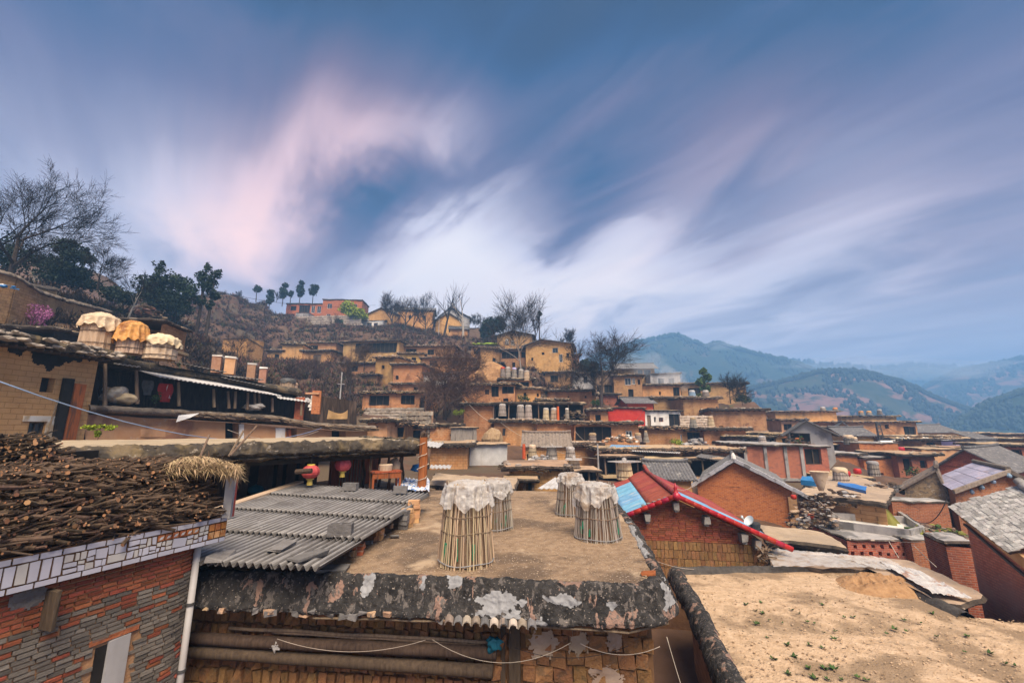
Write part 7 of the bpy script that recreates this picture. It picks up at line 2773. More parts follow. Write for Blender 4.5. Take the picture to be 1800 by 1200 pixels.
q.grid(120, 50, lambda u, v: (u * hlen, -.012 - .03 * max(0, mnoise.noise(Vector((u * 12, v * 3, 0)))), 1.1 + (HC - 1.1) * v), 0, soot_keep)
q.build('soot_stain', M['soot'], mh)
q = MB()
for a, b, c_, d_2 in ((u_g0 - .25, u_g1 + .25, .78, .98), (u_g1, u_g1 + .25, .1, .78)):
 q.box(((a + b) / 2, -.03, (c_ + d_2) / 2), (b - a, .06, d_2 - c_), 0, 0, .02)
q.build('window_surround', M['plaster_white'], mh)
window_part(mh, hlen, HC, (u_g0 / hlen, u_g1 / hlen, .04, .21), 'f', 6, 'plain')
q = MB()
q.box(((u_g0 + u_g1) / 2, .22, .44), (u_g1 - u_g0 - .1, .03, .5))
q.build('green_shutter', M['green'], mh)
u_p = lu(128, 1.0)
q = MB()
q.box((u_p, -.14, 1.1), (.42, .2, 2.6), 0, 0, .02)
q.build('red_door_board', M['wood_red'], mh)
q = MB()
q.box((u_p - .45, -.10, 1.3), (.35, .12, 2.6), 0, 0, .02)
q.build('door_recess_shade', M['soot'], mh)  # solid near-black box before the wall, painted as a recess in shade
q = MB()
q.tube([(u_p - 1.2, -.5, .0), (u_p - .75, -.15, 1.7)], .035, 6)
q.build('leaning_stick', M['wood_old'], mh)
q = MB()
slab(q, [(-1, -.75), (hlen + .5, -.75), (hlen + .5, 6), (-1, 6)], HC + .45, .40, .16, .3, .5)
rf = q.build('roof', [M['mud_roof'], M['rim_mid'], M['under']], mh)
q = MB()
for k in range(150):
 g = RND.uniform(.08, .22)
 q.blob((RND.uniform(-.8, hlen + .4), -.85 + RND.uniform(0, .5), HC + .40 + RND.uniform(-.28, .10)), g, 0, .6, 1, (1.5, 1, .5))
o = q.build('edge_stones', M['stone'], rf)
o['kind'] = 'stuff'
for k in range(22):
 x = .2 + k * hlen / 22
 q = MB()
 q.tube([(x, -.65, HC + .01), (x, .4, HC + .03)], .06, 6)
 q.build('rafter', M['wood_dark'], mh)

# ------------------------------------------------------------------ gallery house along the terrace
def Dg(px):
 t = (px - 175) / (645 - 175)
 return 20.5 + 12.5 * t


def G(px, py, back=0):
 v = P(px, py, Dg(px))
 return v + Vector((-.83, .53, 0)) * back


gl = thing('gallery_house', 'long two-level house with a dark open gallery and white corrugated awning', 'house', G(175, 775))
q = MB()
cols_ = [(150, 728, 776), (200, 730, 776), (260, 735, 776), (330, 739, 776), (396, 742, 776), (420, 743, 776), (482, 750, 775), (503, 751, 775), (522, 752, 775), (545, 753, 774), (583, 756, 774), (608, 757, 774), (646, 758, 773)]
open_ = {4, 7, 10}
for k in range(len(cols_) - 1):
 (x0, t0, b0), (x1, t1, b1) = cols_[k], cols_[k + 1]
 if k in open_:
  q.quad(G(x0, b0, .8), G(x1, b1, .8), G(x1, t1, .8), G(x0, t0, .8), 1)
  q.quad(G(x0, b0), G(x0, b0, .8), G(x0, t0, .8), G(x0, t0), 0)
  q.quad(G(x1, b1, .8), G(x1, b1), G(x1, t1), G(x1, t1, .8), 0)
  continue
 q.quad(G(x0, b0 + 10), G(x1, b1 + 10), G(x1, t1), G(x0, t0), 0)
q.build('lower_wall', [M['adobe_plaster'] if 'adobe_plaster' in M else M.setdefault('adobe_plaster', mat('adobe_plaster', (.46, .23, .115), (.56, .33, .18), 1.2, bump=.5, bscale=10, patch=(.34, .17, .10), pscale=.45, pthr=(.52, .60), patch2=(.50, .42, .34), p2scale=.6, p2thr=(.60, .66), rand=0, hrand=0)), M['soot']], gl, world=True)
for x0, x1, t, b, mt, nm in ((484, 500, 752, 773, 'plaster_white', 'white_door'), (503, 511, 754, 774, 'wood_red', 'red_curtain'), (420, 428, 745, 775, 'plaster_white', 'door_jamb'), (421, 423, 743, 775, 'wood_dark', 'door_jamb'), (246, 290, 754, 768, 'adobe_pale', 'patched_blocks')):
 q = MB()
 a, b_ = G(x0, b, -.05), G(x1, b, -.05)
 q.hexa([G(x0, b, -.06), G(x1, b, -.06), G(x0, b, .1), G(x1, b, .1), G(x0, t, -.06), G(x1, t, -.06), G(x0, t, .1), G(x1, t, .1)])
 q.build(nm, M[mt], gl, world=True)
# balcony slab as a lumpy rim with split firewood laid under it
path = [G(px, 712 + (px - 148) * .058 + (8 if px > 480 else 0) * min(1, (px - 480) / 60), -.55) for px in range(148, 656, 12)]
bs_ = sweep(path, [(-1.6, .02), (-.3, .04), (.02, .02), (.14, -.06), (.17, -.18), (.10, -.30), (-.2, -.34), (-1.6, -.34)], .05, 1.6, 31)
q = MB()
q.grid(len(path) * 4, 18, lambda s, t: bs_(s, t))
q.build('balcony_slab', M['roof_rim2'] if 'roof_rim2' in M else M.setdefault('roof_rim2', mat('roof_rim2', (.12, .095, .075), (.27, .22, .17), 3, bump=.9, bscale=12, patch=(.08, .062, .05), pscale=.9, pthr=(.50, .60), patch2=(.40, .27, .17), p2scale=4, p2thr=(.60, .66), rand=0, hrand=0)), gl, smooth=True, world=True)
q = MB()
for k in range(150):
 s = RND.uniform(.3, 1)
 c = bs_(s, RND.uniform(.45, .85))
 dv = (bs_(min(1, s + .02), .6) - bs_(max(0, s - .02), .6)).normalized() + Vector((RND.gauss(0, .15), RND.gauss(0, .15), RND.gauss(0, .08)))
 q.tube([c - dv * RND.uniform(.15, .4), c + dv * RND.uniform(.15, .4)], RND.uniform(.03, .055), 5)
o = q.build('laid_branches', [M['wood_old']], gl, world=True)
o['kind'] = 'stuff'
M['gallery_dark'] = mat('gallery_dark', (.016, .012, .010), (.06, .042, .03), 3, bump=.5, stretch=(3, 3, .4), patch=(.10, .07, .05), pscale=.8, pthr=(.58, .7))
# dark gallery behind
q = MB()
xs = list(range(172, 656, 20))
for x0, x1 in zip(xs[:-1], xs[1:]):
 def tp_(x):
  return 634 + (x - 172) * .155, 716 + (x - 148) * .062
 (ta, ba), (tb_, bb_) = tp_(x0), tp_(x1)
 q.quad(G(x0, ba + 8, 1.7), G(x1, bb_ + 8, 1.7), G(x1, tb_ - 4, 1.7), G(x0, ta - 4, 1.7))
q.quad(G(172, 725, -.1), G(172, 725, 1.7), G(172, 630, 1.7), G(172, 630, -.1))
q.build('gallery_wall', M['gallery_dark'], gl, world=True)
for px, yb, yt in ((180, 712, 640), (237, 708, 652), (310, 712, 672), (372, 714, 684), (398, 716, 688), (408, 716, 688), (430, 718, 690), (444, 718, 692), (452, 719, 692), (474, 722, 700), (524, 728, 706)):
 q = MB()
 q.tube([G(px, yb + 2, -.35), G(px, yt, -.35) + Vector((RND.uniform(-.08, .08), 0, 0))], [.085, .07], 6)
 q.build('post', M['wood_old'], gl, world=True)
# awning sheets
q0 = [(262, 663), (320, 672), (380, 681), (436, 690), (480, 697)]
bk = [(228, 640), (285, 649), (345, 658), (400, 668), (452, 680)]
for k in range(4):
 q = MB()
 a, b_ = G(*q0[k], -1.1), G(*q0[k + 1], -1.1)
 c_, d_2 = G(*bk[k + 1], .9), G(*bk[k], .9)
 sheet(q, a, b_, c_, d_2, .22, .035, 3, .02, 0, 6)
 q.build('awning_sheet', M['sheet_white'], gl, smooth=True, world=True)
for pts, mt in (([(195, 640), (240, 646), (250, 640), (205, 634)], 'sheet_white'), ([(480, 700), (545, 708), (560, 698), (500, 690)], 'sheet_white'), ([(455, 668), (392, 662), (404, 656), (466, 664)], 'fibre'), ([(382, 664), (460, 680), (468, 672), (396, 656)], 'fibre'), ([(262, 630), (390, 655), (400, 650), (290, 628)], 'fibre')):
 q = MB()
 a, b_, c_, d_2 = G(*pts[0], -.6), G(*pts[1], -.6), G(*pts[2], 1.2), G(*pts[3], 1.2)
 sheet(q, a, b_, c_, d_2, .22, .03, 2, .03, 0, 6)
 q.build('roof_sheet', M[mt], gl, smooth=True, world=True)
# upper mud roof
path = [G(px, 633 + (px - 185) * .165, -.1) for px in range(178, 530, 14)]
us = sweep(path, [(-7, .35), (-2.5, .38), (-.5, .30), (-.05, .2), (.12, .08), (.15, -.06), (.05, -.18), (-.4, -.22), (-2.5, -.22)], .07, 1.1, 41)
q = MB()
q.grid(len(path) * 4, 26, lambda s, t: us(s, t))
q.build('upper_roof', M['rim_mid'], gl, smooth=True, world=True)
path = [G(px, 645 + (px - 300) * .115, 3.0) for px in range(300, 470, 12)]
us2 = sweep(path, [(-5, .1), (-.3, .1), (.05, .04), (.1, -.08), (.0, -.2), (-1, -.22)], .05, 1.1, 43)
q = MB()
q.grid(len(path) * 3, 12, lambda s, t: us2(s, t))
q.build('upper_roof_lip', M['adobe_plaster'], gl, smooth=True, world=True)
# things in the gallery
for px, py, r, mt, lab, sq, bk_ in ((207, 692, .42, 'plastic', 'grey plastic sack heaped in the gallery, left one', (1.2, .8, .8), .6), (222, 700, .38, 'plastic_tan', 'tan cloth bundle slumped in the gallery, right of the grey sack', (1.3, .8, .6), .2), (442, 715, .34, 'plastic', 'pale sheet bundled at the far end of the gallery', (1.6, .7, .5), -.2)):
 q = MB()
 q.blob(G(px, py, bk_), r * 1.25, 0, .55, 3, sq)
 tag(q.build('sack', M[mt], smooth=True), lab, 'sack')
for px, y0, y1, w, mt, lab in ((293, 674, 706, .30, 'red', 'red garment hanging under the white awning'), (300, 676, 700, .12, 'plaster_white', 'pale narrow towel hanging beside the red garment'), (262, 668, 694, .22, 'metal_dark', 'dark grey coat hanging deep in the gallery')):
 q = MB()
 a, b_ = G(px, y0, .1), G(px - 2, y1, .1)
 q.grid(8, 12, lambda u, v: a.lerp(b_, v) + Vector((.83, .53, 0)) * 0 + Vector((.53, .83, 0)) * (u - .5) * w * 2 * (1 + .25 * math.sin(v * 5)) + Vector((.5, -.5, 0)) * .06 * math.sin(u * 9 + v * 3))
 tag(q.build('hanging_cloth', M[mt], smooth=True), lab, 'clothing')
q = MB()
a, b_, c_, d_2 = G(298, 741, -.9), G(302, 730, -.9), G(338, 726, -.9), G(322, 733, -1.0)
q.add([a, d_2, c_, b_], [(0, 1, 2, 3)])
q.add([v + Vector((.02, -.05, -.03)) for v in (a, d_2, c_, b_)], [(3, 2, 1, 0)])
tag(q.build('tilted_board', M['white_paint']), 'small tilted white board wedged under the balcony branches', 'board')
leafy('small yellow-green shrub growing beside the mud-brick house door', P(172, 768, 17.0), .9, [(-.35, 0, .38, .30, .12), (.15, 0, .42, .36, .12), (.4, 0, .34, .22, .1), (0, 0, .12, .16, .14)], 5, 'leaf_lime', 'bark', .055, 900, 'shrub', 'shrub', .01, stem=True)
leafy('little potted shrub standing on the balcony slab', G(268, 712, -.3), .8, [(0, 0, .45, .26, .38)], 6, 'leaf_green', 'bark', .05, 700, 'potted_shrub', 'plant', .012)

# chimneys and baskets on this roof line
M['chimney_brick'] = mat('chimney_brick', (.30, .15, .095), (.44, .25, .17), 5, bump=.6, bscale=12)
for px, yb, yt, D, w, lab in ((381, 642, 627, 34, .6, 'square brick chimney on the gallery roof, leftmost of the chimney row'), (405, 645, 630, 34, .7, 'pale plastered stub chimney beside the leftmost brick one'), (442, 655, 641, 36, .6, 'brick chimney with white rim, third of the chimney row'), (462, 661, 648, 36, .55, 'brick chimney with white rim, last of the chimney row')):
 p = P(px, yb, D)
 h = P(px, yt, D).z - p.z
 rt = thing('chimney', lab, 'chimney', p, .4, 'chimneys on the gallery roof')
 q = MB()
 q.box((0, 0, h / 2 - .3), (w, w, h + .6), 0, 0, .02)
 q.build('shaft', M['adobe_pale' if 'plastered' in lab else 'chimney_brick'], rt)
 q = MB()
 q.box((0, 0, h + .05), (w * 1.12, w * 1.12, .14), 0, 0, .03)
 q.build('rim', M['plaster_white'], rt)
far_basket(168, 615, 560, 20.5, 1.36, 'huge basket heaped with pale plastic sheets on the mud-brick house roof', 'plastic_tan', 'bamboo', taper=.92, drape=.55)
far_basket(227, 622, 572, 20.8, 1.06, 'basket draped with orange sheeting beside the huge one', 'plastic_orange', 'bamboo', taper=.9, drape=.85)
far_basket(280, 632, 597, 21.5, 1.34, 'broad low basket wrapped in tan sheeting, right of the orange one', 'plastic_tan', 'plastic_tan', taper=1.0, drape=.35)
far_basket(503, 700, 668, 30.5, 1.0, 'pair-like pale plank stack capped with black-blue cloth beside the gallery', 'metal_dark', 'bamboo', taper=.95)
far_basket(514, 701, 674, 30.8, .6, 'narrow pale plank stack leaning by the black-capped one', 'bamboo', 'bamboo', taper=.8)
rt = thing('carved_post', 'pale carved post standing at the end of the gallery', 'post', G(541, 722, -.5))
for k in range(5):
 q = MB()
 q.box((.02 * (-1) ** k, 0, .12 + k * .2), (.42 if k % 2 else .3, .3, .19), .1 * k, 0, .03)
 q.build('carved_block', M['plaster_white'], rt)
q = MB()
q.box((0, 0, 1.18), (.9, .5, .12), 0, 0, .03)
q.build('capital', M['adobe_pale'], rt)
for px, lab in ((525, 'orange-red brick pier left of the pale carved post'), (555, 'orange-red brick pier right of the pale carved post')):
 p = P(px, 734 if px == 525 else 722, 30)
 q = MB()
 q.box((0, 0, .6), (.55, .4, 1.6), .3, 0, .02)
 o = q.build('brick_pier', M['brick_orange'])
 o.location = p
 tag(o, lab, 'pier')
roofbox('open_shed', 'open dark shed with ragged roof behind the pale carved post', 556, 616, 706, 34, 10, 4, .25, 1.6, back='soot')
q = MB()
a, b_, c_, d_2 = P(574, 736, 31), P(610, 736, 31), P(611, 720, 31), P(577, 720, 31)
q.grid(14, 8, lambda u, v: a.lerp(b_, u).lerp(d_2.lerp(c_, u), v) + Vector((0, .35 * math.sin(u * 3.1) + .05, -.25 * math.sin(u * 3.14) * v)))
tag(q.build('sack_cloth', M['adobe_pale'], smooth=True), 'tan cloth sagging between two pegs at the end of the gallery', 'cloth')


# ------------------------------------------------------------------ baskets and odds on the village roofs
for px, yb, yt, D, w, lab, kw in [
 (725 + 158, 731, 711, 54, 1.0, 'grey basket leftmost in the line on the long roof below the open loft', {}),
 (915, 736, 713, 53, 1.05, 'third-from-left grey basket, left of a close pair on the long roof', {}),
 (929, 736, 713, 53, .95, 'right basket of the close pair on the long roof', {}),
 (960, 738, 718, 52, .8, 'yellowish slim basket on the long roof, just right of the close pair', {'body': 'bamboo'}),
 (974, 739, 718, 52, .9, 'wide pale basket on the long roof beside the red pipe', {'body': 'bamboo'}),
 (997, 735, 718, 53, .5, 'last narrow pale basket at the right end of the long roof', {'cover': 'plaster_white'}),
 (884, 658 + 4, 646, 80, 1.0, 'red-capped basket in the row below the tall pale tree', {'cover': 'red'}),
 (893, 663, 646, 80, 1.1, 'white-capped basket next to the red-capped one', {}),
 (904, 664, 647, 79, 1.0, 'lilac-capped basket in the row below the tall pale tree', {'cover': 'purple'}),
 (916, 668, 650, 79, 1.1, 'brown basket with pale cap near the right end of the row under the tall tree', {}),
 (926, 669, 652, 78, 1.1, 'last brown basket of the row below the tall pale tree', {'body': 'bamboo'}),
 (891, 606, 597, 112, 1.1, 'left of two pale baskets on the roof below the gabled adobe house', {}),
 (901, 607, 599, 112, 1.0, 'right of two pale baskets on the roof below the gabled adobe house', {}),
 (1217, 697, 687, 74, 1.2, 'blue-bodied basket with pale cap on the big plain adobe house', {'body': 'frame_blue'}),
 (1241, 697, 687, 74, 1.2, 'second pale-capped basket on the big plain adobe house', {}),
 (1219, 751, 735, 56, 1.0, 'conical straw-topped stack on the left edge of the dark passage roof', {'cover': 'straw', 'taper': .6}),
 (1250, 749, 733, 57, .9, 'pale plank basket standing by the broad adobe house', {'body': 'bamboo', 'cover': 'straw'}),
 (1341, 792 - 12, 757 + 10, 46, .8, 'grey chimney-like basket on the brick-framed house', {'cover': 'plaster_grey'}),
 (1447, 722, 716, 92, 1.1, 'round basket on the long pale adobe row', {}),
 (1469, 724, 717, 92, 1.1, 'second round basket on the long pale adobe row', {'cover': 'plastic_orange'}),
 (1514, 729, 723, 95, 1.1, 'left of the three baskets on the long low house at the town edge', {'cover': 'plastic_orange'}),
 (1528, 729, 723, 95, 1.1, 'middle of the three baskets on the long low house at the town edge', {'cover': 'plastic_orange'}),
 (1547, 729, 720, 95, 1.0, 'taller right one of the three baskets on the long low house at the town edge', {}),
 (1493, 781, 766, 56, 1.1, 'tan sack-topped basket left of the lattice mast', {'cover': 'plastic_tan', 'taper': .95}),
 (1503, 781, 769, 56, .8, 'small sack-topped basket touching the lattice mast', {'cover': 'plastic_tan'}),
 (936, 806, 783, 37, .75, 'basket with folded orange-tan cap in front of the pan-tile barn', {'cover': 'plastic_tan', 'body': 'bamboo'}),
 (970, 816, 786, 34, .95, 'tapered grey basket with a flat board lid, behind the foreground baskets', {'lid': True}),
 (1003, 806, 787, 36, .85, 'pale-capped basket with a dark opening right of the flat-lidded one', {'cover': 'plastic'}),
 (1009, 824, 808, 27, .8, 'basket under a wide flat board just above the front right basket', {'lid': True, 'body': 'bamboo'}),
 (1099, 842, 812, 26, .95, 'brown cane basket with a wide flat board lid beside the red roof', {'lid': True, 'body': 'bamboo'}),
 (1042, 775, 762, 48, .8, 'small basket under a straw parasol in the red porch', {'cover': 'straw', 'taper': .9}),
 (1122, 776, 762, 47, .8, 'straw-topped stack at the right end of the red porch', {'cover': 'straw'}),
 (1136, 777, 758, 47, .7, 'slim conical straw stack beside the red porch', {'cover': 'straw', 'taper': .4}),
 (1479, 846, 824, 33, 1.0, 'brown cane basket heaped with sacks right of the brick gable house', {'cover': 'plastic_tan', 'taper': .85}),
 (1537, 836, 812, 36, .8, 'leaning plank-capped basket on the low wall in front of the orange-red brick house', {'cover': 'plaster_grey', 'taper': .9}),
]:
 far_basket(px, yb, yt, D, w, lab, **kw)

# red stove pipes
for px, yb, yt, D, r, lab in ((981, 738, 714, 51.5, .17, 'red pipe chimney at the right of the basket line'), (921, 806, 780, 39, .16, 'red-brown brick flue at the left corner of the pan-tile barn')):
 a = P(px, yb, D)
 pole_thing('chimney_pipe', lab, 'chimney', a, Vector((a.x, a.y, P(px, yt, D).z)), r, 'red_paint', 8)
# utility poles
for px, yb, yt, D, r, mt, arms, lab in ((597, 709, 654, 58, .10, 'plaster_grey', [(.62, .9)], 'thin concrete utility pole standing in the scrub below the slope houses'), (1052, 824, 780, 34, .07, 'plaster_grey', [], 'grey pole rising beside the ochre house with small holes'),
          (771, 590, 560, 132, .10, 'plaster_grey', [], 'pale pole among the hilltop bare trees'), (1313, 700, 697, 90, .06, 'plaster_grey', [], 'short pole on the crest'), (1014, 640, 612, 101, .06, 'plaster_grey', [], 'thin pole at the right end of the broad tiled-gable house')):
 a = P(px, yb, D)
 pole_thing('utility_pole', lab, 'pole', a, Vector((a.x, a.y, P(px, yt, D).z)), r, mt, 6, arms)
# lattice mast
a = P(1551, 790, 60)
mh_ = P(1546, 741, 60).z - a.z
ma = thing('lattice_mast', 'dark steel lattice mast rising from the right-hand roofs', 'mast', a)
cs = [(-.35, -.3), (.35, -.3), (.0, .4)]
for x, y in cs:
 q = MB()
 q.tube([(x, y, 0), (x * .6 - .15, y * .6, mh_)], .06, 4)
 q.build('mast_leg', M['metal_dark'], ma)
q = MB()
for k in range(7):
 f0, f1 = k / 7, (k + 1) / 7
 for i in range(3):
  (x0, y0), (x1, y1) = cs[i], cs[(i + 1) % 3]
  q.tube([(x0 * (1 - .4 * f0) - .15 * f0, y0 * (1 - .4 * f0), mh_ * f0), (x1 * (1 - .4 * f1) - .15 * f1, y1 * (1 - .4 * f1), mh_ * f1)], .035, 4)
q.build('bracing', M['metal_dark'], ma)

# water heaters, tanks and colour spots among the right-hand roofs
def solar(px, py, D, label, tank='white_paint', rz=.2):
 c = P(px, py, D)
 rt = thing('solar_heater', label, 'water heater', c, rz)
 q = MB()
 q.tube([(-.95, .5, 1.0), (.95, .5, 1.0)], .24, 14)
 q.build('tank', M[tank], rt, smooth=False)
 for k in range(12):
  q = MB()
  x = -.85 + 1.7 * k / 11
  q.tube([(x, .42, .9), (x, -.75, .08)], .045, 6)
  q.build('tube', M['glass_dark'], rt)
 for x in (-.9, .9):
  q = MB()
  q.beam((x, .5, 0), (x, .5, .8), .05, .05)
  q.beam((x, .5, .8), (x, -.8, .02), .05, .05)
  q.build('stand', M['metal_dark'], rt)


solar(1566, 792, 55, 'white solar water heater with red barrel beside it on the tall brick block')
solar(1740, 795, 58, 'grey tilted solar panel rack near the right edge', 'plaster_grey', .5)
for px, py, D, r, mt, lab in ((1583, 790, 54, .42, 'red', 'round red barrel beside the solar heater on the brick block'), (1507, 828, 40, .30, 'red', 'red plastic basin on the low wall before the orange-red brick house'), (1489, 832, 33, .22, 'red', 'small red bag hanging on the sack-heaped basket'), (1424, 906, 24, .18, 'red', 'red basin in the junk heap behind the brick gable house'), (1395, 873, 24.5, .14, 'red', 'red bottle hung at the corner of the brick gable house')):
 q = MB()
 q.lathe((0, 0, -r * .8), [(r * .7, 0), (r, r * .3), (r, r * 1.2), (r * .8, r * 1.6)], 14)
 o = q.build('red_tub', M[mt], smooth=True)
 o.location = P(px, py, D)
 tag(o, lab, 'tub')
house('tank_box', 'lilac square water tank with white rim on the right-hand roofs', 1680, 1706, 776, 791, 58, 0, 2, 'purple', 'flat', over=.06, th=.18, stones=0, rafters=False, cat='tank', terr=False, ext=.2, top='white_paint')
house('sheet_hut', 'striped grey sheet lean-to roof beside the lilac tank', 1716, 1752, 772, 794, 56, 4, 3, 'fibre', 'shed', over=.1, rise=1.0, cat='shed', terr=False, ext=.2)
for pts, D, z, lab in (([(1407, 843), (1436, 846), (1434, 838), (1410, 836)], 30, 0, 'bright blue tarpaulin strip left of the net funnel'), ([(1472, 850), (1522, 862), (1524, 854), (1474, 846)], 30, 0, 'bright blue tarpaulin strip roofing the stall right of the net funnel')):
 q = MB()
 zz = P(*pts[0], D).z
 v = [PZ(x, y, zz) for x, y in pts]
 a, b, c, d2 = v
 q.grid(12, 6, lambda u, w_: a.lerp(b, u).lerp(d2.lerp(c, u), w_) + Vector((0, 0, .04 * math.sin(u * 9) * math.sin(w_ * 4))))
 q.grid(12, 2, lambda u, w_: a.lerp(b, u) - Vector((0, 0, .32 * w_)))
 tag(q.build('tarpaulin', M['tarp_blue'], smooth=True), lab, 'tarpaulin')
# net funnel
q = MB()
c = P(1444, 862, 25)
q.lathe((c.x, c.y, c.z), [(.10, 0), (.22, .3), (.36, .7), (.46, 1.0), (.48, 1.04), (.43, 1.0), (.30, .6)], 18, 0, .04)
q.jitter(.03, 3)
tag(q.build('net_funnel', M['plastic_tan'], smooth=True), 'cream funnel-shaped net bag standing behind the brick gable house', 'net')


def heap(label, cx, cy, D, wpx, hpx, n, mats, sz, name='junk_heap', depth=1.6, kind='stuff'):
 """pile of scrap: boards, lumps and bags, one part for each material"""
 c = P(cx, cy, D)
 rt = thing(name, label, name.replace('_', ' '), c)
 k1 = D / F
 ms = [MB() for _ in mats]
 for i in range(n):
  u, t = RND.uniform(-1, 1), RND.random()
  hh = hpx * k1 * (1 - u * u) * t
  pt = Vector((u * wpx * k1 / 2, RND.uniform(-depth / 2, depth / 2), hh))
  m = RND.choice(ms)
  s = sz * RND.uniform(.5, 1.5)
  if RND.random() < .6:
   m.box(pt, (s * RND.uniform(.8, 3), s * .5, s * RND.uniform(.12, .5)), RND.uniform(0, 3), 0, s * .1)
  else:
   m.blob(pt, s * .6, 0, .6, 1, (1.3, 1, .7))
 for m, mt in zip(ms, mats):
  o = m.build('scrap', M[mt], rt)
  o['kind'] = 'stuff'
 return rt


heap('heap of household junk piled behind the corner of the brick gable house', 1430, 925, 23.5, 64, 44, 190, ['grey_block', 'plastic_tan', 'wood_old', 'wood_dark', 'wood_dark', 'wood_old', 'plaster_grey', 'wood_dark'], .15)
heap('scrap timber and nets heaped below the net funnel', 1475, 888, 26, 90, 26, 130, ['wood_old', 'plaster_grey', 'wood_dark', 'wood_dark'], .17)
heap('boards and rags on the porch roof right of the red porch', 1090, 776, 46, 60, 12, 60, ['wood_old', 'adobe_pale', 'plaster_white'], .3)
heap('white rubble and sacks on the low roof below the pan-tile barn', 955, 812, 34, 56, 12, 80, ['plastic', 'plaster_white', 'plaster_grey'], .22)
heap('pale boulders lying by the dark passage', 1228, 786, 50, 40, 16, 30, ['stone', 'plaster_grey'], .5)
heap('dark timber stacked in the loft behind the red pipe', 1010, 735, 54, 44, 14, 40, ['wood_dark', 'wood_old'], .3)
heap('balcony clutter and pot plants under the grey porch gable', 1400, 785, 46, 50, 20, 90, ['wood_dark', 'leaf_green', 'wood_red', 'metal_dark', 'wood_dark'], .2)
heap('clutter of pots and boards on the slab right of the lattice mast', 1610, 775, 64, 90, 7, 60, ['plaster_white', 'wood_dark', 'plastic_tan', 'metal_dark'], .3)
heap('rubbish and green scrub growing in the yard below the capped pillar wall', 1650, 940, 22, 70, 14, 80, ['leaf_green', 'wood_old', 'olive', 'stone'], .18)
heap('odds and ends lying on the flat roof beside the blue tarpaulin', 1560, 862, 30, 70, 12, 70, ['wood_dark', 'concrete', 'wood_old', 'plaster_grey'], .3)
roof_slab('flat_roof_house', 'low flat-roofed house carrying the blue tarpaulins and the sack-heaped basket', [(1402, 866), (1560, 884), (1575, 856), (1512, 838), (1425, 834)], -3.95, .3, 'house', None, 'adobe_dark')
roof_slab('flat_roof_house', 'low sooty mud-roofed store behind the two left foreground baskets', [(748, 852), (905, 858), (912, 840), (764, 832)], -2.75, .25, 'house', None, 'under')
# hay stack and boulders
q = MB()
c = P(866, 778, 46)
q.lathe((c.x, c.y, c.z), [(1.05, 0), (1.1, .4), (.95, .95), (.55, 1.35), (.1, 1.55)], 22, 0, .06)
q.jitter(.12, 2.2)
tag(q.build('hay_stack', M['hay']), 'rounded brown haystack beside the white corrugated shed', 'haystack')
q = MB()
q.blob(P(864, 662, 82) + Vector((0, 0, -.2)), 2.6, 0, .35, 3, (1.2, 1, 1))
tag(q.build('boulder', M['adobe_dark']), 'big rounded earth boulder left of the red-capped basket', 'boulder')
for px, py, D, r, mt, lab in ((744, 583, 134, .9, 'red_paint', 'red cloth spread near the hilltop pole'), (1012 + 345, 716, 66, .45, 'tarp_blue', 'small blue sheet by the broad adobe house')):
 pass

# white roof sheet behind the basket roof, loose roof sheets
for pts, D, mt, lab in (([(945, 858), (996, 858), (1000, 842), (975, 839)], 22, 'sheet_white', 'tilted white roof sheet beyond the far edge of the basket roof'),
      ([(1070, 786), (1160, 790), (1155, 784), (1075, 781)], 40, 'blue_sheet', 'pale blue corrugated sheet lying on the timber store roof'),
      ([(1110, 792), (1196, 796), (1190, 789), (1120, 786)], 39, 'sheet_white', 'white corrugated sheet lying beside the pale blue one'),
      ([(1222, 802), (1285, 812), (1278, 803), (1232, 797)], 38, 'fibre', 'grey sheet sloping from the mossy slab'),
      ([(755, 822), (792, 822), (794, 817), (757, 817)], 20, 'sheet_white', 'thin white board lid above the striped tarpaulin'),
      ([(740, 782), (772, 786), (780, 779), (748, 774)], 24, 'sheet_white', 'white torn sheet hanging over the roof behind the rusty post')):
 zz = P(*pts[0], D).z
 v = [P(*pts[0], D), P(*pts[1], D), P(*pts[2], D + 3), P(*pts[3], D + 3)]
 q = MB()
 sheet(q, *v, .2, .025, 2, .03, 0, 5)
 tag(q.build('roof_sheet', M[mt]), lab, 'roof sheet')

# cables
cable('blue cable sweeping from the left edge across the mud-brick house to the gallery end', P(-30, 660, 10), P(565, 752, 28), 1.1, .018, 'wire_blue')
cable('second pale line hung along the gallery wall', P(400, 755, 22), P(560, 757, 27), .5, .012, 'cord')
cable('wire strung along the hilltop sky from the conifers to the brick houses', P(372, 510, 95), P(660, 536, 140), 2.0, .05, 'wire_black')
cable('wire slanting down from the thicket tree to the barred-window house', P(800, 676, 60), P(862, 742, 52), .6, .02, 'cord')
cable('wire from the grey pole up toward the barred-window house', P(1052, 806, 34), P(880, 742, 50), .8, .018, 'cord')
cable('wire from the grey pole toward the red porch', P(1052, 782, 34), P(1010, 756, 48), .4, .015, 'cord')
cable('wire from the finial of the brick gable across to the red finial', P(1222, 848, 27.5), P(1186, 858, 17), .2, .012, 'cord')
cable('slack black cable hanging in front of the slate house wall', P(1592, 902, 22), P(1664, 878, 20), .7, .02, 'wire_black')
cable('pale line stretched low over the earth roof from the lattice wall to the right', P(1560, 950, 20), P(1740, 938, 16), .15, .012, 'cord')
cable('pale guy line falling from the terrace kerb onto the low roof', P(1562, 950, 20.5), P(1580, 980, 18), .02, .014, 'cord')
cable('second pale guy line falling beside the capped pillar', P(1606, 958, 19), P(1646, 996, 16.5), .02, .014, 'cord')
cable('line crossing from the white terrace to the red house wall', P(1440, 880, 24), P(1500, 915, 22), .2, .012, 'cord')
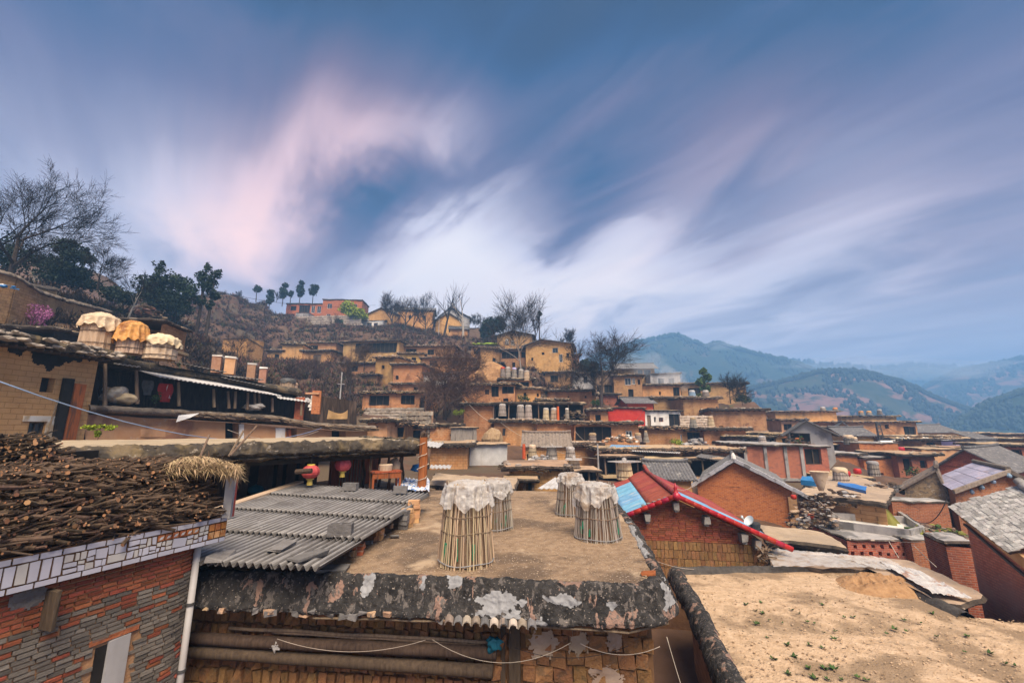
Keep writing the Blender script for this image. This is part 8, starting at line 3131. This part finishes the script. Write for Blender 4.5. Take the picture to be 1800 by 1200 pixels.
cable('thin line over the earth roof beside the capped wall of mud bricks', P(1130, 975, 14), P(1225, 1000, 15), .1, .008, 'cord')

for k, (a, b, sg, lab) in enumerate([((597, 656, 58), (700, 690, 66), .5, 'wire from the concrete utility pole to the ragged two-storey house'), ((597, 658, 58), (505, 622, 96), 1.2, 'wire from the concrete utility pole up to the lone slope house'), ((1200, 700, 72), (1366, 726, 88), 1.0, 'wire strung between the plain adobe houses right of the white wing'),
          ((1133, 718, 64), (1052, 781, 35), .8, 'wire falling from the orange-red house to the grey pole'), ((1306, 782, 41), (1548, 744, 59), 1.2, 'long wire from the brick-framed house to the lattice mast'), ((1548, 743, 59), (1700, 790, 52), 1.0, 'wire from the lattice mast down to the ochre wall'),
          ((1412, 784, 42), (1510, 800, 50), .6, 'slack wire along the orange-red brick houses'), ((1598, 806, 48), (1690, 816, 32), .7, 'slack wire from the white brick corner to the violet roof'), ((876, 742, 51), (1010, 746, 50), .5, 'washing line under the long basket roof'), ((771, 562, 131), (900, 588, 118), 1.5, 'wire crossing the hilltop from the pale pole')]):
 cable(lab, P(*a), P(*b), sg, .00028 * max(a[2], b[2]), 'wire_black')
# ------------------------------------------------------------------ trees
def gp_(px, py, D):
 return P(px, py, D)


def T_(label, px, yb, yt, D, **kw):
 b = gp_(px, yb, D)
 H = P(px, yt, D).z - b.z
 kw.setdefault('rmin', .0003 * D)
 return bare_tree(label, b, H, **kw)


T_('huge leafless tree leaning over the left edge of the hill', 14, 505, 280, 38, rmin=.017, seed=4, levels=5, spread=.62, lean=(.08, 0), nb=(4, 4), fork=.30, up=.16, r0=.42, twn=2)
T_('bare tree with dense reddish buds behind the big baskets', 172, 505, 420, 46, seed=9, levels=4, spread=.75, nb=(4, 5), fork=.3, up=.12, twn=8)
T_('pale-barked crooked tree in front of the dark conifers', 226, 556, 470, 48, seed=15, levels=4, spread=.75, mt='bark_pale', tw='twig_dark', nb=(3, 4), fork=.45, up=.15, lean=(.2, 0))
T_('bare thin tree standing above the chimney row', 335, 640, 575, 60, seed=22, levels=3, spread=.6, nb=(4, 5), tw='twig')
T_('bare grey shrub-like tree beside the lone adobe tower', 415, 640, 582, 74, seed=23, levels=4, spread=.65, nb=(3, 4), tw='twig')
T_('large brown thicket tree with crooked dark trunks in the middle of the slope', 782, 735, 592, 60, rmin=.026, seed=31, levels=5, spread=.85, nb=(3, 5), fork=.3, up=.05, r0=.40, tw='twig', twn=4)
T_('second crooked trunk leaning left beside the brown thicket tree', 768, 735, 660, 59, seed=33, levels=4, spread=.7, nb=(3, 4), fork=.3, up=.2, tw='twig', lean=(-.35, 0))
T_('tall slender pale-trunked tree with airy crown on the skyline', 917, 672, 496, 84, lean=(-.03, 0), rmin=.034, seed=44, levels=4, spread=.6, nb=(5, 5), fork=.56, up=.32, mt='bark_pale', tw='twig_dark', r0=.28, twn=3)
T_('thin bare tree right of the tall pale-trunked one', 942, 608, 540, 102, seed=45, levels=3, spread=.3, nb=(3, 5), fork=.4)
T_('great bare spreading tree standing before the blue mountain', 1057, 716, 566, 66, rmin=.028, seed=52, levels=5, spread=.72, nb=(4, 4), fork=.42, up=.12, r0=.44, twn=2)
T_('small round bare tree left of the great bare tree', 998, 620, 574, 112, seed=55, levels=4, spread=.5, nb=(3, 4), fork=.5)
T_('tiny round bare tree beyond the crest houses', 986, 608, 592, 116, seed=57, levels=3, spread=.5, nb=(4, 5), fork=.3)
T_('round bare tree on the crest at the right end of the hill', 1284, 706, 652, 82, seed=61, levels=4, spread=.75, nb=(4, 5), fork=.25, up=.15, twn=6)
T_('bare rounded tree beside the hilltop gables', 688, 585, 512, 137, seed=71, levels=4, spread=.5, nb=(3, 5), fork=.35, tw='twig')
T_('lopped bare tree with knobby limbs on the hilltop, left one', 712, 590, 517, 135, seed=72, levels=2, spread=.35, nb=(3, 4), fork=.5)
T_('bare multi-stemmed tree in front of the large yellow adobe house', 748, 592, 510, 133, seed=73, levels=4, spread=.55, nb=(3, 5), fork=.3)
T_('thin lopped trunk rising between the bare hilltop trees', 726, 590, 522, 134, seed=74, levels=2, spread=.25, nb=(2, 3), fork=.6)
T_('tall lopped poplar leaning right before the yellow hall', 780, 592, 497, 130, seed=75, levels=2, spread=.35, nb=(3, 4), fork=.5, lean=(.15, 0))
T_('tall lopped poplar with forked top right of the yellow hall', 814, 598, 498, 126, seed=76, levels=2, spread=.4, nb=(4, 5), fork=.5, mt='bark_pale')
T_('bare bushy tree at the right of the plank barn', 835, 592, 545, 134, seed=77, levels=4, spread=.6, nb=(3, 5), fork=.3)
T_('faint bare tree behind the dark evergreen on the crest', 884, 604, 540, 124, seed=78, levels=4, spread=.5, nb=(3, 5), fork=.35)
T_('bare brown tree left of the slanting slab house', 615, 690, 600, 68, seed=81, levels=4, spread=.6, nb=(3, 4), fork=.3, tw='twig')
T_('bare forked tree standing in the scrub left of the lone slope house', 455, 660, 600, 84, seed=91, levels=4, spread=.7, nb=(3, 4), fork=.35, tw='twig')
T_('bare spreading tree below the long open shed', 640, 650, 590, 80, seed=92, levels=4, spread=.75, nb=(4, 4), fork=.35, tw='twig')
T_('bare tree rising behind the gallery roof right of the chimney row', 500, 690, 622, 64, seed=93, levels=4, spread=.7, nb=(3, 4), fork=.35, tw='twig')
T_('bare tree under the large yellow adobe house', 700, 620, 575, 118, seed=94, levels=4, spread=.7, nb=(3, 4), fork=.3, tw='twig')
T_('bare tree beneath the hilltop stone wall', 590, 582, 548, 136, seed=82, levels=3, spread=.5, nb=(3, 4), tw='twig')
T_('bare small tree at the left end of the hilltop stone wall', 468, 582, 556, 140, seed=83, levels=3, spread=.5, nb=(3, 4), tw='twig')
T_('leafless tree on the ridge left of the ball-shaped cypresses', 420, 524, 508, 128, seed=84, levels=3, spread=.6, nb=(3, 4))
T_('leafless tree among the ball-shaped cypresses', 486, 530, 512, 146, seed=85, levels=3, spread=.6, nb=(3, 4))
T_('thin bare tree in the scrub below the lone slope house', 545, 690, 618, 74, seed=86, levels=4, spread=.6, nb=(3, 4), tw='twig')
T_('bare dark tree on the bank right of the thicket tree', 990, 690, 640, 84, seed=87, levels=4, spread=.6, nb=(3, 4), tw='scrub_brown')
T_('bare tree growing behind the boulders by the blossom bush', 118, 560, 500, 40, seed=88, levels=4, spread=.6, nb=(3, 4), tw='twig_dark', lean=(.3, 0))

evg = [
 ('dark evergreen crowding the left picture edge', 5, 505, 400, 44, [(0, 0, 4.0, 1.6, 2.0), (1.0, .3, 3.0, 1.4, 1.5), (-.8, 0, 2.6, 1.6, 1.6)]),
 ('dark spreading pine behind the huge leafless tree', 95, 520, 418, 50, [(0, 0, 5.4, 1.7, 1.0), (1.6, 0, 4.3, 1.5, .9), (-1.5, 0, 4.0, 1.6, 1.0), (.4, 0, 3.0, 2.2, 1.2), (-.4, 0, 2.0, 2.0, 1.2)]),
 ('smaller dark pine right of the spreading pine', 132, 528, 432, 52, [(0, 0, 5.6, .7, .7), (.4, 0, 4.6, 1.0, .9), (-.6, 0, 3.2, 1.5, 1.2), (.5, 0, 2.0, 1.6, 1.2)]),
 ('dark evergreen clump above the big baskets', 265, 562, 456, 56, [(0, 0, 6.6, .8, 1.0), (.8, 0, 5.0, 1.6, 1.3), (-1.0, 0, 4.2, 1.8, 1.4), (.5, 0, 2.6, 2.2, 1.6)]),
 ('bushy dark evergreen between the pale crooked tree and the twin conifers', 305, 568, 476, 60, [(0, 0, 5.6, 1.4, 1.5), (1.0, 0, 4.2, 1.6, 1.5), (-1.0, 0, 3.4, 1.6, 1.5), (0, 0, 2.0, 2.0, 1.4)]),
 ('tall twin-topped conifer on the skyline, left crown', 345, 585, 460, 62, [(.1, 0, 9.2, .7, .9), (-.2, 0, 7.9, 1.0, .9), (.3, 0, 6.6, 1.0, .8), (-.1, 0, 4.6, .9, .9)]),
 ('tall twin-topped conifer on the skyline, right crown', 362, 588, 470, 63, [(.2, 0, 8.6, .8, .9), (-.1, 0, 7.2, 1.0, 1.0), (.4, 0, 5.6, .9, .8), (.1, 0, 4.0, .7, .7)]),
 ('low dark evergreen at the foot of the twin conifers', 200, 545, 500, 54, [(0, 0, 2.2, 1.8, 1.2), (1.4, 0, 1.8, 1.5, 1.0)]),
 ('dark bushy evergreen on the crest left of the tall pale tree', 862, 604, 557, 122, [(0, 0, 4.6, 2.4, 2.2), (2.2, 0, 5.0, 2.0, 2.0), (-1.4, 0, 3.0, 1.8, 1.6)]),
 ('dark green bush under the great bare tree', 1030, 655, 630, 100, [(0, 0, 1.6, 1.8, 1.4), (1.6, 0, 1.4, 1.4, 1.0)]),
 ('slim dark tree with drooping tufts beside the thin bare tree', 948, 606, 545, 104, [(.3, 0, 7.4, .5, .7), (-.2, 0, 6.2, .4, .4)]),
]
for k, (lab, px, yb, yt, D, bl) in enumerate(evg):
 b = gp_(px, yb, D)
 H = P(px, yt, D).z - b.z
 top_ = max(z + rz for _, _, z, _, rz in bl)
 s = H / top_
 leafy(lab, b, H, [(dx * s, dy * s, z * s, rx * s, rz * s) for dx, dy, z, rx, rz in bl], 100 + k, 'leaf_dark', size=.17 * D / 55, dens=330)
for k, (px, yb, yt, D, ty, lab) in enumerate([(450, 528, 500, 140, 0, 'ball-topped cypress standing alone, leftmost on the ridge'), (473, 540, 507, 142, 1, 'columnar cypress second from the left on the ridge'), (496, 536, 496, 146, 2, 'slender wavy cypress third from the left on the ridge'),
            (510, 534, 511, 148, 0, 'small oval cypress fourth from the left on the ridge'), (526, 534, 492, 150, 2, 'tallest wavy cypress on the ridge, second from the right'), (549, 534, 499, 150, 3, 'leaning double-headed cypress, rightmost on the ridge')]):
 b = gp_(px, yb, D)
 H = P(px, yt, D).z - b.z
 bl = {0: [(0, 0, H * .72, H * .26, H * .28)], 1: [(0, 0, H * .78, H * .2, H * .22), (.1, 0, H * .5, H * .2, H * .25), (0, 0, H * .3, H * .18, H * .18)],
   2: [(.3, 0, H * .88, H * .14, H * .13), (-.3, 0, H * .72, H * .16, H * .13), (.25, 0, H * .52, H * .19, H * .17), (0, 0, H * .36, H * .12, H * .1)],
   3: [(.5, 0, H * .82, H * .22, H * .18), (-.6, 0, H * .62, H * .2, H * .2), (.3, 0, H * .55, H * .2, H * .18)]}[ty]
 leafy(lab, b, H, bl, 200 + k, 'leaf_dark', size=.28, dens=260, name='cypress_tree', group='cypresses along the ridge', trunk_r=.16)
for k, (px, yb, yt, D, lab, w) in enumerate([(610, 566, 527, 141, 'yellow-green tree before the two-storey brick house, upper left crown', 3.4), (628, 575, 541, 138, 'yellow-green tree before the hilltop terrace, lower right crown', 3.6)]):
 b = gp_(px, yb, D)
 H = P(px, yt, D).z - b.z
 leafy(lab, b, H, [(0, 0, H * .72, w * .8, H * .26), (-w * .5, 0, H * .58, w * .6, H * .2), (w * .5, 0, H * .55, w * .6, H * .2), (.2, 0, H * .45, w * .6, H * .16)], 300 + k, 'leaf_lime', size=.34, dens=90, name='broadleaf_tree')
b = gp_(1240, 700, 84)
leafy('airy green tree on the crest left of the round bare tree', b, 6.4, [(0, 0, 5.2, .9, 1.0), (.5, 0, 4.0, 1.3, 1.0), (-.6, 0, 3.2, 1.2, 1.0), (.2, 0, 2.0, 1.2, .9)], 310, 'leaf_green', size=.22, dens=240, name='broadleaf_tree')
b = gp_(62, 575, 33)
leafy('pink blossoming bush on the bank above the mud-brick house', b, 2.0, [(0, 0, 1.2, .95, .8), (.7, 0, .8, .6, .5), (-.6, .2, .8, .6, .5), (.2, 0, .4, .7, .4)], 320, 'blossom', size=.06, dens=700, name='blossom_bush', cat='bush')
for k, (px, py, D, r, mt, lab) in enumerate([(806, 730, 56, .8, 'leaf_lime', 'yellow-flowered bush beside the thicket trunks'), (920, 704, 68, .9, 'leaf_green', 'green bush in front of the red-post house'), (1188, 784, 50, .8, 'leaf_lime', 'bright green bush by the low white-edged house'), (1048, 712, 68, .9, 'leaf_green', 'green bush at the foot of the great bare tree'),
           (596, 570, 138, 1.6, 'leaf_green', 'green bush below the white van'), (505, 660, 80, 1.0, 'leaf_green', 'green bush under the lone slope house'), (1606, 838, 46, .8, 'leaf_green', 'bush at the white corner of the brick house'), (1305, 708, 84, 1.6, 'scrub_green', 'scrubby bush at the foot of the round bare tree'), (1230, 706, 82, 1.4, 'scrub_green', 'scrubby bush under the airy green tree')]):
 leafy(lab, gp_(px, py, D), r * 1.5, [(0, 0, r * .6, r, r * .7), (r * .6, 0, r * .4, r * .6, r * .5), (-r * .5, 0, r * .5, r * .6, r * .5)], 340 + k, mt, size=.09 * max(1, D / 60), dens=300, name='green_bush', cat='bush')

# old mud walls with thatched coping on the left bank
def coped_wall(label, pts, h, mt='adobe_dark'):
 a = Vector(pts[0])
 rt = thing('mud_wall', label, 'wall', a)
 q = MB()
 vs = [Vector(p_) for p_ in pts]
 for u, v in zip(vs[:-1], vs[1:]):
  d = (v - u)
  d.z = 0
  n = Vector((-d.y, d.x, 0)).normalized() * .25
  q.hexa([u - n - Vector((0, 0, h + 1.5)), v - n - Vector((0, 0, h + 1.5)), u + n - Vector((0, 0, h + 1.5)), v + n - Vector((0, 0, h + 1.5)), u - n, v - n, u + n, v + n])
 q.build('wall_body', M[mt], rt, world=True)
 rs = resample(vs, .25, 2)
 f = sweep(rs, [(-.5, -.1), (-.35, .12), (0, .26), (.35, .12), (.5, -.1), (.2, -.14)], .09, 2.2, RND.uniform(0, 40))
 q = MB()
 q.grid(len(rs) * 2, 12, lambda s, t: f(s, t))
 q.build('coping', M['roof_rim2'], rt, smooth=True, world=True)


coped_wall('old mud wall with ragged thatched coping climbing the left bank', [P(-40, 470, 29), P(25, 487, 31), P(60, 512, 33), P(110, 528, 37), P(190, 548, 44)], 2.2)
coped_wall('second shorter mud wall with rounded coping on the left bank', [P(50, 502, 37), P(98, 510, 39)], 1.2)
roofbox('mud_shed', 'adobe shed with a curving slab roof behind the big baskets', 190, 292, 555, 30, 12, 4, .22, 2.0, back='adobe_dark')
roofbox('ruined_shed', 'dark collapsed roof beams below the blossom bush', 0, 98, 568, 26, 10, 3, .25, 1.4, back='under')
heap('white and blue rubbish caught on the wall end at the left edge', 5, 505, 30, 16, 10, 10, ['plaster_white', 'tarp_blue'], .25)
heap('reddish brush pile behind the ruined roof at the left', 250, 556, 50, 60, 22, 60, ['scrub_red', 'wood_old', 'scrub_brown'], .35)


# ------------------------------------------------------------------ scrub on the hillside
def scrub(name, label, n, mt, seed, xr, yr, size, dens=26, flt=None):
 rs = np.random.RandomState(seed)
 X = rs.uniform(*xr, n)
 Y = rs.uniform(*yr, n)
 Z = terrain_z(X, Y)
 V, Fc = [], []
 for x, y, z in zip(X, Y, Z):
  nz = mnoise.noise(Vector((x * .08, y * .08, seed)))
  if nz < -.25 or (flt and not flt(x, y, z)):
   continue
  if any(abs(x - hx) < hw and abs(y - hy) < hw for hx, hy, hw in HB):
   continue
  s = size * rs.uniform(.5, 1.5)
  k = dens
  az = rs.uniform(0, 6.283, k)
  el = rs.uniform(.15, 1.35, k)
  L = s * rs.uniform(.5, 1.1, k)
  wd_ = s * rs.uniform(.035, .085, k)
  for i in range(k):
   d = (math.cos(az[i]) * math.cos(el[i]), math.sin(az[i]) * math.cos(el[i]), math.sin(el[i]))
   o = len(V)
   bx, by = x + d[0] * s * .12, y + d[1] * s * .12
   px_, py_ = -math.sin(az[i]) * wd_[i], math.cos(az[i]) * wd_[i]
   V.extend([(bx - px_, by - py_, z - .1), (bx + px_, by + py_, z - .1), (bx + d[0] * L[i], by + d[1] * L[i], z + d[2] * L[i])])
   Fc.append((o, o + 1, o + 2))
   if i % 2 == 0:               # leaf litter tuft along the twig
    f = rs.uniform(.4, .95)
    q = (bx + d[0] * L[i] * f, by + d[1] * L[i] * f, z + d[2] * L[i] * f)
    g = s * .16
    V.extend([q, (q[0] + rs.uniform(-g, g), q[1] + rs.uniform(-g, g), q[2] + g), (q[0] + rs.uniform(-g, g), q[1] + rs.uniform(-g, g), q[2] - g * .3)])
    Fc.append((o + 3, o + 4, o + 5))
 me = bpy.data.meshes.new(name)
 me.from_pydata(V, [], Fc)
 me.materials.append(M[mt])
 o = bpy.data.objects.new(name, me)
 COL.objects.link(o)
 tag(o, label, 'undergrowth', None, 'stuff')


HB = []
for o in list(SC.objects):
 if o.parent is None and o.get('category') in ('house', 'shed', 'tower', 'barn', 'hut') and o.location.y > 40:
  c, s = math.cos(o.rotation_euler.z), math.sin(o.rotation_euler.z)
  for u in (1.5, 4.5):
   for w_ in (1.5, 4.5):
    HB.append((o.location.x + u * c - w_ * s, o.location.y + u * s + w_ * c, 1.9))
SX, SY = (-105, 25), (56, 160)
hill = lambda x, y, z: z > 1.5
scrub('brown_scrub', 'leafless brown scrub covering the hillside', 15000, 'scrub_brown', 1, SX, SY, 1.2, 13, hill)
scrub('red_scrub', 'reddish dry brush on the hillside', 6000, 'scrub_red', 2, SX, SY, 1.15, 13, hill)
scrub('green_scrub', 'patches of green undergrowth on the hillside', 4200, 'scrub_green', 3, SX, SY, .9, 14, hill)
scrub('dark_scrub', 'dark bare undergrowth on the left bank', 3000, 'twig', 4, (-75, -18), (30, 62), 1.1, 26, lambda x, y, z: z > 4)
scrub('green_bank_scrub', 'green weeds on the left bank', 500, 'scrub_green', 5, (-75, -18), (30, 62), .8, 26, lambda x, y, z: z > 4)
